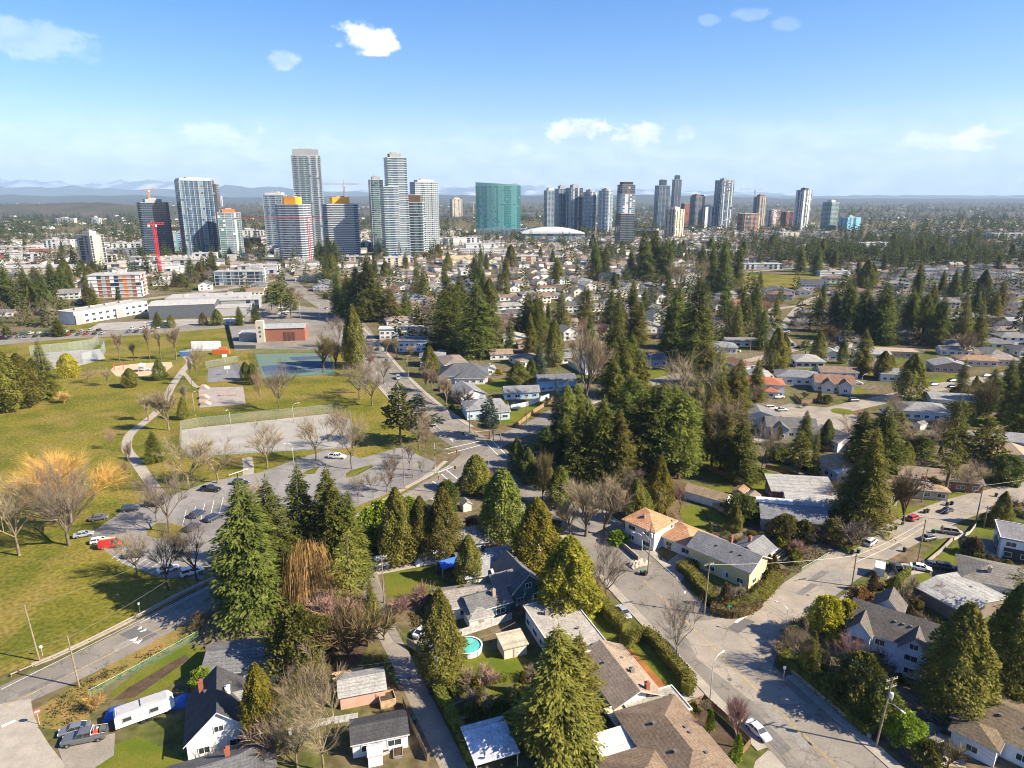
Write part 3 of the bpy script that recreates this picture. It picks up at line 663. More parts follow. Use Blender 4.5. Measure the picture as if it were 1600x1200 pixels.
# ------------------------------------------------------------------ poles, lamps, street things
def pole_thing(label, px, top, lamp=0, transf=False, arm=True, lean=0., rz=None, name='utility_pole', col=(.24,.19,.13)):
    p = G(*px); h = max(6., height_at(top, p.y)); t = thing(name, label, 'pole', p, R(GRID if rz is None else rz))
    put('shaft', MB().tube([(0,0,-.3),(lean*.5,0,h*.5),(lean,0,h)],[.17,.145,.11],8).mesh('shaft',[woodm]), t, col)
    if arm:
        for k, z in enumerate((h-.5,) if not transf else (h-.5,h-1.9)):
            put('crossarm', cached('xarm', lambda: MB().box((0,.13,0),(2.4,.11,.14)).mesh('crossarm',[woodm])), t, (.3,.25,.18), (lean,0,z))
            for x in (-1.05,-.5,.5,1.05): put('insulator', cached('ins', lambda: MB().tube([(0,.13,0),(0,.13,.26)],.06,6).mesh('insulator',[plain])), t, (.6,.6,.58), (x+lean,0,z+.14))
    if transf: put('transformer', cached('trf', lambda: MB().tube([(0,-.42,0),(0,-.42,.05),(0,-.42,1.0),(0,-.42,1.06)],[.25,.3,.3,.22],10).mesh('transformer',[metalm])), t, (.55,.57,.58), (lean*.8,0,h-3.4))
    if lamp:
        m = MB().tube([(0,0,0),(0,-1.2*lamp,.5),(0,-2.6*lamp,.55)],.045,5).box((0,-2.9*lamp,.47),(.26,.75,.14)); put('lamp_arm', m.mesh('lamp_arm',[metalm]), t, (.62,.62,.6), (lean*.6,0,h*.66))
    return t, Vector((p.x, p.y, h-.3))
def street_lamp(label, px, top, rz):
    p = G(*px); h = height_at(top, p.y); t = thing('street_lamp', label, 'street lamp', p, R(rz))
    put('mast', MB().tube([(0,0,0),(0,0,h*.78),(.25,0,h*.9),(1.0,0,h*.975),(2.0,0,h)],[.11,.08,.07,.06,.05],8).mesh('mast',[metalm],smooth=True), t, (.60,.60,.57))
    put('base', cached('lbase', lambda: MB().tube([(0,0,0),(0,0,.5)],[.2,.16],8).mesh('base',[concrete])), t)
    put('luminaire', cached('lum', lambda: loft([(0,[(.1,0),(.14,.05),(.1,.12)]),(.35,[(.16,-.04),(.2,.04),(.14,.15)]),(.8,[(.08,0),(.1,.04),(.06,.08)])]).mesh('luminaire',[metalm])), t, (.66,.66,.64), (2.0,0,h-.06)); return t
def signal(label, px, top, rz, ln):
    p = G(*px); h = height_at(top, p.y); t = thing('traffic_signal', label, 'traffic light', p, R(rz))
    put('mast', MB().tube([(0,0,0),(0,0,h)],[.13,.09],8).tube([(0,0,h*.8),(ln,0,h*.86)],[.08,.05],6).mesh('mast',[metalm]), t, (.42,.43,.42))
    hm = cached('sig', lambda: MB().box((0,0,-.55),(.36,.3,1.1)).box((0,0,-.65),(.5,.04,1.3)).mesh('signal_head',[plain]))
    lm = cached('sigl', lambda: MB().tube([(0,-.16,.0),(0,-.24,.0)],.12,10).mesh('signal_lens',[lampr]))
    for x in (.12, ln-.2):
        o = put('signal_head', hm, t, (.30,.25,.03), (x,-.25,h*(.62 if x < 1 else .83))); put('signal_lens', lm, o, None, (0,0,.3))
    return t
def wire(label, pts, sag=.6, r=.022):
    m = MB()
    for i in range(len(pts)-1):
        a, b = pts[i], pts[i+1]; q = [a.lerp(b, k/8)-Vector((0,0,sag*4*(k/8)*(1-k/8))) for k in range(9)]; m.tube(q, r, 4, cap=False)
    o = m.build('power_line', metalm, None, (.16,.155,.15)); return tag(o, label, 'power line')
def bin_(px, col, label, group='wheeled bins along the side street'):
    p = G(*px); t = thing('wheeled_bin', label, 'bin', p, R(GRID+px[0] % 40), group)
    def f():
        m = MB(); m.add([(-.26,-.3,.08),(.26,-.3,.08),(.26,.3,.08),(-.26,.3,.08),(-.32,-.38,1.0),(.32,-.38,1.0),(.32,.38,1.0),(-.32,.38,1.0)],[(3,2,1,0),(4,5,6,7),(0,1,5,4),(1,2,6,5),(2,3,7,6),(3,0,4,7)]); return m.mesh('body',[plain])
    put('body', cached('bin', f), t, (.03,.035,.03)); put('lid', cached('lid', lambda: MB().box((0,0,1.0),(.7,.84,.07)).box((0,.42,.96),(.5,.1,.07)).mesh('lid',[plain])), t, col)
    for s in (-1,1): put('wheel', cached('binw', lambda: MB().tube([(-.04,.3,.12),(.04,.3,.12)],.12,10).mesh('wheel',[rubber])), t, None, (s*.28,0,0))

# ------------------------------------------------------------------ towers and blocks
PM = {'dark':glassy('tower_glass_dark',(.016,.036,.068),.12,.8),'blue':glassy('tower_glass_blue',(.035,.080,.145),.14,.8),'pale':glassy('tower_glass_pale',(.135,.185,.225),.22,.7),
      'teal':glassy('tower_glass_teal',(.022,.15,.155),.12,.9),'tealp':glassy('tower_glass_pale_teal',(.10,.27,.265),.2,.8),'green':glassy('tower_glass_green',(.07,.14,.13),.15,.8),
      'white':surf('tower_panel_white',(.50,.51,.51),.7,.05,.1),'grey':surf('tower_panel_grey',(.27,.28,.29),.7,.05,.1),'beige':surf('tower_panel_beige',(.50,.44,.34),.8,.06,.1),
      'brown':surf('tower_panel_brown',(.13,.085,.06),.8,.08,.1),'red':surf('tower_panel_brick',(.21,.085,.06),.85,.1,.2),'orange':surf('tower_panel_orange',(.48,.15,.04),.8,.05,.2),
      'concrete':surf('tower_concrete',(.40,.38,.35),.85,.1,.1),'black':surf('tower_panel_black',(.03,.032,.035),.5,.05,.1),'cyan':surf('tower_panel_cyan',(.17,.40,.50),.6,.05,.1),'roofgrey':surf('tower_roof',(.33,.32,.31),.9,.1,.1),'safety':surf('orange_formwork',(.85,.36,.03),.8,.1,.1)}
def grow(poly, d):
    n = len(poly); out = []
    for i in range(n):
        a, b, c = (Vector((*poly[(i+k) % n][:2], 0)) for k in (-1,0,1)); e1, e2 = (b-a).normalized(), (c-b).normalized()
        n1, n2 = Vector((e1.y,-e1.x,0)), Vector((e2.y,-e2.x,0)); q = b+(n1+n2)*(d/(1+n1.dot(n2))); out.append((q.x,q.y))
    return out
def rect(a, b, x=0, y=0): return [(x-a/2,y-b/2),(x+a/2,y-b/2),(x+a/2,y+b/2),(x-a/2,y+b/2)]
def ell(a, b, n=18): return [(a/2*math.cos(2*math.pi*k/n), b/2*math.sin(2*math.pi*k/n)) for k in range(n)]
def floors(t, poly, z0, z1, mix, slab='white', over=.3, thick=.5, fh=3.1, bay=3.2, fin=None, finstep=1, seed=1, bal=None, sill=.0, finover=.35, vert=True):
    """one storeyed volume: glazed bays, floor slabs, fins and balconies as real geometry"""
    rn = random.Random(seed); mats = [m for m, _ in mix]; wts = [q for _, q in mix]; n = len(poly)
    nf = max(1, round((z1-z0)/fh)); fh = (z1-z0)/nf; pm, sl, fn, bm_ = MB(), MB(), MB(), MB()
    put('wall', MB().prism(grow(poly,-.12), z0, z1-.02).mesh('wall',[PM['grey']]), t)
    for i in range(n):
        a, b = Vector((*poly[i],0)), Vector((*poly[(i+1) % n],0)); l = (b-a).length; k = max(1, round(l/bay)); d = (b-a)/k; nn = Vector((d.y,-d.x,0)).normalized()
        colm = [rn.choices(range(len(mats)), wts)[0] for _ in range(k)]
        for f in range(nf):
            za, zb = z0+f*fh+thick*.5+sill, z0+(f+1)*fh-thick*.3
            for j in range(k):
                p, q = a+d*j, a+d*(j+1); mi = colm[j] if vert and rn.random() < .9 else rn.choices(range(len(mats)), wts)[0]
                pm.add([(p.x,p.y,za),(q.x,q.y,za),(q.x,q.y,zb),(p.x,p.y,zb)],[(0,1,2,3)],mi)
                if bal and (i in bal[0]) and (j % bal[1] != 0):
                    o = nn*bal[2]; z = z0+f*fh
                    bm_.add([(*(p+nn*.05)[:2],z),(*(q+nn*.05)[:2],z),(*(q+o)[:2],z),(*(p+o)[:2],z),(*(p+nn*.05)[:2],z+.25),(*(q+nn*.05)[:2],z+.25),(*(q+o)[:2],z+.25),(*(p+o)[:2],z+.25)],[(0,1,2,3),(4,7,6,5),(3,2,6,7),(1,5,6,2),(0,3,7,4)])
                    bm_.add([(*(p+o)[:2],z+.3),(*(q+o)[:2],z+.3),(*(q+o)[:2],z+1.15),(*(p+o)[:2],z+1.15)],[(0,1,2,3)],1)
        if fin:
            for j in range(0, k, finstep):
                p = a+d*j+nn*(finover/2-.1); fn.box((p.x,p.y,z0),(finover,.32,z1-z0),math.atan2(nn.y,nn.x))
    put('window_panes', pm.mesh('window_panes',[PM[m] for m in mats]), t)['kind'] = 'stuff'
    go = grow(poly, over)
    for f in range(nf+1): sl.prism(go, z0+f*fh-thick*.3, z0+f*fh+thick*.5)
    put('floor_slabs', sl.mesh('floor_slabs',[PM[slab]]), t)['kind'] = 'stuff'
    if fn.v: put('facade_fins', fn.mesh('facade_fins',[PM[fin]]), t)['kind'] = 'stuff'
    cx_, cy_ = sum(q[0] for q in poly)/n, sum(q[1] for q in poly)/n; ru = MB()
    for _ in range(rn.randint(3,7)): ru.box((cx_+rn.uniform(-.3,.3)*(poly[1][0]-poly[0][0] or 8), cy_+rn.uniform(-2,2), z1+thick*.5+.3),(rn.uniform(1.5,4),rn.uniform(1.5,3),rn.uniform(.8,2.2)))
    put('roof_units', ru.mesh('roof_units',[PM['concrete']]), t)['kind'] = 'stuff'
    if bm_.v: put('balconies', bm_.mesh('balconies',[PM['white'],PM['pale']]), t)['kind'] = 'stuff'
    put('roof', MB().prism(grow(poly,over+.03), z1+thick*.5-.1, z1+thick*.5+.35).mesh('roof',[PM['roofgrey']]), t)
def tower_at(xl, xr, ty, by, rz, ratio=.8):
    p = G((xl+xr)/2, by); dt = p.y*math.cos(PITCH)-(height_at(ty, p.y)-CAM_H)*math.sin(PITCH)   # roofline fixes the plan position
    p = Vector((((xl+xr)/2-800)/FOC*dt, p.y, 0)); sc = FOC/dt; ap = (xr-xl)/sc; c, s = abs(math.cos(R(rz))), abs(math.sin(R(rz)))
    # apparent width measured square to the sight line
    th = math.atan2(p.x, p.y); c, s = abs(math.cos(R(rz)+th)), abs(math.sin(R(rz)+th)); ap *= math.cos(th)
    w_ = ap/(c+ratio*s); return p, w_, w_*ratio, height_at(ty, p.y)
def tower(label, xl, xr, ty, by, rz=GRID, mix=(('blue',3),('pale',1)), slab='white', over=.3, ratio=.8, pent=None, crown=None, shape='rect', name='apartment_tower', cat='tower', group=None, step=None, **k):
    p, w_, d_, h = tower_at(xl, xr, ty, by, rz, ratio); t = thing(name, label, cat, p, R(rz), group); hp = 0
    if pent: hp = min(h*.12, pent[1]); 
    poly = rect(w_, d_) if shape == 'rect' else ell(w_, d_) if shape == 'ell' else [(x*w_/2, y*d_/2) for x, y in shape]
    top = h-hp; k.setdefault('seed', int(xl))
    if step:                                             # lower shoulder volume: (dx fraction, width fraction, height fraction)
        fx, fw, fhh = step; sp_ = rect(w_*fw, d_*.9, w_*fx, -d_*.12); floors(t, sp_, 0, top*fhh, mix, slab, over, **k)
        poly = rect(w_*(1-fw*.35), d_*.92, -w_*fx*.35, d_*.05)
    floors(t, poly, 0, top, mix, slab, over, **k)
    if pent:
        pc, _, fr = pent; q = [(x*fr, y*fr) for x, y in poly]; put('penthouse', MB().prism(q, top+.5, h).mesh('penthouse',[PM[pc]]), t)
        put('plant_room', MB().prism([(x*fr*.5, y*fr*.5) for x, y in poly], h, h+1.6).mesh('plant_room',[PM['roofgrey']]), t)
    OCC.append((p.x, p.y, w_)); return t
def block(label, px, w_, d_, h, rz=GRID, mix=(('dark',2),('white',3)), slab='white', name='apartment_block', cat='building', **k):
    p = G(*px); t = thing(name, label, cat, p, R(rz)); floors(t, rect(w_, d_), 0, h, mix, slab, seed=int(px[0]), **k); OCC.append((p.x,p.y,max(w_,d_)*.6)); return t
def crane(label, px, top, col, jib, cjib, rz, base_z=0, size=1.):
    p = G(*px); h = height_at(top, p.y); t = thing('tower_crane', label, 'crane', (p.x,p.y,base_z), R(rz)); h -= base_z; s = .9*size; m = MB()
    for x, y in ((-s,-s),(s,-s),(s,s),(-s,s)): m.box((x,y,0),(.3*size,.3*size,h*.93))
    z = 0
    while z < h*.9:
        for (a, b) in (((-s,-s),(s,-s)),((s,-s),(s,s)),((s,s),(-s,s)),((-s,s),(-s,-s))): m.tube([(*a,z),(*b,z+2*s)],.09*size,4,cap=False)
        z += 2*s
    put('mast', m.mesh('mast',[metalm]), t, col)
    j = MB(); zj = h*.93
    for y, zz in ((-.6,0),(.6,0),(0,1.3)): j.box(((jib-cjib)/2,y*size,zj+zz*size),(jib+cjib,.22*size,.22*size))
    for k in range(int(jib/3)): j.tube([(k*3,-.6*size,zj),(k*3+1.5,0,zj+1.3*size),(k*3+3,.6*size,zj)],.07*size,4,cap=False)
    put('jib', j.mesh('jib',[metalm]), t, col)
    put('counterweight', MB().box((-cjib+1.5,0,zj-1.8),(2.6,1.4,2.2)).mesh('counterweight',[PM['concrete']]), t)
    put('cab', MB().box((1.2,-1.3,zj-2.2),(1.8,1.6,2.1)).mesh('cab',[plain]), t, (.7,.7,.7))
    put('apex', MB().tube([(0,0,zj),(0,0,h)],.25,5).tube([(0,0,h),(jib*.6,0,zj+1.3)],.07,4).tube([(0,0,h),(-cjib*.8,0,zj+1)],.07,4).mesh('apex',[metalm]), t, col)
    return t
# ------------------------------------------------------------------ ground, hills
def ground_sheet():
    ys = [-400,-100,0,40,80,120,160,200,260,340,440,560,700,900,1200,1700,2500,4000,6500,10000,14000,19500,28000,37000]
    xs = [-35000,-19000,-9000,-4500,-2200,-1200,-700,-400,-220,-110,-40,40,110,220,400,700,1200,2200,4500,9000,19000,35000]
    m = MB(); nx = len(xs); vs = [(x,y,0) for y in ys for x in xs]
    fs = [(j*nx+i,j*nx+i+1,(j+1)*nx+i+1,(j+1)*nx+i) for j in range(len(ys)-1) for i in range(nx-1)]
    mi = []
    m.add(vs, fs); m.m = [1 if ys[j] >= 2500 else 0 for j in range(len(ys)-1) for i in range(nx-1)]
    structure(m.build('ground', [earth, farland]))
ground_sheet()
def ridge(name, y0, depth, hfun, mat, seed, nx=220, ny=9, x0=-17500, x1=17500, ks=1.):
    rn = np.random.default_rng(seed); xs = np.linspace(x0*ks,x1*ks,nx); V = []; ph = rn.uniform(0,6.28,14)
    def nzf(x): return sum(math.sin(x*f+ph[i])*a for i,(f,a) in enumerate(((.0004,.5),(.0009,.35),(.0021,.22),(.0047,.13),(.0105,.07),(.022,.035))))
    F = []
    for j in range(ny):
        t = j/(ny-1); prof = math.sin(t*math.pi)**.8
        for i, x in enumerate(xs):
            hgt = max(0, hfun(x/ks)*ks*(1+.45*nzf(x/ks+j*310)))*prof*(.8+.2*math.sin(i*1.7+j*2.3)*math.sin(j*1.1+i*.31)); V.append((x, y0+depth*t, hgt-.5))
    for j in range(ny-1):
        for i in range(nx-1): a = j*nx+i; F.append((a,a+1,a+nx+1,a+nx))
    return structure(MB().add(V,F).build(name, mat, smooth=True))
forest = surf('hill_forest',(.028,.036,.03),.95,.2,.002,coords='P',col2=(.06,.058,.045),detail=9)
alpine = surf('mountain_rock',(.045,.055,.07),.95,.2,.0016,coords='P',col2=(.08,.09,.11),detail=9,third=(.5,.5,.52),c3scale=.0011)
def lerp_h(tab):
    return lambda x: float(np.interp(x, [a for a,_ in tab], [b for _,b in tab]))
ridge('mountain_ridge', 29000, 5000, lerp_h([(-17500,330),(-13500,400),(-11000,470),(-9500,430),(-7500,420),(-5000,260),(-2500,230),(0,270),(3500,200),(6000,130),(8000,60),(12000,50),(17500,40)]), alpine, 3, ks=1.85)
ridge('foothills', 18500, 4000, lerp_h([(-17500,220),(-9000,230),(-6500,190),(-4000,240),(-2000,160),(0,90),(3000,60),(17500,60)]), forest, 5, ks=1.6)
ridge('wooded_rise', 9000, 2600, lerp_h([(-17500,70),(-6000,75),(-2500,60),(0,70),(1500,80),(4000,62),(17500,60)]), forest, 8, ks=1.25)
# bare winter ridge west of the towers
ridge('wooded_slope', 3000, 900, lerp_h([(-17500,40),(-3000,42),(-1900,44),(-900,24),(-300,6),(17500,0)]), surf('winter_wood',(.035,.042,.024),.95,.2,.006,coords='P',col2=(.085,.068,.048),detail=9), 11, nx=260)

# ------------------------------------------------------------------ roads
K = CAM_H/62.
A_LINE = smooth_line([Vector((K*(59.9-.3735*y), K*y, 0)) for y in (38,60,80,100,116)]+[G(*p) for p in ((868,782),(800,735),(745,698),(692,663),(645,626),(608,588),(580,553),(549,516),(520,486),(490,467),(462,448),(438,425),(420,403))], 2.0)
ribbon('main_road', A_LINE, -5.35*K, 5.35*K, asphalt, .03)
B_PX = [(-160,1190),(15,1087),(100,1050),(190,1006),(235,982),(330,931),(420,890),(520,845),(600,806),(650,775),(700,745),(752,703)]
B_LINE = smooth_line([G(*p) for p in B_PX]+[G(*p) for p in ((835,664),(905,628),(1010,600),(1100,578))])
ribbon('cross_road', B_LINE, -3.4*K, 3.0*K, asphalt, .034)
C_LINE = smooth_line([G(*p) for p in ((1130,1010),(1180,980),(1262,922),(1335,874),(1425,826),(1500,793),(1600,768),(1740,735))])
ribbon('side_street', C_LINE, -3.6*K, 3.6*K, surf('worn_street',(.275,.240,.195),.95,.14,.2,coords='P',fine=(3,.1),spec=.15,third=(.22,.20,.17),c3scale=.09,crack=True), .038)
area('junction_apron', [(1060,975),(1160,962),(1215,925),(1262,945),(1218,1010),(1205,1050),(1260,1100),(1180,1100),(1090,1030)], MAT['worn_street'], .041)
LANE = smooth_line([G(*p) for p in ((725,1235),(690,1160),(655,1090),(632,1040),(603,985),(590,950),(578,905),(566,868))])
ribbon('back_lane', LANE, -1.45*K, 1.45*K, gravel, .03)
area('corner_street', [(-160,1160),(-60,1128),(0,1100),(48,1092),(52,1115),(62,1140),(78,1165),(98,1190),(110,1230),(-140,1240)], concrete, .037)
area('gravel_corner', [(90,1168),(180,1145),(178,1180),(110,1225)], gravel, .026)
E_LINE = smooth_line([G(*p) for p in ((1195,668),(1260,655),(1310,640),(1390,622),(1480,602),(1560,588),(1680,572))])
ribbon('residential_street', E_LINE, -3.2*K, 3.2*K, MAT['worn_street'], .03)
def disc(name, px, r, mat, z): c = G(*px); return sheet(name, [(c.x+r*math.cos(k/24*6.2832), c.y+r*math.sin(k/24*6.2832)) for k in range(24)], mat, z)
disc('cul_de_sac', (1282,652), 11*K, MAT['worn_street'], .036); disc('cul_de_sac_island', (1316,643), 3.2*K, lawn, .05)
for nm, pts, wd in (('residential_street', ((1010,600),(1100,580),(1200,556),(1245,545),(1330,520),(1440,498),(1600,470)), 2.0),('residential_street', ((1245,545),(1222,520),(1235,495),(1262,470),(1310,452)), 2.0),
                    ('residential_street', ((700,470),(860,452),(1010,436),(1180,424),(1420,405),(1600,398)), 2.2),('residential_street', ((830,560),(940,535),(1040,512),(1150,492),(1300,470),(1500,440)), 1.9),
                    ('residential_street', ((900,405),(1000,398),(1200,385),(1500,378)), 2.4),('residential_street', ((1340,452),(1310,432),(1290,415),(1270,400)), 2.),
                    ('station_road', ((200,470),(330,455),(470,432),(600,415),(760,402),(900,392)), 4.5)):
    ribbon(nm, smooth_line([G(*p) for p in pts], 6), -wd*K, wd*K, MAT['worn_street'], .028)
# the crossing road beside the hall and its forecourt
area('forecourt', [(365,512),(395,545),(560,548),(600,545),(560,490),(470,478),(430,470),(400,478)], asphalt, .024)
# markings
dashes('centre_line', A_LINE, .16, .12, yellowp, 400, 1, .05, 0, K*68); dashes('centre_line', A_LINE, -.16, .12, yellowp, 400, 1, .05, 0, K*68)
dashes('centre_line', A_LINE, 0., .16, yellowp, 400, 1, .05, K*150, K*420); dashes('lane_line', A_LINE, 3.4*K, .12, whitep, 3, 4, .05, K*150, K*420)
dashes('lane_line', A_LINE, -2.6*K, .12, whitep, 30, 1, .05, K*100, K*128); dashes('lane_line', A_LINE, 2.4*K, .12, whitep, 30, 1, .05, K*150, K*180)
dashes('centre_line', B_LINE, 0., .16, yellowp, 400, 1, .052, 0, K*75); dashes('edge_line', B_LINE, 2.2*K, .10, whitep, 400, 1, .052, K*12, K*105); dashes('edge_line', B_LINE, 2.62*K, .10, whitep, 400, 1, .052, K*30, K*105)
dashes('centre_line', B_LINE, 0., .16, yellowp, 200, 1, .052, K*75, K*118)
def patch(name, px, mat, z): return area(name, px, mat, z)
patch('road_patch', [(186,992),(214,978),(247,991),(218,1006)], surf('fresh_asphalt',(.11,.105,.10),.9,.1,.4,coords='P',fine=(3,.1)), .043)
for q in ([(202,1001),(216,995),(211,1003)],[(208,1005),(223,999),(217,1006)],[(214,984),(222,978),(221,983)],[(217,988),(229,982),(228,986)]): patch('hump_marking', q, whitep, .056)
patch('road_patch', [(1137,981),(1160,965),(1181,972),(1153,990)], MAT['fresh_asphalt'], .048)
patch('stop_bar', [(1147,972),(1164,961),(1168,963),(1151,974)], whitep, .056); patch('stop_bar', [(2,1134),(23,1125),(26,1127),(4,1137)], whitep, .056)
# crossroads: stop bars and crosswalk lines
for a, b in (((695,702),(752,689)),((700,709),(757,694)),((757,690),(783,716)),((767,687),(792,712)),((690,741),(708,757)),((698,735),(717,750)),((676,752),(690,762))):
    p, q = G(*a), G(*b); dashes('crossing_line', [p, q], 0, .28, whitep, 100, 1, .055)
def arrow_mark(px, rz):
    c = G(*px); m = MB(); pts = [(-.12,-1.6),(.12,-1.6),(.12,.5),(.5,.5),(0,1.7),(-.5,.5),(-.12,.5)]
    m.add([(c.x+x*math.cos(R(rz))-y*math.sin(R(rz)), c.y+x*math.sin(R(rz))+y*math.cos(R(rz)), .056) for x, y in pts], [(0,1,2,6),(3,4,5),(2,3,5,6)]); structure(m.build('lane_arrow', whitep))
arrow_mark((706,688), GRID); arrow_mark((728,679), GRID)
# kerbed footways
def walk(line, o0, o1, s0, s1, name='footway'):
    P = []; d = 0
    for i in range(len(line)):
        if i: d += (line[i]-line[i-1]).length
        if s0 <= d <= s1: P.append(line[i])
    if len(P) > 1: ribbon(name, P, o0, o1, concrete, 0, .13)
fineA = A_LINE
walk(fineA, -5.4*K, -7.0*K, K*0, K*41); walk(fineA, -5.4*K, -6.9*K, K*65, K*118); walk(fineA, -5.4*K, -6.8*K, K*152, K*420)
walk(fineA, 5.4*K, 6.6*K, K*14, K*24); walk(fineA, 5.4*K, 6.8*K, K*30, K*100); walk(fineA, 5.4*K, 6.6*K, K*158, K*300)
walk(B_LINE, 4.1*K, 5.1*K, K*12, K*108); walk(B_LINE, -3.5*K, -4.5*K, K*86, K*110); walk(B_LINE, -3.3*K, -4.3*K, K*140, K*190)

# ------------------------------------------------------------------ park
area('park_turf', [(-420,1170),(0,1056),(150,1000),(335,906),(440,868),(560,815),(640,768),(662,738),(650,690),(608,622),(572,568),(548,532),(515,540),(395,545),(366,514),(300,512),(150,524),(0,531),(-500,556)], pitch, .012)
area('dry_verge', [(110,1075),(170,1040),(215,1010),(290,972),(312,975),(310,993),(230,1035),(170,1070),(140,1090),(140,1130),(110,1142),(70,1138),(48,1128),(55,1110)], dry, .016)
area('car_park', [(135,838),(200,792),(262,776),(330,752),(408,738),(470,715),(512,703),(565,716),(632,697),(655,712),(680,722),(668,746),(560,790),(450,835),(352,880),(318,905),(250,902),(190,880)], surf('car_park_tarmac',(.205,.195,.185),.9,.14,.15,coords='P',fine=(3,.1),third=(.155,.147,.14),c3scale=.05,crack=True), .026)
for q in ([(229,828),(246,817),(268,818),(290,824),(288,833),(270,841),(245,842),(230,837)],[(540,740),(548,735),(580,726),(584,729),(556,744),(541,747)],[(470,742),(480,735),(500,728),(492,740)]): area('planted_island', q, pitch, .04)
for i in range(9):
    a, b = (174+i*8.5, 874+i*3.2), (196+i*9.5, 857+i*3.4); dashes('bay_line', [G(*a), G(*b)], 0, .12, whitep, 100, 1, .05)
for i in range(7): a, b = (285+i*14.5, 822-i*5.), (291+i*14.5, 797-i*5); dashes('bay_line', [G(*a), G(*b)], 0, .12, whitep, 100, 1, .05)
PATHP = smooth_line([G(*p) for p in ((266,792),(240,760),(213,722),(198,700),(204,678),(228,658),(252,636),(268,605),(285,580),(296,566),(290,556))], 2)
ribbon('park_path', PATHP, -1.2*K, 1.2*K, concrete, .022)
ribbon('park_path', smooth_line([G(*p) for p in ((388,742),(388,728),(386,715))]), -1.2*K, 1.2*K, concrete, .024)
ribbon('park_path', smooth_line([G(*p) for p in ((285,580),(305,603),(318,606))]), -.7*K, .7*K, concrete, .024)
area('ball_court', [(283,700),(284,672),(310,668),(520,646),(547,655),(552,690),(545,700),(420,706),(300,714)], courtgrey, .024)
area('playground_sand', [(172,578),(180,572),(215,568),(250,566),(268,566),(270,572),(260,580),(240,586),(205,589),(182,588)], sand, .02)
area('play_court', [(325,576),(372,568),(383,592),(324,598)], surf('court_dark',(.16,.16,.165),.9,.15,.2,coords='P'), .022)
area('skate_pad', [(310,606),(380,604),(384,631),(312,637)], surf('skate_concrete',(.28,.24,.215),.9,.12,.3,coords='P'), .022)
area('tennis_apron', [(398,553),(512,551),(524,585),(410,592)], courtg, .022)
for q in ([(408,572),(462,568),(466,582),(414,586)],[(470,567),(513,564),(519,578),(474,581)],[(452,558),(505,556),(507,561),(456,563)]): area('tennis_court', q, courtb, .034)
area('paved_yard', [(358,506),(395,500),(403,545),(368,548)], surf('yard_tarmac',(.17,.17,.175),.9,.15,.2,coords='P'), .022)
area('batting_pad', [(40,572),(60,552),(155,545),(165,560),(130,570),(60,580)], courtgrey, .02)
area('school_car_park', [(-60,545),(-60,528),(100,522),(260,510),(350,506),(356,512),(240,522),(100,530)], asphalt, .022)
area('school_yard', [(135,516),(155,505),(300,498),(330,500),(310,507),(180,516)], courtgrey, .020); area('school_lawn', [(95,522),(110,507),(160,500),(150,518)], pitch, .018)
# lawns, drives and beds of the near gardens
for q in ([(700,1030),(745,1018),(800,1020),(850,1040),(835,1062),(760,1072),(700,1075),(690,1050)],[(742,1078),(790,1072),(790,1110),(752,1120)],[(600,895),(680,885),(690,925),(605,935)],[(690,1160),(760,1130),(770,1190),(720,1200)],
          [(905,955),(935,950),(975,985),(975,1005),(935,1002)],[(985,1010),(1020,1000),(1078,1075),(1060,1085),(1025,1088),(1008,1072)],[(965,840),(1000,836),(1030,862),(1010,880),(975,862)],[(1060,795),(1110,782),(1150,810),(1120,835),(1075,830)],
          [(1075,720),(1110,700),(1200,735),(1235,748),(1200,772),(1150,770),(1100,745)],[(1090,762),(1130,755),(1170,775),(1130,800)],[(1195,730),(1212,722),(1245,735),(1235,745)],[(1085,905),(1150,900),(1180,925),(1120,945),(1075,930)],
          [(1430,758),(1480,770),(1550,770),(1520,778),(1450,790)],[(1360,908),(1400,905),(1412,918),(1385,925)],[(1404,925),(1445,890),(1460,910),(1450,930)],[(1440,870),(1478,842),(1485,850),(1450,875)],[(1460,880),(1490,850),(1520,870),(1500,890)],[(1525,825),(1560,822),(1560,838),(1530,835)],
          [(1390,792),(1440,792),(1440,805),(1405,812)],[(1285,805),(1320,812),(1325,830),(1305,830)],[(1275,658),(1292,660),(1290,672),(1275,672)],[(1450,545),(1590,538),(1590,548),(1470,562)],[(1440,598),(1500,580),(1500,590),(1440,605)],[(1325,600),(1358,612),(1325,615)],
          [(745,655),(770,645),(810,630),(858,626),(820,660),(780,664),(760,662)],[(740,600),(790,590),(800,605),(760,612)],[(800,470),(860,465),(860,475),(810,480)],[(350,985),(430,965),(445,958),(440,945),(400,955)],[(100,1195),(215,1150),(300,1190),(290,1215),(120,1215)],[(170,1085),(215,1050),(290,1008),(318,1012),(318,1045),(250,1080),(200,1095)],
          [(1160,430),(1250,428),(1290,432),(1290,448),(1200,452),(1150,445)],[(1100,545),(1150,540),(1160,550),(1110,556)],[(1290,735),(1330,740),(1320,750),(1290,748)],[(965,600),(1040,572),(1045,585),(1000,600)],[(420,478),(440,474),(445,484),(425,486)]):
    area('lawn', q, lawn if q[0][1] > 560 else pitch, .018)
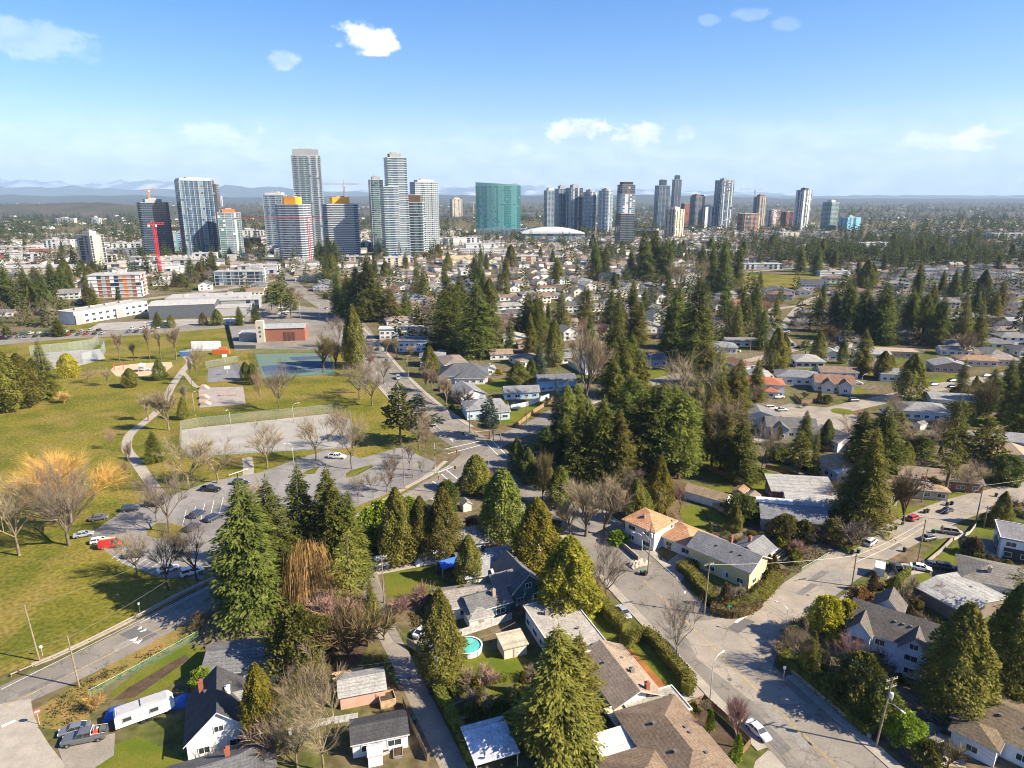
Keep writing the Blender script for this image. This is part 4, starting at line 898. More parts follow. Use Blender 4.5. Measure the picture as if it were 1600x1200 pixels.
for q in ([(1015,1090),(1065,1085),(1100,1062),(1118,1080),(1070,1105),(1035,1112)],[(1010,895),(1040,880),(1078,850),(1090,870),(1060,915),(1030,918)],[(770,850),(800,835),(850,850),(890,850),(880,865),(800,870)],[(1180,1190),(1200,1172),(1260,1200),(1250,1230),(1170,1230)],[(1400,1150),(1440,1130),(1500,1160),(1510,1200),(1430,1190)],
          [(1440,845),(1475,820),(1500,838),(1470,842)],[(1500,840),(1570,845),(1575,875),(1530,865)],[(1385,905),(1400,880),(1450,880),(1445,895)],[(1175,690),(1205,650),(1240,655),(1200,690)],[(1200,640),(1235,630),(1260,640),(1210,652)],[(1070,990),(1055,975),(1090,960)],[(560,880),(640,868),(660,885),(580,900)],[(640,985),(690,968),(690,1000),(650,1010)],[(1290,960),(1320,925),(1345,915),(1340,960)]):
    area('driveway', q, concrete if q[0][0] % 3 else gravel, .022)
for q in ([(965,1020),(985,1012),(1045,1075),(1020,1082),(1005,1068)],): area('mulch_bed', q, mulch, .024)
for q in ([(1215,1025),(1235,1015),(1380,1130),(1365,1160),(1300,1110)],[(1080,1120),(1105,1105),(1165,1165),(1150,1185),(1120,1170)],[(705,1100),(735,1090),(745,1112),(715,1120)],[(175,1095),(200,1075),(290,1022),(296,1030),(210,1090)],[(240,1050),(262,1046),(250,1056)],[(1085,775),(1120,830),(1140,840),(1120,845)],[(480,930),(560,925),(600,960),(560,1040),(500,1040),(440,1060)]): area('planting_bed', q, soil, .020)

# repairs, covers and stains on the roads
rr = random.Random(12)
def road_rect(line, s, off, l_, w_, mat, name, z):
    d = 0
    for i in range(1, len(line)):
        q = (line[i]-line[i-1]).length
        if d+q >= s:
            t = (line[i]-line[i-1]).normalized(); n2 = Vector((-t.y,t.x,0)); c = line[i-1]+t*(s-d)+n2*off; sk = rr.uniform(-.3,.3)
            return sheet(name, [c+t*a*l_/2+n2*b*w_/2+t*sk*b for a, b in ((-1,-1),(1,-1),(1,1),(-1,1))], mat, z)
        d += q
oldp = surf('faded_patch',(.14,.132,.12),.95,.12,.4,coords='P',fine=(2,.15)); newp = surf('pale_patch',(.215,.20,.178),.95,.12,.4,coords='P',fine=(2,.15))
for k in range(16): road_rect(fineA, rr.uniform(20,330), rr.uniform(-6,6), rr.uniform(3,14), rr.uniform(1.0,3.2), rr.choice([oldp,newp]), 'road_patch', .044+k*.0004)
for k in range(9): road_rect(B_LINE, rr.uniform(20,180), rr.uniform(-3,3), rr.uniform(2,9), rr.uniform(.8,2.4), rr.choice([oldp,newp]), 'road_patch', .044+k*.0004)
for k in range(9): road_rect(C_LINE, rr.uniform(15,150), rr.uniform(-4,4), rr.uniform(2,9), rr.uniform(.8,2.4), rr.choice([oldp,newp]), 'road_patch', .046+k*.0004)
for (x,y) in ((53,1077),(1140,1062),(1022,948),(1262,930),(1345,872),(760,712),(640,1060)): disc('manhole_cover', (x,y), .42, MAT['fresh_asphalt'], .057)
# ------------------------------------------------------------------ skyline
g = (('dark',3),('blue',3),('pale',1))
tower('dark blue glass tower with white balconies down its left edge, behind the red crane', 213, 262, 311, 399, 40, (('dark',5),('blue',3)), 'grey', .12, .55, ('grey',5,.6), fin='black', bal=([3],9,1.6), thick=.35)
tower('tall grey-blue tower with white vertical fins, hiding part of the brown tower', 272, 330, 279, 399, 40, (('blue',5),('dark',3),('pale',1)), 'grey', .1, .5, ('white',3,.95), fin='white', finstep=2, bal=([3],9,1.6), thick=.35, vert=True)
tower('brown and grey tower partly hidden behind the tall finned tower', 314, 341, 282, 388, 10, (('dark',4),('brown',3),('concrete',2)), 'concrete', .5, .9, ('brown',6,.5))
tower('green tinted glass tower with an orange-red roof', 338, 375, 327, 400, 24, (('green',4),('pale',3),('white',1)), 'white', .25, .8, ('orange',5,.55), fin='white', finstep=3)
tower('pale glass tower half hidden behind the rounded tower with orange cap', 410, 448, 301, 394, 5, (('pale',3),('blue',3)), 'white', .3, .8, ('white',4,.8), fin='white', finstep=3)
tower('rounded tower with banded balconies and orange cap beside the lower red crane', 428, 484, 308, 407, -6, (('pale',3),('blue',3)), 'white', 1.3, .75, ('safety',10,.56), shape=[(-1,-.8),(-.75,-1),(.75,-1),(1,-.8),(1,.8),(-1,.8)], thick=1.2)
tower('tallest cream tower with many small windows left of centre', 454, 500, 234, 386, 14, (('pale',5),('green',2),('dark',1),('white',2)), 'white', .35, .8, ('grey',10,.9), thick=.9, bal=([0,1],3,1.3))
tower('rounded tower with banded balconies and orange cap right of the dark trees', 502, 558, 308, 400, 16, (('pale',4),('blue',2)), 'white', 1.4, .75, ('safety',10,.56), shape=[(-1,-.8),(-.75,-1),(.75,-1),(1,-.8),(1,.8),(-1,.8)], thick=1.2)
tower('slim dark glass tower left of the stepped grey tower', 575, 598, 276, 393, 20, (('dark',5),('green',2)), 'white', .3, 1., ('grey',5,.6), fin='white', finstep=4)
tower('tallest stepped grey tower with pale balconies at the centre of the cluster', 592, 636, 240, 402, 22, (('blue',2),('pale',4),('green',1)), 'white', .7, .8, ('grey',6,.6), step=(-.25,.6,.72), thick=.9)
tower('glass office block with dark brown upper floors and white roof box', 622, 662, 305, 400, 2, (('dark',3),('green',2),('pale',1)), 'white', .5, .8, ('brown',22,.85), thick=.9, fh=3.8)
tower('white gridded tower at the right end of the central cluster', 640, 684, 281, 392, 26, (('pale',4),('dark',1),('green',1)), 'white', .3, .7, ('white',4,.7), fin='white', finstep=1, thick=1.0)
tower('distant beige twin topped tower left of the teal glass tower', 703, 722, 309, 339, 20, (('beige',3),('dark',2)), 'beige', .3, .9, ('beige',6,.6))
def teal():
    p, w_, d_, h = tower_at(743, 813, 285, 366, 2, .45); t = thing('office_tower', 'broad teal glass office tower with a sloping curved top', 'tower', p, R(2))
    n = 12; fr = [(-w_/2+w_*k/n, -d_/2-6*math.sin(math.pi*k/n)) for k in range(n+1)]; poly = fr+[(w_/2,d_/2),(-w_/2,d_/2)]
    floors(t, poly, 0, h*.93, (('teal',3),('tealp',3),('pale',1)), 'tealp', .15, fin='tealp', finstep=2, seed=4, thick=.8, finover=.25, fh=3.8, bay=3.6)
    m = MB(); vs = []
    for k, (x, y) in enumerate(poly): vs.append((x,y,h*.93+.8))
    for k, (x, y) in enumerate(poly): vs.append((x,y,h*(1.0-.05*(x/w_+.5))))
    q = len(poly); m.add(vs, [(i,(i+1)%q,q+(i+1)%q,q+i) for i in range(q)]+[tuple(range(q,2*q))]); put('glass_crown', m.mesh('glass_crown',[PM['tealp']]), t)
    put('podium', MB().box((8,-d_*.9,0),(w_*1.15,d_*1.3,14)).mesh('podium',[PM['pale']]), t); OCC.append((p.x,p.y,w_))
teal()
def mall():
    p = G(862,377); t = thing('low_hall', 'long low white hall with a curved roof right of the teal tower', 'building', p, R(2)); sc = scale_at(p); w_ = 96/sc; h = height_at(355,p.y)
    floors(t, rect(w_, w_*.5), 0, h*.62, (('pale',2),('tealp',2),('white',3)), 'white', .4, fh=5, bay=6, thick=1.2)
    m = MB(); n = 14; vs = []
    for k in range(n+1):
        x = -w_/2+w_*k/n; z = h*.64+h*.36*math.sin(math.pi*k/n)**.8
        vs += [(x,-w_*.27,z),(x,w_*.27,z),(x,-w_*.27,h*.6),(x,w_*.27,h*.6)]
    fs = []
    for k in range(n): a = 4*k; fs += [(a,a+4,a+5,a+1),(a+2,a+6,a+4,a),(a+3,a+1,a+5,a+7)]
    put('curved_roof', m.add(vs,fs).mesh('curved_roof',[PM['white']],smooth=True), t)
mall()
tower('bluish glass tower at the left of the five tower row', 850, 869, 294, 358, 20, (('blue',3),('pale',3)), 'white', .2, 1., ('white',6,.6), fin='white', finstep=3)
tower('grey tower second from the left in the five tower row', 867, 888, 290, 362, 20, (('blue',3),('dark',2),('pale',2)), 'grey', .2, 1., ('grey',8,.5), fin='white', finstep=3, vert=True)
tower('grey tower with bright edges in the middle of the five tower row', 884, 911, 289, 363, 20, (('dark',3),('blue',2),('white',1)), 'grey', .2, 1., ('grey',7,.5), fin='white', finstep=3, vert=True)
tower('round pale tower fourth in the five tower row', 910, 934, 297, 364, 0, (('pale',3),('blue',2),('white',1)), 'white', .3, 1., ('grey',5,.6), shape='ell')
tower('round pale tower at the right end of the five tower row', 934, 960, 295, 365, 0, (('pale',3),('white',2),('blue',1)), 'white', .3, 1., ('grey',5,.6), shape='ell')
def checker():
    p, w_, d_, h = tower_at(964, 994, 283, 383, 16, .8); t = thing('apartment_tower', 'black and white checkered tower standing alone right of the white hall', 'tower', p, R(16))
    floors(t, rect(w_,d_), 0, h*.5, (('black',4),('dark',3)), 'grey', .2, seed=3); floors(t, rect(w_*.97,d_*.97), h*.5+.6, h*.8, (('pale',4),('blue',2),('white',2)), 'white', .3, seed=5); floors(t, rect(w_*.93,d_*.93), h*.8+.6, h*.94, (('brown',2),('dark',3),('white',1)), 'grey', .2, seed=6)
    put('penthouse', MB().box((0,0,h*.94+.8),(w_*.7,d_*.7,h*.04)).mesh('penthouse',[PM['black']]), t); OCC.append((p.x,p.y,w_))
checker()
tower('stepped blue tower left of the slim dark spire tower', 1024, 1048, 281, 356, 15, (('blue',4),('dark',2)), 'grey', .15, .8, ('dark',24,.5), fin='white', finstep=3)
tower('slim dark spire tower rising behind the beige block', 1051, 1066, 274, 346, 15, (('dark',4),('blue',2)), 'grey', .15, .9, ('dark',14,.6), fin='white', finstep=4)
tower('stout beige concrete block in front of the slim spire tower', 1040, 1070, 324, 373, 40, (('dark',2),('beige',4)), 'beige', .2, .8, ('beige',4,.5), fin='beige', finstep=2)
tower('red-brown tower peeping out behind the beige block', 1064, 1079, 318, 352, 20, (('red',3),('dark',2)), 'red', .2, 1.)
tower('grey glass tower with a dark top left of the white slab', 1079, 1102, 304, 356, 22, (('blue',3),('dark',2),('brown',1)), 'grey', .2, .8, ('brown',5,.8))
tower('white slab block with rows of small windows', 1094, 1118, 321, 356, 24, (('white',5),('dark',2)), 'white', .2, .7, ('white',4,.5))
tower('tall grey and cream tower with vertical stripes right of the white slab', 1118, 1148, 279, 356, 22, (('blue',3),('dark',2),('white',2)), 'grey', .2, .8, ('grey',5,.5), fin='white', finstep=3, vert=True)
tower('bare concrete tower under construction beside the grey crane', 1179, 1199, 304, 352, 20, (('concrete',4),('brown',3),('dark',2)), 'concrete', .5, .9, ('red',6,.6))
tower('red-brick block left of the tower under construction', 1153, 1188, 334, 362, 20, (('red',5),('dark',2),('beige',1)), 'beige', .2, .6)
tower('short red and white block right of the tower under construction', 1199, 1219, 328, 354, 15, (('red',2),('white',3),('dark',2)), 'white', .2, .8)
tower('short red block left of the white striped tower', 1221, 1244, 331, 355, 15, (('red',4),('dark',2),('white',1)), 'red', .2, .8)
tower('white tower with dark vertical stripes standing alone on the right', 1245, 1270, 294, 358, 26, (('white',3),('dark',2)), 'white', .1, .9, ('black',5,.5), fin='white', finstep=2, vert=True)
tower('greenish glass tower right of the white striped tower', 1286, 1312, 313, 360, 30, (('green',3),('pale',2)), 'white', .5, .9, ('white',5,.5))
tower('turquoise mid rise at the right end of the skyline', 1311, 1346, 337, 361, 24, (('cyan',4),('blue',2),('pale',1)), 'cyan', .2, .6, ('cyan',4,.3))
tower('beige slab apartment block standing left of the dark blue tower', 118, 160, 361, 414, -25, (('dark',3),('beige',3),('grey',2)), 'beige', .5, .7, ('beige',6,.5), fin='beige', finstep=4)
tower('small far white tower seen over the trees on the left', 336, 347, 306, 326, 10, (('white',3),('dark',1)), 'white', .2, .8)
tower('bright blue mid rise between the two left towers', 259, 281, 363, 392, 8, (('blue',3),('cyan',1),('white',1)), 'white', .2, .7)
tower('tan low block right of the brown tower', 323, 338, 350, 391, 10, (('beige',5),('dark',1)), 'beige', .1, .9)
crane('small orange crane above the dark blue tower', (243,380), 291, (.8,.32,.05), 22, 10, 10, 0, 1.4)
crane('red crane in front of the dark blue tower', (251,430), 345, (.62,.03,.05), 12, 8, 60, 0, 1.3)
crane('red crane with pale jib in front of the rounded orange capped tower', (486,410), 337, (.62,.03,.05), 20, 95, 6, 0, 1.3)
crane('far grey-red crane between the tall cream tower and the grey cluster', (543,385), 281, (.38,.18,.16), 26, 60, 2, 0, 1.3)
crane('grey crane beside the concrete tower on the right', (1175,352), 292, (.30,.36,.42), 22, 45, 4, 0, 1.5)
crane('small tan crane near the far beige tower', (740,340), 315, (.5,.36,.15), 20, 14, 40, 0, 1.5)
# ------------------------------------------------------------------ mid-distance blocks
block('white six-storey flats with brick-red and orange panels beside the red crane', (188,462), 40, 22, 19, 14, (('red',2),('orange',1),('dark',2),('white',2),('grey',1)), over=.5, vert=True)
block('white office block with large square windows left of the main road', (378,444), 46, 16, 13, 6, (('dark',3),('pale',2),('white',1)), over=.3, fin='white', finstep=2, bay=4)
block('pale office block at the left kerb of the main road behind the hall', (402,437), 18, 14, 12, 6, (('pale',3),('white',2),('dark',2)), over=.3)
block('long low block below the white grid tower', (622,416), 34, 18, 11, 20, (('beige',3),('dark',2)), 'beige')
block('low podium with white columns between the two rounded towers', (545,408), 60, 16, 6, 4, (('white',2),('dark',2),('orange',1)))
block('wide tan shed roofed store on the far left', (58,426), 90, 40, 7, 8, (('beige',4),('grey',1)), 'beige', name='low_store')
block('pale flats in front of the teal tower', (812,412), 46, 18, 10, 10, (('beige',2),('red',2),('dark',1)), 'beige')
block('mint roofed long flats right of the bare poplars', (1132,402), 64, 16, 10, 8, (('pale',2),('white',3),('dark',1)), 'white')
block('white low school hall beside the far playing field', (1302,431), 36, 10, 5, 4, (('white',6),('dark',1)), 'white', name='low_hall')
block('long low school beside the far playing field, dark fronted', (1180,420), 60, 14, 6, 4, (('dark',2),('grey',3),('white',1)), 'grey', name='low_hall')
block('white flats among trees at the far right edge', (1572,376), 70, 24, 14, 4, (('white',4),('dark',2)), 'white')
block('white block on the far wooded slope', (104,348), 60, 20, 14, 4, (('white',4),('dark',1)), 'white'); block('small white block on the far wooded slope, right one', (150,350), 30, 16, 18, 4, (('white',4),('dark',1)), 'white')
for i, (x, y, w_, c) in enumerate(((40,395,46,'beige'),(95,388,40,'white'),(205,392,50,'white'),(185,400,60,'grey'),(395,372,44,'white'),(390,384,40,'red'),(670,384,40,'white'),(640,372,56,'beige'),(720,384,60,'white'),(700,372,50,'beige'),(560,376,40,'beige'),(1010,372,44,'red'),(1360,392,50,'white'),(1230,372,40,'beige'),(1120,385,36,'beige'),(750,395,46,'white'),(430,398,26,'white'),(15,405,40,'red'))):
    t = block('x', (x,y), w_, 22, 9+(i*5)%7, 5+(i*7)%20, ((c,4),('dark',2)), c, name='low_block'); t['group'] = 'low blocks round the tower bases'; AUTO.append((t, {'beige':'beige','white':'white','grey':'grey','red':'brick red'}[c]+' low commercial block'))
# school, white classroom wing and dark gym
def school():
    a, b = G(118,508), G(232,488); d = b-a; rz = math.degrees(math.atan2(d.y,d.x)); c = (a+b)/2; t = thing('school_building', 'white two-storey school wing with small square windows beyond the playing field', 'building', c, R(rz)); nrm = Vector((-d.y,d.x,0)).normalized()
    W_, D_, h = d.length, 16, 8.5; t.location = c+nrm*D_/2
    put('wall', MB().box((0,0,0),(W_,D_,h)).mesh('wall',[paint]), t, (.66,.66,.63)); put('roof', roof_mesh(W_,D_,h,'flat',0,'x',.3).mesh('roof',[shingle,fascia]), t, (.33,.32,.30))
    for st in range(2):
        for k in range(11):
            if k == 6: continue
            window(t, -W_/2+W_*(k+.7)/11, -D_/2-.01, 1.0+st*3.9, 0, 2.2, 1.5, 1, (.25,.25,.26))
    for x in (-W_/2+3, W_*.08): put('entrance_bay', MB().box((x,-D_/2-.6,0),(6,1.2,6.5)).mesh('entrance_bay',[PM['grey']]), t)
    for k in range(4): put('roof_unit', MB().box((-W_*.35+k*W_*.2,2,h+.4),(2.4,1.8,1.1)).mesh('roof_unit',[PM['roofgrey']]), t)
    a, b = G(222,492), G(296,500); cgy = G(292,500); t2 = thing('school_gym', 'dark grey school gym with a pale sloping roof', 'building', G(286,497), R(16)); 
    put('wall', MB().box((0,14,0),(44,28,9.5)).mesh('wall',[paint]), t2, (.085,.095,.11)); put('roof', roof_mesh(44,28,9.5,'gable',1.2,'x',.2).mesh('roof',[shingle,fascia]), t2, (.36,.355,.34), (0,14,0))
    put('annex_wall', MB().box((34,8,0),(24,16,6)).mesh('annex_wall',[paint]), t2, (.33,.32,.31)); put('annex_roof', roof_mesh(24,16,6,'flat',0,'x',.2).mesh('annex_roof',[shingle,fascia]), t2, (.38,.37,.35), (34,8,0))
    block('pale grey flat roofed school block behind the dark gym', (330,478), 60, 26, 8, 14, (('white',3),('grey',2),('dark',1)), 'white', name='school_building')
    block('long low school wing on the right, before the white offices', (372,480), 34, 22, 7, 14, (('grey',3),('dark',1)), 'grey', name='school_building')
    for i, x in enumerate((248, 352, 370)):
        p = G(x, 511 if i == 0 else 506); house(f'white flat roofed classroom cabin, {["beside the dark gym","left of two by the gym corner","right of two by the gym corner"][i]}', p, 6, [(0,0,15 if i == 0 else 9,6,3.2,'flat',0,'x',.2)], (.62,.62,.60), (.42,.41,.40), name='portable_cabin', cat='cabin')
school()
for q in ((150,500),(200,490),(260,490),(300,490),(340,475),(375,478)): OCC.append((*G(*q)[:2], 20))
def hall():
    p = G(440,533); t = thing('brick_hall', 'red-brick hall with grey roof and a pale square stair tower', 'building', p, R(8)); sc = scale_at(p)
    W_, D_, h = 24, 14, 8
    put('wall', MB().box((2,D_/2,0),(W_,D_,h)).mesh('wall',[paint]), t, (.26,.105,.07)); put('roof', roof_mesh(W_,D_,h,'gable',1.4,'x',.5).mesh('roof',[shingle,fascia]), t, (.27,.28,.29), (2,D_/2,0))
    put('tower', MB().box((-11.5,-.6,0),(4.4,4.2,13)).mesh('tower',[paint]), t, (.45,.41,.34))
    for k in range(3): window(t, -11.5,-2.72,3.4+k*2.6,0,1.,1.,0,(.3,.28,.24))
    for k in range(3): door(t, 2.2+k*2.4,-.03,.05,0,2.,5.4,(.10,.045,.03))
    put('annex_wall', MB().box((-19,D_*.55,0),(12,D_*.8,4.6)).mesh('annex_wall',[paint]), t, (.26,.25,.24)); put('annex_roof', roof_mesh(12,D_*.8,4.6,'flat',0,'x',.2).mesh('annex_roof',[shingle,fascia]), t, (.3,.31,.32), (-19,D_*.55,0)); OCC.append((p.x,p.y,20))
hall()
# ------------------------------------------------------------------ near houses
BRICK=(.28,.10,.06); WHITE=(.62,.62,.60); CREAM=(.62,.55,.40); GREY=(.155,.155,.155); DARK=(.055,.055,.058); SLATE=(.085,.09,.10); BROWN=(.18,.132,.092); TAN=(.34,.24,.15); LIGHT=(.28,.275,.26); RED=(.24,.085,.05); MID=(.23,.215,.195); BLUEW=(.30,.42,.55)
Vd = Vector((-math.sin(R(GRID)), math.cos(R(GRID)), 0)); Ud = Vector((Vd.y, -Vd.x, 0))
house('steep white gabled house with black roof beside the white trailer', G(345,1178)+Vd*5.6, GRID+2, [(0,0,9.6,11,3.4,'gable',4.4,'y',.45),(4.6,.6,4.2,6.5,3.2,'gable',2.6,'x',.3,(.23,.225,.21))], WHITE, DARK, chim=((-2.6,3.6,5.0,2.4,BRICK),(1.6,.2,6.4,1.1,WHITE)), doors=((3.2,-5.55,0,0,.95,2.0,(.4,.16,.08)),), vents=2)
house('dark grey roof cut off by the bottom edge, below the steep white gabled house', G(345,1238), GRID+4, [(0,0,15,9,3,'hip',2.6,'x',.6)], WHITE, (.10,.10,.105), chim=((1.5,1.2,4.6,1.6,BRICK),), vents=2)
house('long low house with shadowed dark roof and skylight beside the round green bush', G(385,1022,3.2), GRID-12, [(0,0,13,8.6,3.0,'gable',1.3,'x',.5)], (.45,.45,.44), (.13,.13,.13), vents=2)
house('pink garden shed with grey roof beside the back lane', G(566,1086), GRID-4, [(0,0,7.6,5.4,2.7,'gable',1.0,'x',.35)], (.55,.34,.26), LIGHT, name='shed', cat='shed', wins=False, doors=((2.6,-2.72,0,0,.9,1.9,(.5,.3,.22)),))
house('dark roofed white outbuilding with a small greenhouse beside the back lane', G(592,1138,2.4), GRID-5, [(0,0,8.6,5.2,2.6,'gable',1.0,'x',.3),(-1.,-4.0,2.2,2.2,2.0,'gable',.6,'x',.1,(.6,.62,.63))], (.62,.62,.62), DARK, name='shed', cat='shed')
house('white sheeted patio cover beside the back lane hedge', G(765,1157,2.7), GRID, [(0,0,6.8,7.4,-2.6,'shed',.3,'x',.2)], WHITE, (.50,.50,.53), name='patio_cover', cat='shelter')
house('flat beige roofed house set along the main road', G(882,978,4), GRID, [(0,0,9.6,17,4.0,'flat',0,'y',.5)], WHITE, (.30,.275,.24), vents=4, chim=((-2,4.5,4.2,.9,(.2,.18,.17)),))
house('tan gabled house with brick chimney and flat carport by the L-shaped hedge', G(967,1048,4), GRID, [(0,0,8.6,13.5,3.2,'gable',2.0,'y',.6),(2.2,-8.7,9.6,5.6,3.0,'flat',0,'x',.3,(.30,.28,.24)),(-3.6,-9.6,5,6,-2.8,'flat',0,'x',.2,(.48,.40,.28))], WHITE, (.27,.21,.155), chim=((1.8,-6.4,3.2,2.6,BRICK),(1.4,-2,4.2,1.3,(.2,.17,.15))), vents=2)
house('big brown hip roofed house at the bottom edge with a corrugated patio roof', G(1058,1165,4), GRID, [(0,0,10.5,18,4.2,'hip',2.3,'y',.6),(-7.6,-3.5,10,9.5,4.1,'hip',1.9,'x',.6),(-8.2,4.0,6.4,5.0,-3.1,'shed',.6,'x',.2,(.55,.54,.52))], (.60,.62,.62), BROWN, vents=5)
house('teal steep roofed house behind the flat roofed one', G(815,935)+Vd*3, GRID+6, [(0,0,8.4,11,3.4,'gable',3.8,'y',.5),(-4.4,-1,5,4.6,4.6,'gable',1.8,'x',.3),(-9.4,-3.8,9,6.5,3,'gable',1.5,'x',.4)], (.045,.13,.145), (.115,.115,.115), chim=((-8,-5,3.2,2.2,(.34,.28,.22)),(.6,2,5.8,1.2,(.12,.1,.1))), trim=(.7,.72,.72))
house('long grey-brown roofed bungalow behind the small spruce', G(733,925,3.6), GRID-6, [(0,0,13.5,7.6,2.9,'gable',1.7,'x',.5)], WHITE, (.215,.195,.17), vents=1)
house('hip roofed house with white lean-to next to the tarped boat', G(762,872,4), GRID-4, [(0,0,12.5,11,3.2,'hip',2.2,'x',.5,(.235,.245,.245)),(3.6,-7.6,8,4.6,3,'shed',.9,'x',.3,(.60,.585,.56))], WHITE, (.235,.245,.245), chim=((-.6,2.2,4.6,1.2,(.07,.06,.06)),), vents=2)
house('small gabled house tucked under the big clipped cedar', G(724,834,3.8), GRID-6, [(0,0,13,8,3.2,'gable',1.6,'x',.5)], WHITE, (.19,.18,.165))
house('grey arched roof garden shed with skylights', G(748,972), GRID, [(0,0,5.2,4.2,2.3,'hip',1.2,'x',.2)], (.55,.53,.48), (.24,.23,.21), name='shed', cat='shed', wins=False, doors=((0,-2.12,0,0,1.2,1.9,(.3,.25,.2)),))
house('low white shed beside the round pool fence', G(800,1000,2.4), GRID, [(0,0,4.6,4,2.3,'shed',.4,'x',.3)], (.6,.55,.45), (.42,.36,.27), name='shed', cat='shed', wins=False, doors=((0,-2.05,0,0,.9,1.9,(.5,.45,.38)),))
house('split level white house with reddish tan hip roofs across the main road', G(1046,826,4), 43, [(-2.2,4.5,8.5,9,5.6,'hip',1.8,'x',.7),(1.6,-4.2,8.6,9.4,3.3,'hip',1.9,'x',.8)], WHITE, (.42,.225,.12), chim=((1,0,4.2,1.5,(.3,.2,.15)),(-4,5,6.4,.8,(.25,.2,.18))), doors=((-2.7,-2.,.1,-1.5708,1.0,2.05,(.3,.1,.05)),))
house('yellow house with grey roofs and brick chimneys on the corner', G(1138,866,4), -47, [(0,0,15.5,8.6,4.6,'gable',2.2,'x',.6),(3.0,6.5,7,7,4.4,'gable',1.8,'y',.5)], (.66,.56,.27), (.17,.17,.172), chim=((-.5,1.6,6.2,1.7,BRICK),(2,6,5.6,1.5,BRICK)), vents=3, doors=((1.6,-4.33,.3,0,1.1,2.1,(.6,.6,.58)),))
house('pale blue two-storey house with dark roof and front gables above the hedge bank', G(1392,1034)+Vector((.58,.81,0))*3.6, -37, [(0,0,15.5,9.5,5.4,'gable',3.2,'x',.5),(3.4,-4.0,4.4,5,5.5,'gable',2.3,'y',.35),(-5.6,-4.2,4.0,4.6,5.5,'gable',2.2,'y',.35),(-2.5,5.8,5,5,6.2,'gable',2.6,'y',.4)], (.60,.66,.76), (.105,.095,.085), trim=(.74,.75,.76), vents=3)
house('mossy brown roofed house at the right bottom corner', G(1592,1125,4), -46, [(0,0,15,11,3.4,'hip',2.2,'x',.6),(-4,-6.6,6,4.5,3.3,'hip',1.4,'y',.5)], (.62,.64,.67), (.135,.105,.07), chim=((2,2,5,1,(.6,.35,.1)),), vents=3)
house('wide garage with pale shallow roof and brown walls above the blue house', G(1502,924,3.4), 25, [(0,0,13.5,10.5,3.1,'gable',.9,'y',.4)], (.205,.165,.135), LIGHT, name='garage', cat='garage', vents=1, wins=False, doors=((-3.5,-5.28,0,0,2.6,2.3,(.3,.25,.2),True),))
house('brown-grey hip roofed white house with stub chimney at the right edge', G(1568,893,4.2), -28, [(0,0,16,11,3.4,'hip',2.1,'x',.6)], WHITE, (.17,.155,.135), chim=((-3,-2.5,4.2,1.6,(.4,.34,.26)),))
house('white modern house with black garage door at the right edge', G(1602,842,4), 62, [(0,0,10,11,5.2,'flat',0,'x',.4)], (.62,.66,.70), (.15,.15,.155), doors=((0,5.53,0,3.1416,5,3,(.03,.032,.035),True),(-5.05,2.2,0,-1.5708,5,3,(.03,.032,.035),True)))
house('tan roofed garden cottage on the bright lawn behind the split level house', G(1106,770,2.6), -40, [(0,0,12,5.2,2.5,'gable',1.3,'x',.4)], WHITE, (.27,.20,.13), name='garden_cottage', cat='shed', wins=False, doors=((5.98,0,0,1.5708,1.0,2.0,(.5,.45,.4)),))
house('brown wooden shed on the bright lawn, left of two', G(1157,768,1.8), -40, [(0,0,3.4,4,2.3,'gable',.8,'y',.2)], (.32,.19,.10), (.26,.16,.09), name='shed', cat='shed', wins=False, doors=((0,-2.05,0,0,1,1.8,(.25,.14,.07)),)); house('brown wooden shed on the bright lawn, right of two', G(1174,778,1.8), -40, [(0,0,3.6,4.2,2.4,'gable',.8,'y',.2)], (.38,.22,.11), (.20,.16,.13), name='shed', cat='shed', wins=False, doors=((0,-2.15,0,0,1,1.8,(.28,.16,.08)),))
def bulk(rows):
    """rows: label | roof-centre px, py | w d h roof rise axis rz | roof colour | wall colour | extra wings"""
    for (lb, px, py, w_, d_, h, kind, rise, ax, rz, rc, wc, *ex) in rows:
        house(lb, G(px, py, h+rise*.5), rz, [(0,0,w_,d_,h,kind,rise,ax,.5)]+list(ex), wc, rc, chim=((w_*.2,d_*.1,h+rise*.45,1.2,BRICK),) if int(px) % 3 == 0 and kind != 'flat' else ())
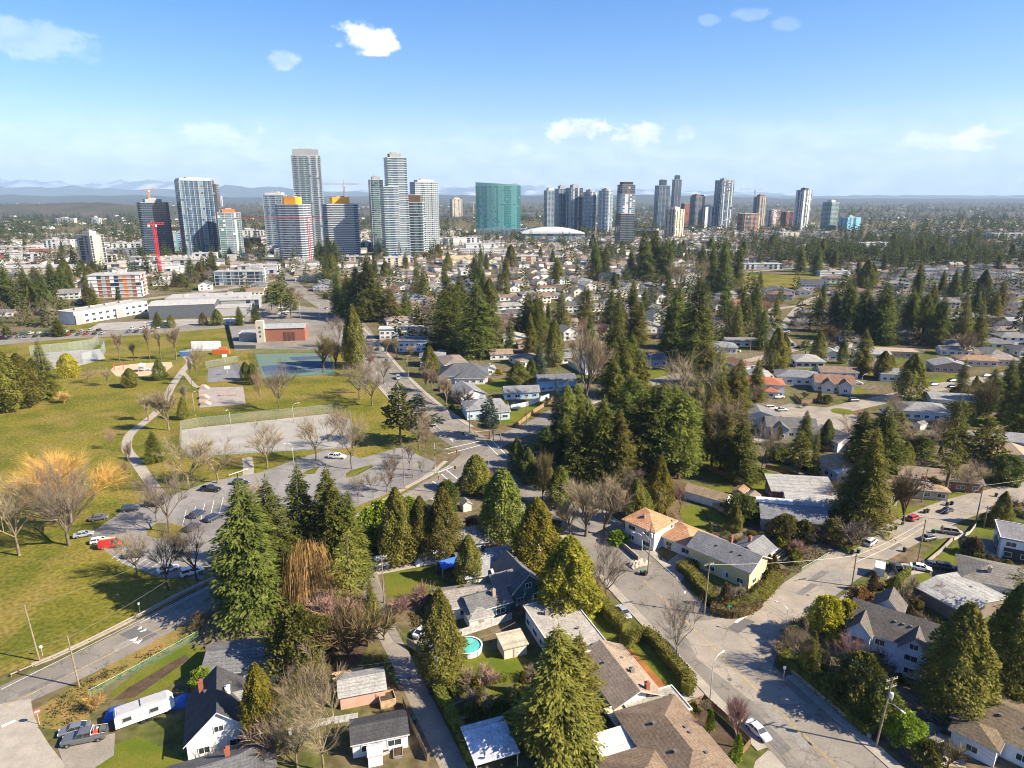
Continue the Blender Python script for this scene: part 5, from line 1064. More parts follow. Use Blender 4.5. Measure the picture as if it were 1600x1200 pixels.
bulk([
 ('grey metal lean-to roof on posts behind the red chimney house',1250,757,17,9,4,'shed',1.2,'x',-8,LIGHT,(.3,.12,.08)),
 ('grey roofed white house with red chimney beside the metal lean-to',1278,779,17,10,3.4,'gable',1.8,'x',-12,(.30,.295,.28),WHITE),
 ('half white, half dark roofed house behind the round shrubs',1238,797,16,10,3.4,'gable',1.6,'x',-14,(.15,.155,.165),(.4,.35,.3),(-4,3.5,9,5,3.5,'shed',.8,'x',.3,(.5,.5,.49))),
 ('orange-tan hip roofed house below the cul-de-sac',1306,716,13,10,3.2,'hip',2.0,'x',GRID,(.46,.28,.17),WHITE),
 ('white carport roof beside the orange-tan hip roof',1325,733,11,6,3.0,'flat',0,'x',10,(.55,.55,.56),WHITE),
 ('long brown roofed bungalow above the side street',1464,737,22,9,3.2,'gable',1.5,'x',-16,(.20,.155,.12),(.22,.10,.06)),
 ('tan low roofed bungalow before the long brown one',1422,751,18,9,2.9,'hip',1.4,'x',-14,(.28,.20,.135),(.45,.36,.26)),
 ('grey two-storey house with dark windows at the right edge',1590,680,15,10,5.4,'hip',1.8,'x',-18,(.20,.20,.20),(.40,.41,.43)),
 ('tan roofed house below the grey two-storey one',1588,706,14,11,3.4,'gable',2,'y',-20,(.34,.25,.17),(.42,.36,.28)),
 ('grey hip roofed white house left of the bare brown tree',1442,632,17,12,3.6,'hip',2.2,'x',-12,(.20,.20,.20),WHITE),
 ('grey low roofed house behind the grey hip roof, right',1484,617,17,11,3.4,'gable',1.4,'x',-12,(.22,.22,.22),WHITE),
 ('small grey roofed shed between the pines on the right',1515,674,6,5,2.6,'hip',1,'x',-12,(.25,.24,.22),WHITE),
 ('white house with dark gabled roof and wooden deck facing the cul-de-sac',1234,657,17,9,4.2,'gable',2.2,'x',-10,(.115,.115,.115),WHITE,(-4,-5,5,4,4.1,'gable',1.6,'y',.4)),
 ('white two-storey house half hidden by the grove near the cul-de-sac',1184,641,13,9,5.2,'gable',2,'y',-10,(.16,.16,.165),WHITE),
 ('grey roofed white house right below the cul-de-sac island',1306,676,11,12,3.6,'gable',2,'y',24,(.19,.185,.175),WHITE,(2,-6,7,5,3,'gable',1.5,'y',.4,(.10,.105,.11))),
 ('white two-storey house with red-brown hip roof near the grove',1194,592,16,11,5.4,'hip',2,'x',-12,(.30,.115,.065),WHITE,(2,-6,6,5,3,'hip',1.5,'y',.5)),
 ('grey hip roofed white house behind the brown gabled one',1246,581,19,12,3.6,'hip',2.2,'x',-14,(.165,.168,.175),WHITE),
 ('brown gabled house with red chimney and fenced deck by the cul-de-sac',1302,590,16,10,4.2,'gable',2.6,'x',-14,(.20,.125,.085),(.62,.55,.50),(-3,-5.5,5,4,4,'gable',2,'y',.4),(4,-5.5,5,4,4,'gable',2,'y',.4)),
 ('grey roofed white house left of the lone olive fir',1396,578,13,10,3.8,'hip',1.8,'x',-12,(.18,.18,.18),WHITE),
 ('grey roofed brick fronted house right of the lone olive fir',1482,565,16,11,3.4,'gable',2,'y',-12,(.21,.21,.21),(.42,.28,.22)),
 ('brown hip roofed bungalow above the long lawn',1524,557,18,10,3.2,'hip',1.8,'x',-12,(.25,.155,.10),(.55,.45,.36)),
 ('tan roofed bungalow at the end of the long lawn',1562,556,15,10,3.2,'hip',1.7,'x',-12,(.23,.19,.15),(.45,.38,.3)),
 ('flat brown roofed house among dark firs on the right',1400,547,20,9,3,'flat',0,'x',-12,(.33,.24,.16),(.4,.3,.22)),
 ('small grey roofed white house right of the dark firs',1490,543,15,8,3,'gable',1.5,'x',-12,(.30,.23,.18),WHITE),
 ('blue-grey roofed house beyond the street bend, two-storey',1272,484,18,13,5.5,'hip',2,'x',-8,(.16,.165,.17),(.30,.36,.44)),
 ('white gabled house under the tall dark firs',1298,548,11,9,3.4,'gable',1.8,'y',-8,(.24,.24,.24),WHITE),
 ('pale green house at the far right behind olive pines',1572,512,16,10,3.4,'hip',2,'x',-8,(.20,.17,.14),(.5,.55,.5)),
 ('white bungalow with grey roof at the far right',1590,498,16,10,3.2,'gable',1.8,'x',-8,(.26,.26,.26),WHITE),
 ('long white two-storey building beside the main road with a red shop sign',628,512,27,9,6.2,'flat',0,'x',6,(.36,.365,.37),WHITE),
 ('boxy pale blue two-storey building with flat roof by the main road',645,530,16,12,6.0,'flat',0,'x',6,(.14,.145,.15),(.55,.62,.70)),
 ('grey hip roofed white house behind the dark cedar by the main road',676,552,13,10,5.2,'hip',1.8,'x',6,(.20,.20,.20),WHITE),
 ('large slate hip roofed house with white dormers',724,574,23,15,3.4,'hip',4.6,'x',4,SLATE,WHITE,(3,-7.6,14,6,3.2,'hip',1.6,'x',.5)),
 ('grey gabled house between the slate roof and the pale blue one',730,606,11,15,3.8,'gable',2.2,'y',24,(.20,.20,.205),(.60,.61,.62)),
 ('grey hip roofed house with pale blue walls near the crossroads',756,627,16,12,4.2,'hip',2.4,'x',14,(.19,.195,.20),(.42,.55,.64),(5,-6,7,6,3.4,'gable',1.6,'x',.4)),
 ('long pale blue garage with grey gable roof behind the white fence',814,606,15,6.5,3.2,'gable',1.8,'x',8,(.185,.19,.20),(.40,.58,.74),),
 ('bright blue house with dark roof behind the pale blue garage',868,588,17,10,4.6,'gable',1.8,'x',8,(.12,.125,.14),(.22,.42,.66)),
 ('white house with brown roof behind the yellow bush',782,548,12,8,3.2,'gable',1.6,'x',8,(.24,.17,.12),WHITE),
 ('pale gabled house under the big twin firs',803,523,14,11,3.6,'gable',1.8,'y',8,(.30,.29,.27),WHITE), ('brown roofed house right of the pale gabled one under the firs',824,531,12,9,3.4,'hip',1.6,'x',8,(.26,.16,.11),(.5,.42,.36)),
 ('small white shed beside the yellow bush',765,572,5,6,3.2,'gable',1.2,'y',8,(.25,.25,.24),WHITE),
 ('grey hip roofed white house in the clearing right of the grove',1121,536,20,12,3.6,'hip',2,'x',-6,(.185,.19,.20),WHITE),
 ('small blue-grey cottage amid the grove',1021,556,12,9,3.6,'gable',2,'x',10,(.13,.14,.16),(.36,.44,.54)),
 ('brown roofed white house left of the grove top',884,499,15,9,3.6,'gable',1.6,'x',6,(.27,.22,.18),(.6,.5,.45)),
 ('dark brown roofed house behind the round bare tree',934,511,17,9,3.2,'hip',1.6,'x',6,(.13,.11,.09),(.4,.3,.22)),
 ('grey roofed white house between the two cedars right of centre',1015,506,14,12,3.8,'gable',1.8,'y',4,(.22,.21,.21),WHITE), ('dark hip roofed house behind the cedars right of centre',1014,476,17,11,3.4,'hip',1.8,'x',4,(.12,.12,.125),WHITE),
 ('long red-brown roofed house with gable front beyond the grove',1124,470,32,12,4.2,'gable',2,'x',-6,(.27,.13,.09),(.5,.42,.36)),
 ('slate roofed house in front of the left cedars, beyond the crossroads',643,462,24,16,4,'hip',3,'x',5,(.16,.17,.185),WHITE), ('dark gabled house beside the far left firs',508,443,20,14,5,'gable',3,'y',5,(.10,.10,.11),(.4,.4,.4)),
 ('long cream townhouses with brown roof across from the podium',510,425,62,14,7,'gable',3,'x',6,(.20,.16,.125),CREAM,(-20,-6,8,6,7,'gable',2.4,'y',.4),(-5,-6,8,6,7,'gable',2.4,'y',.4),(12,-6,8,6,7,'gable',2.4,'y',.4)),
 ('cream steep gabled flats below the white gridded tower',716,402,40,16,9,'gable',4,'x',8,(.36,.28,.18),CREAM,(-10,-7,8,6,9,'gable',3,'y',.4),(8,-7,8,6,9,'gable',3,'y',.4)),
 ('white townhouses in a row before the teal tower',755,388,70,16,8,'flat',0,'x',6,(.36,.35,.34),WHITE),
 ('dark gabled house beside the far playing field',1270,440,24,16,5,'gable',4,'x',-6,(.06,.065,.08),WHITE),('white gabled house below the far playing field',1215,451,26,14,5,'gable',3,'y',-6,(.11,.11,.12),WHITE),
])
# ------------------------------------------------------------------ trees that can be picked out: kind basex basey topy halfwidth tint label
trees('''
fir 396 958 746 76 dk huge dark fir at the road bend, casting the long shadow over the park
fir 432 925 745 48 dk broad dark fir close behind the huge road bend fir
fir 478 895 722 40 dk dark fir with a pointed top behind the golden willow
fir 522 900 728 54 md broad green fir right of the golden willow
fir 552 905 765 36 md green fir at the right edge of the roadside clump
willow 488 945 845 46 wil weeping willow with hanging golden-orange strands between the roadside firs
sparse 550 960 825 34 ol thin pale pine in front of the roadside clump
spruce 582 978 905 17 ol small olive spruce beside the back lane
cedar 622 880 762 29 ol dark fir with pale cones, left of the three in a row
cedar 659 874 776 24 ol fir with pale cones, middle of the three in a row
cedar 694 874 762 28 ol fir with pale cones, right of the three in a row
cedar 733 912 836 22 ol small dense fir standing between the hip roofed house and the bungalow
dome 744 768 711 25 ol rounded clipped cedar beside the crossroads
dome 785 848 733 38 md great rounded dark cedar behind the hip roofed house
cedar 838 892 778 38 yg broad yellow-green cedar behind the teal house
cedar 888 960 838 48 yg full yellow-green cedar right beside the flat roofed house
cedar 808 740 683 14 dk
cedar 825 755 700 16 dk
dome 850 762 712 16 ol
cedar 875 790 728 22 md
cedar 690 1065 920 34 ol tall olive cedar beside the lane pole and the pool
fir 868 1172 978 84 ol spreading olive spruce in front of the tan gabled house
fir 900 1158 990 56 ol olive spruce overlapping the spreading one on its right
cedar 412 1163 1037 30 yg bright yellow-green cedar right of the steep white gabled house
broad 468 1050 957 44 md rounded green bush behind the bare garden trees
scrub 545 1030 945 48 br
scrub 575 1010 955 38 br
scrub 520 990 925 36 pk
scrub 600 1000 950 20 br
bare 482 1150 1020 50 tan pale bare tree with fine twigs in the middle of the garden
bare 465 1200 1110 46 tan
bare 505 1205 1095 50 tan
scrub 430 1190 1120 40 tan
broad 320 1075 1047 20 lm lime green bush behind the blue tarp
scrub 313 985 958 16 br
scrub 150 1110 1085 16 or
column 1109 1142 1110 6 lm slim cedar column in the fenced front garden, upper of two
column 1151 1188 1148 7 lm slim cedar column in the fenced front garden, lower of two
shrub 1078 1128 1112 8 yel round yellow bush in the fenced front garden
vase 1149 1168 1095 22 pk small bare tree with reddish twigs beside the white sedan
bare 946 943 850 34 gry bare street tree standing at the kerb before the silver car
bare 1056 1036 938 36 gry bare street tree at the junction hiding the black car
vase 915 838 757 33 tan leafless oval street tree opposite the split level house, left crown
vase 945 835 750 33 tan leafless oval street tree opposite the split level house, right crown
vase 890 836 785 22 tan
vase 840 752 712 14 tan
vase 848 790 708 14 br
bare 985 790 735 26 gry
cedar 1028 800 713 21 yg yellow-green cone cedar at the right end of the grove edge
cedar 992 815 748 20 ol
cedar 1006 812 765 14 md
bare 1062 800 750 16 pk
fir 1155 748 655 38 dk dark broad cedar alone on the bright lawn
broad 1158 812 775 24 dk
cedar 1148 830 790 12 ol
bare 1190 742 665 22 tan
pine 1245 750 672 17 ol
spruce 1270 750 670 12 ol
fir 1348 828 664 40 ol towering olive fir between the side street and the metal lean-to
fir 1325 822 720 36 ol
vase 1410 820 735 22 br
vase 1390 805 745 18 br
sparse 1476 775 612 30 md tall leaning pine with a bare trunk above the side street
broad 1572 755 712 21 dk
pine 1525 742 668 20 ol
pine 1550 742 668 18 ol
bare 1520 765 720 22 tan
bare 1508 770 735 18 tan
cedar 1562 822 768 15 ol lone small fir on the inner corner of the side street
broad 1300 848 812 16 ol
broad 1225 840 805 18 ol
shrub 1255 845 815 14 ol
broad 1210 835 812 12 or
scrub 1275 850 820 18 drk
scrub 1330 855 815 30 gry
broad 1190 815 790 14 dk
fir 1372 745 632 38 dk broad dark conifer below the street with parked cars, right part
fir 1340 735 640 34 dk broad dark conifer below the street with parked cars, left part
pine 1350 758 672 30 ol
bare 1440 715 660 34 tan
broad 1437 715 682 18 dk
broad 1510 655 630 26 dk
vase 1525 665 592 26 br
fir 1590 680 575 28 dk
fir 1572 660 590 20 md
cedar 1420 625 552 22 ol lone olive fir on the verge of the street with parked cars
cedar 1378 592 548 14 ol
dome 1390 572 555 8 md
fir 1345 585 513 20 ol
cedar 1315 568 532 8 dk
cedar 1278 562 518 12 ol
pine 1258 555 530 10 lm
pine 1395 700 640 24 ol
bare 1330 700 650 24 tan
cedar 1412 735 690 14 ol
fir 1490 690 628 22 md
bare 1470 700 650 24 br
broad 1455 770 748 16 ol
bare 1345 790 730 26 tan
cedar 1290 700 655 12 dk
fir 1545 640 575 24 dk
fir 1570 630 560 22 dk
spruce 1500 620 560 14 ol
bare 1400 660 620 20 tan
fir 1255 700 640 16 md
broad 1215 720 698 14 md
bare 1170 640 600 18 tan
fir 1180 625 560 20 ol
broad 1350 780 760 14 dk
bare 1310 790 745 20 br
fir 1590 620 550 24 dk
pine 1540 700 650 18 ol
fir 1375 535 440 32 dk
fir 1345 530 448 30 dk
fir 1320 520 440 24 dk
fir 1300 518 452 18 dk
fir 1440 535 455 22 dk
fir 1465 540 460 22 dk
fir 1418 522 448 20 md
spruce 1500 540 460 18 ol
spruce 1525 548 470 16 ol
scrub 1505 555 520 18 tan
spruce 1550 505 450 14 ol
cedar 1210 580 512 18 ol
cedar 1222 575 520 12 ol
cedar 1484 1118 943 50 ol big olive cedar right in front of the pale blue house
cedar 1564 1095 912 46 ol great olive cedar at the right edge above the mossy roof
cedar 1600 1085 930 40 ol
sparse 1585 985 875 28 md
broad 1288 1000 935 26 yel
broad 1318 998 940 22 yel tall yellow bamboo clump between the junction and the pale blue house, right half
broad 1340 965 920 20 or
scrub 1370 965 935 20 br
bare 1240 1045 970 26 tan
broad 1262 1055 1000 14 ol
bare 1305 1078 1005 30 drk
broad 1340 1108 1025 36 md
bare 1368 1095 1015 34 drk
broad 1300 1090 1055 16 md
broad 1372 1132 1070 28 md
bare 1330 1062 990 28 pk
broad 1412 1158 1118 26 lm
shrub 1445 1192 1160 20 ol
scrub 1480 1200 1160 26 br
shrub 1520 866 842 14 br
scrub 1425 935 905 14 tan
bare 1470 945 915 16 pk
column 1108 838 816 4 dk
shrub 965 848 830 14 lm
broad 608 842 785 36 lm
broad 588 848 796 30 lm bright lime laurel mass behind the three firs, left half
broad 640 830 780 24 lm
scrub 730 770 748 22 br
broad 700 800 752 16 dk
shrub 722 946 918 12 ol
column 762 842 818 5 lm slim cedar pair before the great rounded cedar, left one
column 772 843 820 5 md slim cedar pair before the great rounded cedar, right one
''')
trees('''
big 108 852 728 58 gry huge spreading bare tree with grey limbs beside the parked red van
golden 112 818 714 78 gol golden orange twigged willow crown behind the huge spreading bare tree
bare 30 868 752 56 tan
bare 265 832 738 40 gry
bare 245 815 766 24 gry
bare 400 800 748 18 tan
bare 640 735 690 14 gry
bare 214 902 826 28 tan
bare 263 922 826 36 drk
bare 308 908 816 32 drk
bare 295 765 678 38 tan
bare 340 755 688 33 tan
poplar 205 742 690 6 tan
poplar 198 755 720 5 tan
bare 418 732 658 30 tan
bare 494 720 648 30 tan
bare 550 733 650 26 tan
bare 535 700 640 20 tan
fir 243 722 672 17 md small dark spruce beside the bend of the park path
vase 264 672 607 20 tan leafless oval tree beside the park path
cedar 288 655 620 9 ol
poplar 232 658 618 10 tan
bare 175 702 668 8 pk
poplar 290 640 600 6 gry
spruce 75 622 530 26 ol pointed conifer at the right end of the park's left edge clump
cedar 40 635 552 26 ol
cedar 12 640 545 34 ol
cedar -20 645 550 34 md
cedar 60 625 560 18 md
dome 108 588 552 17 yel golden round bush near the batting cage
cedar 205 604 575 13 ol
cedar 250 593 562 11 dk
bare 138 598 575 13 tan
bare 168 602 572 13 tan
poplar 188 566 520 7 tan
poplar 210 564 535 5 tan
poplar 235 566 508 6 tan
poplar 252 562 512 6 tan
poplar 275 562 512 10 tan
bare 308 594 540 16 tan
poplar 300 602 560 4 gry
scrub 100 630 612 12 or
bare 437 642 565 24 gry
bare 408 632 578 10 pk
dome 396 600 568 10 dk
cedar 385 594 565 9 dk
vase 505 582 525 22 br
vase 525 575 535 14 br
bare 530 545 495 18 gry
cedar 556 575 475 17 ol tall narrow cedar standing beside the main road at the park's end
cedar 548 570 500 12 ol
bare 562 625 567 26 gry
bare 582 634 572 28 gry
bare 572 615 565 16 gry
bare 600 600 555 16 gry
bare 578 590 530 14 gry
pine 626 695 597 27 dk dark pine at the park corner by the crossroads, left of the pair
pine 655 690 615 27 bl paler pine at the park corner, right of the pair
bare 655 702 640 22 tan
bare 665 718 660 12 tan
bare 612 768 698 16 gry
bare 660 745 715 6 gry
bare 605 768 730 14 gry
bare 583 778 738 14 gry
bare 560 786 742 14 gry
pine 765 685 620 19 bl
vase 665 610 572 10 tan
vase 676 614 575 10 tan
vase 698 634 588 15 tan
scrub 722 640 605 18 drk
vase 604 553 528 7 tan
vase 620 560 530 7 tan
vase 642 562 540 9 tan
cedar 672 588 540 15 ol dark cedar in front of the large slate hip roof
cedar 810 602 565 18 md
spruce 842 585 538 14 bl blue spruce behind the pale blue garage
cedar 830 595 560 10 dk
cedar 866 572 500 15 ol
vase 916 640 520 29 tan tall leafless oval tree with pale twigs left of the grove
bare 1088 690 548 48 tan wide grey leafless crown rising from the grove
bare 1112 728 605 38 tan
shrub 778 585 577 7 yel bright yellow bush by the white shed
scrub 770 560 545 14 drk
''')
trees('''
grove 915 738 620 34 md
grove 1015 738 618 36 dk
grove 1048 725 600 36 md
grove 975 728 610 34 dk
grove 1085 712 594 32 ol
grove 900 690 598 28 md
grove 1125 735 625 26 ol
grove 880 722 652 24 dk
grove 885 705 600 29.7 md
spruce 868 700 592 14.6 bl blue-green spire at the left end of the tall central grove
spruce 884 700 596 12.2 md
grove 855 720 665 26.7 dk
fir 905 752 628 31.7 md great cedar at the front of the central grove, left
fir 940 755 620 43.9 md great cedar at the front of the central grove, middle
fir 965 758 638 36.6 ol great cedar at the front of the central grove, with olive right side
grove 1000 745 610 44.6 dk
grove 1030 745 595 47.5 dk
grove 1060 748 610 44.6 md
grove 1075 730 620 38.6 md
grove 985 700 585 38.6 dk
grove 955 680 560 32.7 md
grove 975 660 545 26.7 ol
grove 1000 650 550 26.7 ol
grove 960 620 505 32.7 dk
grove 985 600 520 23.8 md
grove 1020 690 600 29.7 dk
grove 1105 720 600 26.7 ol
grove 1122 700 590 26.7 ol
grove 1138 690 570 29.7 ol
grove 1150 660 560 23.8 md
grove 1120 640 545 29.7 ol
grove 1100 600 535 23.8 ol
spruce 1158 640 565 14.6 ol
fir 1055 560 445 34.2 dk
fir 1085 575 430 34.2 dk
fir 1070 545 470 26.8 dk
fir 1040 560 478 17.1 ol
spruce 1100 560 460 19.5 md
spruce 990 532 462 19.5 ol
spruce 1000 535 470 17.1 ol
fir 955 505 450 17.1 dk
spruce 965 520 448 14.6 md
fir 915 505 445 20.7 ol
fir 825 525 455 26.8 dk
fir 838 515 460 19.5 md
fir 705 545 432 34.2 dk big dark fir on the left of the twin firs behind the slate roof
fir 745 558 440 39.0 dk big dark fir on the right of the twin firs behind the slate roof
fir 765 535 440 26.8 md
fir 690 530 455 19.5 md
fir 720 520 425 24.4 dk
fir 578 502 398 29.3 dk
fir 560 500 412 26.8 dk
fir 592 500 440 24.4 md
fir 612 502 450 20.7 ol
fir 635 500 455 17.1 md
fir 545 495 430 19.5 dk
fir 530 492 425 17.1 dk
spruce 652 462 395 11.0 ol
spruce 662 468 415 11.0 ol
fir 515 412 368 12.2 dk
fir 525 412 372 9.8 dk
fir 500 412 375 9.8 dk
spruce 750 455 400 14.6 dk
fir 742 440 400 14.6 dk
fir 790 440 400 12.2 ol
fir 870 440 400 17.1 ol
fir 930 435 378 14.6 dk
fir 945 430 385 14.6 dk
fir 985 435 385 11.0 md
fir 1005 440 360 24.4 dk
fir 1020 438 358 26.8 dk
fir 1040 440 370 22.0 dk
bare 1055 480 405 18 tan
bare 1090 470 400 14 tan
fir 1110 455 385 17.1 dk
fir 1128 460 370 19.5 dk
fir 1095 430 380 14.6 md
fir 1250 425 385 11.0 ol
fir 1275 430 380 12.2 dk
fir 1150 450 380 17.1 dk
spruce 1160 500 445 12.2 ol
spruce 1180 500 440 14.6 md
spruce 1165 520 460 14.6 dk
spruce 1150 530 470 14.6 ol
spruce 1140 520 465 17.1 ol
spruce 1190 545 480 17.1 md
pine 440 492 440 17 md
pine 455 498 455 12 md
pine 425 485 448 12 md
cedar 340 508 483 9 md
cedar 318 508 488 7 br
fir 375 508 478 9.8 dk
fir 400 505 475 9.8 dk
fir 248 512 486 11.0 md
cedar 268 512 492 7 ol
fir 93 525 495 14.6 md
pine 12 530 508 10 md
fir 140 476 445 14.6 ol
fir 15 480 415 22.0 dk
fir 45 478 420 22.0 dk
fir -5 482 425 22.0 dk
fir 85 460 408 17.1 dk
fir 98 462 415 14.6 dk
fir 110 458 418 12.2 dk
fir 60 465 415 19.5 dk
fir 130 430 405 12.2 dk
fir 148 430 406 9.8 dk
fir 185 468 450 6.1 dk
spruce 275 448 420 11.0 dk
spruce 300 442 400 14.6 dk
spruce 320 440 398 12.2 dk
spruce 338 440 402 11.0 md
spruce 360 405 385 9.8 dk
spruce 285 448 425 11.0 ol
spruce 390 395 372 9.8 dk
''')
# ------------------------------------------------------------------ hedges, fences, walls
hedge('tall clipped hedge enclosing the mulched lawn by the main road', [(972,1012),(1008,996),(1042,1030),(1076,1072),(1070,1084)], 2.2, 2.2, 'ol', dens=40)
hedge('yellow-green hedge between the full cedar and the parked silver car', [(938,948),(955,968),(978,990)], 2.4, 2.6, 'ol', dens=36)
hedge('rounded hedge round the yellow house corner garden', [(1062,888),(1080,902),(1100,925),(1125,948),(1160,952),(1195,930),(1215,905)], 2.6, 2.0, 'ol', dens=34)
hedge('clipped hedge on the yellow house front lawn', [(1075,890),(1092,880)], 3., 1.6, 'ol'); hedge('brown rounded hedge facing the junction', [(1110,955),(1150,962),(1185,945)], 2.6, 1.8, 'br')
hedge('long hedge on the lane side of the patio cover', [(682,1082),(700,1115),(722,1160),(735,1190)], 1.6, 2.4, 'md')
hedge('low hedge behind the raised beds', [(705,1085),(760,1068),(790,1062)], 1.3, 1.2, 'md')
hedge('overgrown hedge bank along the footway below the pale blue house', [(1222,1030),(1262,1062),(1310,1102),(1362,1148)], 3.2, 2.0, 'md', dens=22)
hedge('low hedge along the side street before the white car', [(1318,862),(1340,850),(1362,836)], 2.2, 1.4, 'ol', dens=22); hedge('thin hedge beside the parked dark truck', [(1402,912),(1420,895)], 1.0, 1.6, 'md')
hedge('lime hedge ridge under the round shrubs', [(1285,808),(1300,818),(1325,832)], 2.4, 1.2, 'ol'); hedge('dark clipped hedge behind the garden cottage', [(1105,782),(1140,802)], 1.6, 2.6, 'dk')
hedge('long dark hedge right of the small shed', [(1500,662),(1545,668)], 2.5, 3.5, 'dk', dens=14); hedge('brown hedge at the corner of the side street', [(1560,752),(1592,762)], 2, 1.8, 'dk')
hedge('low brown hedge beside the gravel drive', [(1185,922),(1210,905),(1230,895)], 1.6, 1., 'br')
WD = (.26,.17,.10); GW = (.30,.29,.27)
fence('green chain-link fence round the corner garden', [(140,1090),(215,1050),(310,996)], 1.5, (.10,.26,.17), 'chain')
fence('black metal fence behind the long shadowed roof', [(340,992),(382,975),(430,962)], 1.4, (.04,.04,.04), 'rail')
fence('low wooden guard rail along the park footway', [(18,1058),(55,1042),(110,1018),(200,972),(325,912)], .75, (.30,.26,.20), 'guard')
fence('chain-link fence on the right of the back lane', [(578,890),(600,940),(612,965),(618,985),(632,1005)], 1.6, (.35,.36,.34), 'chain'); fence('pale board fence along the lane beside the tall olive cedar', [(636,1008),(655,1020),(668,1050),(682,1080)], 1.7, (.33,.29,.24))
fence('weathered fence behind the round pool', [(700,1000),(720,995),(752,985),(800,968)], 1.8, (.42,.41,.40)); fence('rusty wooden fence below the spreading spruce', [(842,1185),(880,1170),(920,1150)], 1.5, (.26,.16,.08))
fence('long wooden fence on the left of the back lane', [(630,1100),(640,1130),(655,1160),(668,1190)], 1.6, (.22,.17,.12)); fence('white board fence behind the dark outbuilding', [(452,1150),(500,1135),(560,1125)], 1.5, (.52,.51,.50))
fence('brown board fence of the front garden by the white sedan', [(1062,1115),(1100,1096),(1138,1130),(1172,1165),(1158,1182)], 1.5, (.20,.12,.07))
fence('concrete block wall before the split level house', [(945,836),(975,856),(998,876)], 1.3, (.4,.4,.4), 'wall'); fence('low block retaining wall under the hedge bank', [(1212,1016),(1225,1040),(1260,1070),(1310,1112),(1360,1155)], 1.1, (.3,.3,.3), 'wall')
fence('long wooden fence crossing the bright lawn', [(1105,733),(1140,750),(1200,786),(1220,798)], 1.7, (.28,.16,.09)); fence('pinkish board fence behind the split level house', [(1090,775),(1110,790),(1145,812)], 1.6, (.42,.29,.22))
fence('stained panel fence at the back of the lawn', [(1180,738),(1200,750),(1238,758)], 1.6, (.26,.20,.15)); fence('brown fence right of the stained one', [(1196,732),(1225,738),(1250,748)], 1.5, (.22,.12,.07))
fence('tall wooden fence beside the cross road at the pale blue house', [(806,668),(835,645),(862,628)], 1.7, (.30,.19,.12)); fence('white panel fence behind the trampoline', [(798,640),(822,635),(858,622)], 2.0, (.66,.68,.70))
fence('brown fence of the lawn behind the slate roof', [(735,590),(760,592),(770,598)], 1.6, (.27,.18,.11)); fence('wooden deck fence of the brown gabled house', [(1240,620),(1252,632),(1285,626)], 1.7, (.20,.13,.09))
fence('black board fence beside the paved yard at the right bottom', [(1378,1150),(1400,1170),(1440,1205)], 1.3, (.05,.05,.05)); fence('dark board fence by the mossy house lawn', [(1388,920),(1400,930),(1440,940)], 1.4, (.15,.13,.11)); fence('garden wall between the two front lawns', [(1448,880),(1470,862),(1490,842)], 1.0, (.3,.3,.3), 'wall')
fence('green wire fence by the dug garden', [(1252,895),(1275,882),(1295,870)], 1.3, (.35,.42,.36), 'chain'); fence('white boards by the pole, half fallen', [(1490,845),(1515,835),(1525,822)], 1.1, (.42,.40,.36))
fence('tall mesh fence round the fenced ball court', [(283,700),(284,672),(310,667),(420,655),(520,645),(548,655),(553,690),(545,702),(420,707),(300,715),(283,700)], 3.6, (.34,.37,.36), 'chain')
fence('tall green mesh fence round the tennis courts', [(398,553),(512,551),(524,585),(410,592),(398,553)], 3.4, (.16,.24,.22), 'chain'); fence('mesh backstop fence of the batting cage', [(48,556),(110,550),(145,545),(155,538),(165,548),(160,560),(130,568)], 5.5, (.42,.52,.52), 'chain')
fence('thin mesh fence behind the play court', [(322,575),(372,566),(385,590)], 3.4, (.35,.38,.38), 'chain'); fence('dark board fence round the paved yard', [(356,507),(366,545),(400,545)], 2.2, (.08,.09,.09)); fence('low timber rail between the car park and the grass', [(358,745),(388,735)], .7, (.5,.47,.42), 'guard')

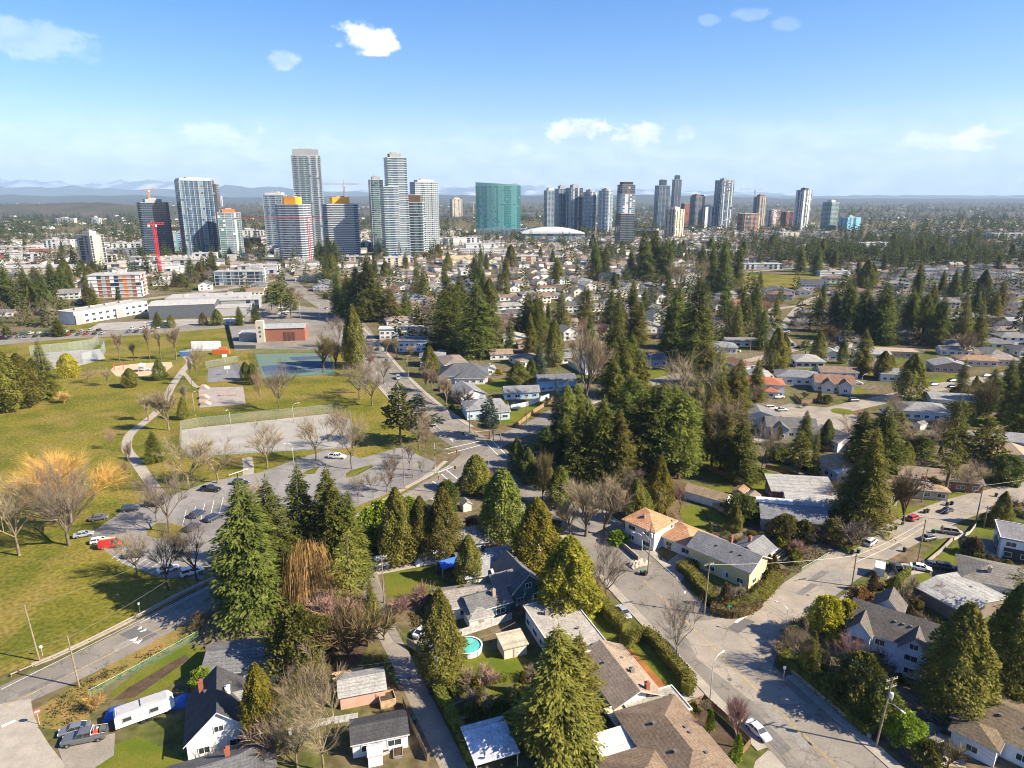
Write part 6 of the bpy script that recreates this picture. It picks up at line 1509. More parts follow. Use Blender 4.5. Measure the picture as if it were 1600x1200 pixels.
# ------------------------------------------------------------------ vehicles: kind px py heading colour label
W_=(.72,.73,.74); B_=(.015,.016,.018); S_=(.34,.35,.36); GR=(.14,.145,.15); RD=(.42,.02,.02); BE=(.36,.33,.27); NV=(.03,.045,.10)
for (k, x, y, hd, c, lb) in (
 ('pickup',133,1157,197,(.115,.12,.125),'grey crew-cab pickup truck parked at the corner with its load bed filled'),('sedan',117,1144,203,(.16,.17,.19),'dark grey sedan parked behind the grey pickup truck'),
 ('sedan',974,960,GRID-90,S_,'silver car at the kerb beside the yellow-green hedge'),('suv',1046,1024,GRID-90,B_,'black car half hidden by the bare street tree at the kerb'),('sedan',1184,1146,GRID-85,W_,'white sedan parked beside the brown board fence'),
 ('suv',1360,850,40,W_,'white car parked on the left of the side street'),('hatch',1427,812,30,RD,'small red car on the side street'),('sedan',1480,800,32,B_,'black car driving on the side street'),
 ('sedan',1451,843,18,GR,'grey car in the drive beside the beige minivan'),('van',1487,834,-20,BE,'beige minivan parked across its drive'),('pickup',1401,892,80,(.08,.085,.09),'dark pickup truck parked nose away beside the white trailer'),
 ('sedan',1438,890,-24,W_,'white sedan parked on the drive right of the dark pickup'),('sedan',1457,886,-24,(.07,.07,.065),'black sedan parked behind the white sedan on the drive'),('suv',1478,890,-24,(.05,.05,.055),'dark car nosing under the hedge behind the black sedan'),
 ('suv',1468,1166,20,(.23,.23,.235),'grey car on the paved yard of the mossy roofed house'),('van',1440,1132,10,(.03,.03,.03),'black covered car under the lean-to of the mossy house'),
 ('cargo',173,855,20,RD,'red van in the park car lot'),('hatch',156,848,22,W_,'white car with a yellow roof bar next to the red van'),('sedan',131,838,25,S_,'silver sedan at the left end of the park car lot'),('suv',212,870,18,(.06,.055,.05),'black car right of the red van'),
 ('sedan',263,892,35,W_,'white car in tree shade at the near side of the lot, left of two'),('van',301,897,35,W_,'white car in tree shade at the near side of the lot, right of two'),('sedan',155,812,24,(.12,.10,.10),'dark maroon car at the far left edge of the lot'),
 ('suv',204,798,15,(.03,.035,.06),'navy car parked under the big willow'),('van',241,791,0,B_,'black van parked below the end of the park path'),('pickup',330,767,-8,B_,'black pickup truck at the far kerb of the lot'),('suv',376,757,-5,B_,'black car at the far kerb, next to the huge firs'),
 ('suv',309,806,70,NV,'dark blue car in the middle rank of the lot, upper left'),('suv',334,812,60,NV,'dark blue car in the middle rank of the lot, right'),('suv',301,827,75,(.05,.06,.09),'dark blue car beside the planted island'),
 ('pickup',527,716,-8,W_,'white pickup truck alone on the right of the park car lot'),('van',622,592,GRID-98,S_,'silver van on the main road beside the park'),('hatch',604,566,GRID-98,B_,'black car parked on the main road'),('hatch',655,622,GRID-98,GR,'grey car at the kerb near the slate roofed house'),
 ('suv',1334,627,12,(.08,.09,.10),'dark car on the street with parked cars, nearest the olive fir'),('sedan',1459,602,14,(.12,.16,.24),'blue car on the street with parked cars, nearer kerb'),('sedan',1488,596,12,B_,'black car on the street with parked cars, behind the blue one'),('sedan',1488,606,12,NV,'navy car on the street with parked cars, front'),
 ('suv',1504,588,170,B_,'black suv parked above the blue car'),('sedan',1541,588,12,S_,'silver car farthest right on the street with parked cars'),('suv',1207,618,10,B_,'black car on the drive of the red-brown roofed house'),('sedan',1217,622,12,W_,'white car beside the black car at the cul-de-sac'),('van',1205,640,5,W_,'white van at the cul-de-sac entrance'),('sedan',1222,642,8,S_,'silver car at the cul-de-sac entrance'),
 ('suv',1217,619,80,(.05,.05,.05),'dark car between the cul-de-sac houses'),('sedan',1340,600,-15,W_,'white car beyond the brown gabled house'),('sedan',1232,520,60,W_,'white car on the far street bend'),('suv',1238,540,70,NV,'navy car on the far street bend'),('sedan',1150,550,5,B_,'black car beside the clearing house'),
 ('sedan',676,552,20,NV,'dark car below the grey hip roofed house'),('sedan',690,550,20,S_,'silver car under the left twin fir'),('sedan',660,990,60,W_,'white car in the yard behind the tall olive cedar')):
    o = car(k, G(x, y), hd, c, lb)
    if lb.startswith('grey crew-cab'):
        o.scale = (1.12,1.08,1.08)
        put('cab_guard', MB().box((-1.12,0,1.1),(.08,1.8,.1)).box((-1.12,-.86,1.1),(.08,.08,.85)).box((-1.12,.86,1.1),(.08,.08,.85)).box((-1.12,0,1.85),(.08,1.8,.1)).mesh('cab_guard',[metalm]), o, (.6,.6,.6))
        put('load_box', MB().box((-1.55,.3,1.12),(.6,.7,.35)).mesh('load_box',[plain]), o, (.55,.06,.03)); put('load_box', MB().box((-2.4,-.2,1.12),(.7,.9,.45)).mesh('load_box',[plain]), o, (.10,.10,.10)); put('load_box', MB().box((-1.9,-.6,1.12),(.9,.4,.25)).mesh('load_box',[woodm]), o, (.45,.4,.33))
        put('side_rail', MB().tube([(-1.1,.95,1.55),(-2.9,.95,1.45)],.04,5).tube([(-1.1,-.95,1.55),(-2.9,-.95,1.45)],.04,5).mesh('side_rail',[metalm]), o, (.6,.6,.6))
    if lb.startswith('red van'): put('roof_ladder', MB().box((-.6,.3,2.2),(3.6,.07,.08)).box((-.6,.75,2.2),(3.6,.07,.08)).box((-2,.52,2.2),(.06,.45,.06)).box((-1,.52,2.2),(.06,.45,.06)).box((0,.52,2.2),(.06,.45,.06)).box((1,.52,2.2),(.06,.45,.06)).mesh('roof_ladder',[plain]), o, (.75,.68,.25))
rn = random.Random(4); cols = [W_,B_,S_,GR,(.05,.07,.14),(.3,.03,.03),(.05,.05,.05),(.5,.5,.5)]; CN = dict(zip(cols, ('white','black','silver','dark grey','navy','red','charcoal','light grey')))
def rank(kinds, p, hd, where, grp):
    k, c = rn.choice(kinds), rn.choice(cols); AUTO.append((car(k, p, hd, c, 'x', True, grp), CN[c]+' '+{'sedan':'sedan','suv':'SUV','hatch':'hatchback','van':'minivan'}[k], where))
for i in range(40):                                   # school car park, two ranks
    x = -10+i*6.6+rn.uniform(-1.,1.); 
    if 165 < x < 195: continue
    rank(['sedan','suv','hatch','van'], G(x, 528-x*.045+(-4 if i % 2 else 1)), 100+rn.uniform(-4,4), 'the school car rank', 'cars ranked in front of the school')
for i in range(16):
    x = 408+i*6.; rank(['sedan','suv','hatch'], G(416+rn.uniform(-3,14)+i*1.5, 462+i*2.2), 20, 'the yard left of the far road', 'cars parked left of the far main road')
for i in range(11):
    s = rn.choice((-1,1)); k = min(len(A_LINE)-2, 165+i*9+rn.randint(-3,3)); d = (A_LINE[k+1]-A_LINE[k]).normalized(); p = A_LINE[k]+Vector((d.y,-d.x,0))*s*rn.choice((2.3,5.0)); hd = math.degrees(math.atan2(d.y,d.x))+(0 if s > 0 else 180)
    rank(['sedan','suv','van'], p, hd, 'the towers on the main road', 'far cars on the main road')
# ------------------------------------------------------------------ trailer, pool, small things
def trailer():
    a, b = G(182,1146), G(275,1112); d = b-a; t = thing('travel_trailer', 'long white travel trailer with grey roof beside the pickup truck', 'trailer', (a+b)/2+Vector((-d.y,d.x,0)).normalized()*1.2, math.atan2(d.y,d.x)); l = d.length
    m = MB(); pr = [(-l/2,.7),(l/2-.9,.7),(l/2,1.3),(l/2,2.2),(l/2-.7,3.1),(-l/2+.3,3.1),(-l/2,2.7)]; n = len(pr)
    m.add([(x,-1.2,z) for x,z in pr]+[(x,1.2,z) for x,z in pr],[tuple(range(n)),tuple(range(2*n-1,n-1,-1))]+[(i,n+i,n+(i+1)%n,(i+1)%n) for i in range(n)]); put('body', m.mesh('body',[paint]), t, (.64,.64,.62))
    put('roof', MB().box((-.2,0,3.1),(l-1.4,2.36,.08)).box((l*.1,0,3.18),(l*.3,1.8,.25)).mesh('roof',[plain]), t, (.34,.34,.35))
    for x in (-l*.3,l*.15): window(t, x,-1.22,1.6,0,1.2,.7,0,(.3,.3,.3))
    door(t, -l*.05,-1.23,.9,0,.75,1.8,(.6,.6,.6))
    for x in (-.5,.5):
        for s in (-1,1): put('wheel', cached('trw', lambda: MB().tube([(0,-.12,0),(0,.12,0)],.36,12).mesh('wheel',[rubber])), t, None, (x,s*1.08,.36))
    put('hitch', MB().tube([(-l/2,0,.55),(-l/2-1.3,0,.5)],.08,5).mesh('hitch',[metalm]), t, (.05,.05,.05))
    for i,(x,y,lb) in enumerate(((185,1116,'blue tarp heap behind the trailer, near the pickup'),(287,1098,'blue tarp between the trailer and the steep white gabled house'))):
        p = G(x,y); t2 = thing('tarp_heap', lb, 'tarp', p, .4); rn = random.Random(i); m = MB(); n = 7; vs = [((u/n-.5)*4.2,(v/n-.5)*2.6,max(.05,1.5*math.sin(math.pi*u/n)**.5*math.sin(math.pi*v/n)**.4+rn.uniform(-.15,.15))) for v in range(n+1) for u in range(n+1)]
        put('sheet', m.add(vs,[(v*(n+1)+u,v*(n+1)+u+1,(v+1)*(n+1)+u+1,(v+1)*(n+1)+u) for v in range(n) for u in range(n)]).mesh('sheet',[plain],smooth=True), t2, (.02,.10,.42))
trailer()
def pool():
    p = G(732,1016); t = thing('round_pool', 'round above-ground pool with turquoise water on the garden lawn', 'pool', p); n = 28; r = 2.6
    wall = MB(); wall.tube([(0,0,0),(0,0,1.2)],r,n,cap=False); put('side', wall.mesh('side',[plain]), t, (.62,.66,.68))
    put('rim', MB().add([(r*q*math.cos(k/n*6.2832),r*q*math.sin(k/n*6.2832),1.22) for q in (.95,1.06) for k in range(n)],[(k,(k+1)%n,n+(k+1)%n,n+k)[::-1] for k in range(n)]).mesh('rim',[plain]), t, (.75,.77,.78))
    put('water', MB().add([(r*.97*math.cos(k/n*6.2832),r*.97*math.sin(k/n*6.2832),1.0) for k in range(n)],[tuple(range(n))]).mesh('water',[surf('pool_water',(.05,.36,.33),.12,.15,.6,spec=.5,col2=(.12,.45,.38))]), t)
    for k in range(8): put('upright', cached('pupr', lambda: MB().box((2.66,0,0),(.08,.14,1.25)).mesh('upright',[plain])), t, (.4,.42,.44), None, k*.7854)
pool()
def simple(name, label, cat, px, parts, rz=GRID, group=None):
    t = thing(name, label, cat, G(*px), R(rz), group)
    for (pn, mb, mt, c) in parts: put(pn, mb.mesh(pn,[mt]), t, c)
    return t
def lump(n, a, b, h, seed, sag=.2):
    rn = random.Random(seed); m = MB(); vs = [((u/n-.5)*a,(v/n-.5)*b,max(.02,h*(math.sin(math.pi*u/n)**.45*math.sin(math.pi*v/n)**.45)+rn.uniform(-sag,sag)*h)) for v in range(n+1) for u in range(n+1)]
    return m.add(vs,[(v*(n+1)+u,v*(n+1)+u+1,(v+1)*(n+1)+u+1,(v+1)*(n+1)+u) for v in range(n) for u in range(n)])
simple('tarped_boat','long boat under a crumpled white tarp by the hip roofed house','boat',(676,876),[('tarp',lump(12,9,3.2,2.8,3,.06),plain,(.60,.60,.61)),('trailer_frame',MB().box((0,0,.2),(8,.9,.15)),metalm,(.1,.1,.1))],18)
simple('frame_tent','blue topped frame shelter beside the tarped boat','shelter',(700,893),[('canopy',roof_mesh(4.4,3.6,2.1,'gable',1.0,'x',.1),plain,(.03,.12,.5)),('frame',MB().tube([(-2.1,-1.7,0),(-2.1,-1.7,2.1)],.05,5).tube([(2.1,-1.7,0),(2.1,-1.7,2.1)],.05,5).tube([(-2.1,1.7,0),(-2.1,1.7,2.1)],.05,5).tube([(2.1,1.7,0),(2.1,1.7,2.1)],.05,5),metalm,(.6,.6,.6))],30)
simple('camper','small white camper at the end of the lane drive','trailer',(598,884),[('body',loft([(-2,[(.8,.5),(1.,1.),(.95,2.2),(.5,2.4)]),(-1.6,[(1.,.4),(1.1,1.),(1.05,2.4),(.6,2.6)]),(1.6,[(1.,.4),(1.1,1.),(1.05,2.4),(.6,2.6)]),(2,[(.8,.6),(1.,1.),(.95,2.),(.5,2.2)])]),paint,(.66,.66,.66)),('window_band',MB().box((0,0,1.5),(2.2,2.24,.6)),glass,None),('wheel',MB().tube([(0,-1.0,.33),(0,1.0,.33)],.33,10),rubber,None)],20)
simple('utility_trailer','white box trailer at the verge of the side street','trailer',(1373,898),[('box',MB().box((0,0,.55),(3.6,2.1,2.0)).box((0,0,2.552),(3.5,2.,.06)),paint,(.68,.68,.66)),('wheel',MB().tube([(0,-1.1,.33),(0,1.1,.33)],.33,10),rubber,None),('hitch',MB().box((2.3,0,.45),(1.2,.1,.1)),metalm,(.1,.1,.1))],60)
def planks():
    t = thing('timber_stack', 'stack of sawn pale timber beside the pink shed', 'timber', G(545,1058), R(20)); pm = MB().box((0,0,0),(5.0,.34,.16)).mesh('plank',[woodm]); rn = random.Random(2)
    for k in range(5):
        for j in range(9-k): put('plank', pm, t, (rn.uniform(.45,.6),rn.uniform(.32,.42),.2), (rn.uniform(-.4,.4),-1.6+j*.42+k*.15,.02+k*.19), rn.uniform(-.06,.06))
planks()
def crate(label, px, rz, a, b, h, c):
    t = thing('raised_bed', label, 'planter', G(*px), R(rz)); 
    for (x,y,p,q) in ((0,b/2,a+.1,.1),(0,-b/2,a+.1,.1),(a/2,0,.1,b-.1),(-a/2,0,.1,b-.1)): put('side_board', MB().box((x,y,0),(p,q,h)).mesh('side_board',[woodm]), t, c)
    put('soil', MB().box((0,0,0),(a-.1,b-.1,h*.8)).mesh('soil',[soil]), t)
crate('wooden raised bed beside the greenhouse outbuilding, left', (590,1178), 28, 3.4, 1.5, .5, (.3,.3,.28)); crate('wooden raised bed beside the greenhouse outbuilding, right', (622,1172), 100, 3.4, 1.4, .5, (.22,.2,.17)); crate('large framed garden bed by the low hedge', (727,1110), 24, 4.6, 3.4, .6, (.33,.33,.30)); crate('open wooden bin stack beside the pink shed', (605,1098), 22, 2.6, 2.4, 1.5, (.42,.30,.17))
simple('trampoline','round netted trampoline on the lawn behind the white fence','trampoline',(806,640),[('mat',MB().tube([(0,0,.8),(0,0,.86)],2.2,18),plain,(.03,.05,.08)),('net',MB().tube([(0,0,.9),(0,0,2.6)],2.2,18,cap=False),chain,(.05,.12,.14)),('frame',MB().tube([(2.2,0,0),(2.2,0,2.6)],.05,5).tube([(-2.2,0,0),(-2.2,0,2.6)],.05,5).tube([(0,2.2,0),(0,2.2,2.6)],.05,5).tube([(0,-2.2,0),(0,-2.2,2.6)],.05,5),metalm,(.1,.25,.3))])
simple('log_pile','pile of cut logs and planks in the dug garden','logs',(1225,868),[('log',MB().tube([(-3,0,.2),(3,.4,.3)],.2,7),woodm,(.42,.32,.2)),('log',MB().tube([(-2.4,.6,.2),(2.6,1.4,.2)],.18,7),woodm,(.36,.28,.18)),('log',MB().tube([(-3,1.6,.2),(1.6,2.,.2)],.2,7),woodm,(.4,.33,.24)),('plank',MB().box((0,-1,.05),(5,.4,.12),.2),woodm,(.5,.42,.3))],35)
simple('rock_pile','heap of pale rocks beside the front steps drive','rocks',(998,882),[('rocks',lump(9,5.5,2.6,1.2,5,.3),concrete,None)],30); simple('rock_pile','pale rock heap beside the paved yard','rocks',(1448,1138),[('rocks',lump(9,4,3,1.,8,.35),concrete,None)],30)
simple('blue_barrel','blue drum at the edge of the paved yard','barrel',(1408,1152),[('drum',MB().tube([(0,0,0),(0,0,.05),(0,0,.9),(0,0,.95)],[.3,.36,.36,.3],12),plain,(.03,.10,.35)),('lid',MB().tube([(0,0,.95),(0,0,1.)],.3,12),plain,(.02,.06,.2))]); simple('tarp_heap','blue tarp under the trees by the pale blue house','tarp',(1397,1098),[('sheet',lump(6,2.2,1.6,.7,4),plain,(.02,.10,.42))])
simple('fire_ring','stone ring on the lawn behind the split level house','fire pit',(1115,822),[('stone_ring',MB().tube([(0,0,0),(0,0,.35)],1.5,14,cap=False),concrete,None),('ash_bed',MB().tube([(0,0,.02),(0,0,.1)],1.3,14),soil,None)])
# park equipment
simple('playground_set','small red and white climbing set on the sand','play equipment',(222,580),[('deck',MB().box((0,0,1.5),(3,3,.2)),plain,(.3,.3,.32)),('post',MB().box((-1.4,-1.4,0),(.16,.16,3.4)).box((1.4,-1.4,0),(.16,.16,3.4)).box((1.4,1.4,0),(.16,.16,3.4)).box((-1.4,1.4,0),(.16,.16,3.4)),metalm,(.6,.6,.62)),('roof',roof_mesh(3.4,3.4,3.2,'hip',1.2,'x',.2),plain,(.55,.55,.56)),('slide',MB().add([(1.5,-.5,1.6),(1.5,.5,1.6),(4.6,.5,.2),(4.6,-.5,.2)],[(0,3,2,1)]).box((3,.55,.6),(2.6,.06,.4)),plain,(.5,.5,.55))])
simple('swing_frame','red swing frame at the left of the sand','play equipment',(186,578),[('frame',MB().tube([(-2,-1,0),(-2,0,3.4),(-2,1,0)],.12,6).tube([(2,-1,0),(2,0,3.4),(2,1,0)],.12,6).tube([(-2,0,3.4),(2,0,3.4)],.1,6),metalm,(.55,.08,.05)),('swing_seat',MB().box((0,0,.6),(.5,.25,.08)).tube([(-.25,0,.6),(-.25,0,3.4)],.02,4).tube([(.25,0,.6),(.25,0,3.4)],.02,4),plain,(.05,.05,.05))])
simple('climbing_arch','grey climbing arch in the middle of the sand','play equipment',(245,578),[('arch',MB().tube([(-3,0,0),(-1.5,0,2.4),(1.5,0,2.4),(3,0,0)],.14,6).tube([(-3,1.4,0),(-1.5,1.4,2.4),(1.5,1.4,2.4),(3,1.4,0)],.14,6),metalm,(.35,.36,.4)),('rungs',MB().box((0,.7,2.35),(3,1.4,.1)),metalm,(.5,.5,.5))])
for i,(x,y,lb) in enumerate(((320,622,'pinkish ramp on the skate pad, left middle'),(322,632,'pinkish ramp on the skate pad, left front'),(320,607,'pinkish ramp on the skate pad, left back'),(358,618,'long pinkish grind box on the skate pad'))): simple('skate_ramp',lb,'ramp',(x,y),[('ramp',MB().add([(-2,-1.6,0),(2,-1.6,0),(2,1.6,0),(-2,1.6,0),(-1.5,-1.6,1.5),(0,-1.6,1.5),(0,1.6,1.5),(-1.5,1.6,1.5)],[(4,5,6,7),(0,1,5,4),(1,2,6,5),(2,3,7,6),(3,0,4,7)]) if i < 3 else MB().box((0,0,0),(7,1.2,.6)),concrete,None),('coping',MB().box((-.7,0,1.5 if i<3 else .6),(1.6,3.2,.05) if i<3 else (6.9,1.,.05)),plain,(.48,.24,.17))],8)
simple('basketball_hoop','white backboard on a post at the play court','basketball hoop',(352,566),[('post',MB().tube([(0,0,0),(0,0,3.2),(0,-1,3.5)],.09,6),metalm,(.5,.5,.5)),('backboard',MB().box((0,-1.1,3.0),(2.4,.08,1.6)),plain,(.75,.75,.75)),('hoop',MB().tube([(0,-1.4,3.1),(0,-1.4,3.14)],.25,10,cap=False),metalm,(.6,.15,.03))])
simple('basketball_hoop','white backboard in the middle of the play court','basketball hoop',(356,585),[('post',MB().tube([(0,0,0),(0,0,3.2),(0,-1,3.5)],.09,6),metalm,(.5,.5,.5)),('backboard',MB().box((0,-1.1,3.0),(2.4,.08,1.6)),plain,(.75,.75,.75)),('hoop',MB().tube([(0,-1.4,3.1),(0,-1.4,3.14)],.25,10,cap=False),metalm,(.6,.15,.03))])
simple('practice_wall','white practice wall on its grey court near the hall','wall',(322,545),[('panel',MB().box((0,0,0),(16,.4,4.5)),paint,(.68,.70,.72)),('court_slab',MB().box((0,-3,0),(20,6,.06)),courtgrey,None),('brace',MB().box((7.8,1.2,0),(.2,2,4)),metalm,(.3,.4,.5))],4)
simple('storage_container','blue container beside the practice wall','container',(291,556),[('box',MB().box((0,0,0),(6,2.6,2.6)).box((0,-1.32,.1),(5.8,.04,2.4)),metalm,(.06,.16,.38)),('roof',MB().box((0,0,2.6),(6.04,2.64,.05)),metalm,(.3,.35,.4))],10); simple('storage_container','orange container beside the practice wall','container',(346,553),[('box',MB().box((0,0,0),(9,2.6,2.6)).box((1,.4,2.6),(4,1.8,1.1)),metalm,(.60,.16,.04)),('doors',MB().box((0,-1.32,.1),(8.6,.04,2.4)),metalm,(.55,.13,.03))],6)
simple('picnic_bench','weathered bench beside the bend of the park path','bench',(190,679),[('seat',MB().box((0,0,.42),(1.8,.45,.06)),woodm,(.2,.15,.1)),('backrest',MB().box((0,.25,.55),(1.8,.06,.4)),woodm,(.2,.15,.1)),('leg',MB().box((-.7,0,0),(.1,.4,.42)),metalm,(.05,.05,.05)),('leg',MB().box((.7,0,0),(.1,.4,.42)),metalm,(.05,.05,.05))])
# ------------------------------------------------------------------ poles, lamps, wires
PT = {}
for (nm, px, top, lm, tr, ar, lean, lb) in (
 ('a',(62,1033),945,0,False,False,-.5,'pale wooden pole beside the park footway, left of two'),('b',(124,1073),993,0,False,False,-.3,'brown wooden pole on the dry verge near the corner street'),('c',(683,1082),1005,0,True,True,0,'lane pole with a transformer beside the tall olive cedar'),
 ('d',(600,942),868,0,False,True,0,'slim pole at the top of the back lane'),('e',(1368,1168),1062,1,True,True,1.2,'big leaning pole with transformer and lamp at the right bottom'),('f',(1100,960),880,0,False,True,.3,'pole in the yellow house corner hedge'),
 ('g',(1012,897),818,-1,True,True,.2,'pole before the split level house'),('h',(838,742),705,-1,False,True,0,'pole with lamp among the small cedars by the main road'),('i',(1331,916),866,0,False,True,0,'pole at the near bend of the side street'),('j',(1433,882),812,0,False,True,.3,'tall dark pole beside the grey car'),
 ('k',(1524,818),757,0,False,True,.3,'pole beside the inner corner of the side street'),('l',(1440,785),733,0,False,True,.2,'slim pole on the far verge of the side street'),('m',(1537,824),790,0,False,False,0,'short pole by the fallen white boards'),
 ('n',(734,676),625,-1,False,True,0,'pole with lamp at the pale blue corner house'),('o',(782,688),632,0,False,True,0,'pole beside the corner pine'),('p',(823,662),618,0,False,True,0,'pole on the lawn by the tall wooden fence'),('q',(638,592),555,-1,False,True,0,'pole on the main road beside the slate roof'),
 ('r',(1015,592),552,0,False,True,0,'pole in the clearing of the grove'),('s',(1172,548),520,0,False,True,0,'pole right of the clearing house'),('t',(632,764),701,0,False,False,0,'pole at the car park edge, left of two'),('u',(645,747),712,0,False,False,0,'pole at the car park edge, right of two'),('v',(974,500),462,0,False,True,0,'far pole behind the narrow spruces')):
    o, PT[nm] = pole_thing(lb, px, top, lm, tr, ar, lean)
for off, z in ((-1.05,.2),(-.4,.25),(.5,.2),(.2,-2.6)):
    pts = [Vector((q.x+Ud.x*off, q.y+Ud.y*off, q.z+z)) for q in (PT['e']+Vector((8,-22,2)), PT['e'], PT['f'], PT['g'], PT['h'], PT['n'], PT['q'])]
    wire({-1.05:'left wire of the main road power line',-.4:'second wire of the main road power line',.5:'right wire of the main road power line',.2:'low cable under the main road power line'}[off], pts)
wire('wire along the side street poles', [PT[k] for k in 'fijk']+[PT['k']+Vector((40,14,0))]); wire('low wire along the side street poles', [PT[k]-Vector((0,0,1.6)) for k in 'ijk'])
wire('wire across the park between the two roadside poles', [PT['a']+Vector((-60,-10,0)), PT['a'], G(330,900)+Vector((0,0,11)), PT['t']], 1.2); wire('second wire across the park edge', [PT['b']+Vector((-50,-26,0)), PT['b'], G(345,915)+Vector((0,0,10)), PT['u']], 1.)
wire('lane wire from the transformer pole to the upper lane pole', [PT['c'], PT['d']], .8); wire('service wire from the lane pole to the pink shed', [PT['c']-Vector((0,0,1)), G(560,1070)+Vector((0,0,4))], .5); wire('wire from the lane pole to the pool house', [PT['c']-Vector((0,0,1.5)), G(805,1000)+Vector((0,0,4))], .6); wire('wire spanning the grove clearing', [PT['p'], PT['r'], PT['s']], 1.)
street_lamp('curved street lamp arching over the junction', (1109,1095), 1026, 35); street_lamp('curved street lamp at the mouth of the side street', (1226,998), 945, 150); street_lamp('street lamp before the split level house lawn', (1003,860), 834, 160)
for i,(x,y,t_,lb) in enumerate(((1345,606,585,'street lamp by the cul-de-sac'),(1252,560,550,'street lamp at the street bend'),(470,505,470,'far street lamp by the hall, left'),(500,500,472,'far street lamp by the hall, right'),(460,735,690,'thin lamp post at the ball court'),(361,668,638,'thin lamp post above the ball court'),(305,650,610,'thin lamp post by the park path'),(459,660,630,'thin lamp post behind the ball court'))): street_lamp(lb, (x,y), t_, 20+i*50)
signal('traffic light mast at the park corner of the crossroads', (680,738), 692, -20, 8); signal('traffic light mast at the pine corner of the crossroads', (771,690), 668, 200, 7); signal('traffic light mast on the near left corner of the crossroads', (686,770), 730, 40, 6); signal('traffic light mast on the near right corner of the crossroads', (764,765), 720, 130, 6)
def sign(label, px, h, board, col, rz, shape='rect', txt=None):
    t = thing('street_sign', label, 'sign', G(*px), R(rz)); put('post', MB().tube([(0,0,0),(0,0,h)],.045,6).mesh('post',[metalm]), t, (.5,.5,.5)); n = 16 if shape == 'oct' else 4; a0 = math.pi/n
    poly = [(math.cos(a0+k*2*math.pi/n)*board[0]*.5, math.sin(a0+k*2*math.pi/n)*board[1]*.5) for k in range(n)]
    put('board', MB().add([(x,-.06,h-.3+z) for x,z in poly]+[(x,-.03,h-.3+z) for x,z in poly],[tuple(range(n)),tuple(range(2*n-1,n-1,-1))]+[(k,n+k,n+(k+1)%n,(k+1)%n) for k in range(n)]).mesh('board',[plain]), t, col)
    if txt:
        put('white_bar', MB().box((0,-.075,h-.42),(.72,.02,.24)).mesh('white_bar',[plain]), t, (.7,.66,.65))
sign('round faded red and white sign on the dry verge at the corner street', (62,1132), 2.9, (1.0,1.0), (.50,.10,.10), 40, 'oct', True); sign('small white sign beside the guard rail, left', (67,1025), 2.4, (.6,.8), (.7,.7,.7), 40); sign('small grey sign post on the park verge in the tree shade', (219,958), 2.6, (.5,.7), (.45,.46,.46), 40)
sign('round-topped white sign on the footway by the corner hedge', (1069,940), 2.6, (.6,.8), (.7,.7,.7), 10); sign('green street name blade at the corner hedge', (1138,965), 3.0, (1.5,.4), (.02,.22,.12), 20); sign('white sign on the footway below the hedge bank', (1224,1060), 2.6, (.7,.9), (.7,.7,.7), -10)
sign('blue bus stop sign before the leafless oval trees', (920,832), 2.8, (.9,1.), (.08,.14,.5), 20); sign('pale blue sign board beside the grey hip roofed corner house', (733,652), 3.4, (3.2,2.2), (.35,.6,.75), 10); sign('red sign board at the front of the long white building', (603,528), 5.0, (4,4), (.55,.02,.03), 10)
GB=(.03,.16,.06); BB=(.02,.02,.02)
for i,(x,y,c,lb) in enumerate(((1341,864,GB,'green lidded bin at the drive of the side street'),(1331,866,BB,'black lidded bin at the drive of the side street'),(1413,862,BB,'lone bin in the middle verge of the side street'),(1392,829,BB,'dark bin near the small red car, left'),(1399,827,GB,'green bin near the small red car'),(1445,802,BB,'bin beside the black moving car, left'),(1449,801,BB,'bin beside the black moving car, right'),(1480,790,BB,'bin at the far lawn edge, left'),(1487,789,BB,'bin at the far lawn edge, right'),(1556,776,BB,'bin far up the side street'),
    (1383,885,GB,'green bin beside the white box trailer'),(618,1067,GB,'green bin on the back lane by the pink shed, upper'),(621,1073,GB,'green bin on the back lane by the pink shed, lower'),(670,1070,GB,'green bin at the lane fence'),(674,1085,BB,'black bin at the lane hedge'),(647,1130,GB,'green bin beside the dark outbuilding'),(1008,899,BB,'black bin at the kerb by the split level drive'),(1003,898,GB,'green bin at the kerb by the split level drive'),(1459,833,GB,'green bin behind the grey car'),(724,680,BB,'dark bin at the crossroads corner'))): bin_((x,y), c, lb)
# ------------------------------------------------------------------ far suburb: houses on the street grid, trees between them
rs = random.Random(21)
RP = np.concatenate([np.concatenate([a[:-1]+(a[1:]-a[:-1])*t for t in (0,.25,.5,.75)]) for a, _ in ROADS]); RW = np.concatenate([np.full(4*(len(a)-1), w_) for a, w_ in ROADS])
def road_gap(x, y): return float(np.min(np.hypot(RP[:,0]-x, RP[:,1]-y)-RW))
occ = np.array(OCC)
def free(x, y, r): return bool(np.all(np.hypot(occ[:,0]-x, occ[:,1]-y) > occ[:,2]+r))
def inpoly(px, py, poly):
    c = False; j = len(poly)-1
    for i in range(len(poly)):
        (x1,y1),(x2,y2) = poly[i], poly[j]
        if (y1 > py) != (y2 > py) and px < (x2-x1)*(py-y1)/(y2-y1)+x1: c = not c
        j = i
    return c
KEEP_OUT = [[(-500,1200),(-500,545),(0,520),(92,512),(100,492),(230,462),(330,452),(412,468),(470,478),(560,470),(620,540),(700,640),(760,700),(700,760),(600,860),(500,1200)], [(1130,428),(1290,424),(1300,450),(1200,456),(1140,448)], [(860,760),(840,690),(880,620),(960,540),(1090,530),(1160,600),(1140,740),(1050,780)]]
def allowed(px, py): return not any(inpoly(px, py, q) for q in KEEP_OUT)
def main_side(x, y): return x > K*59.9-.3735*y
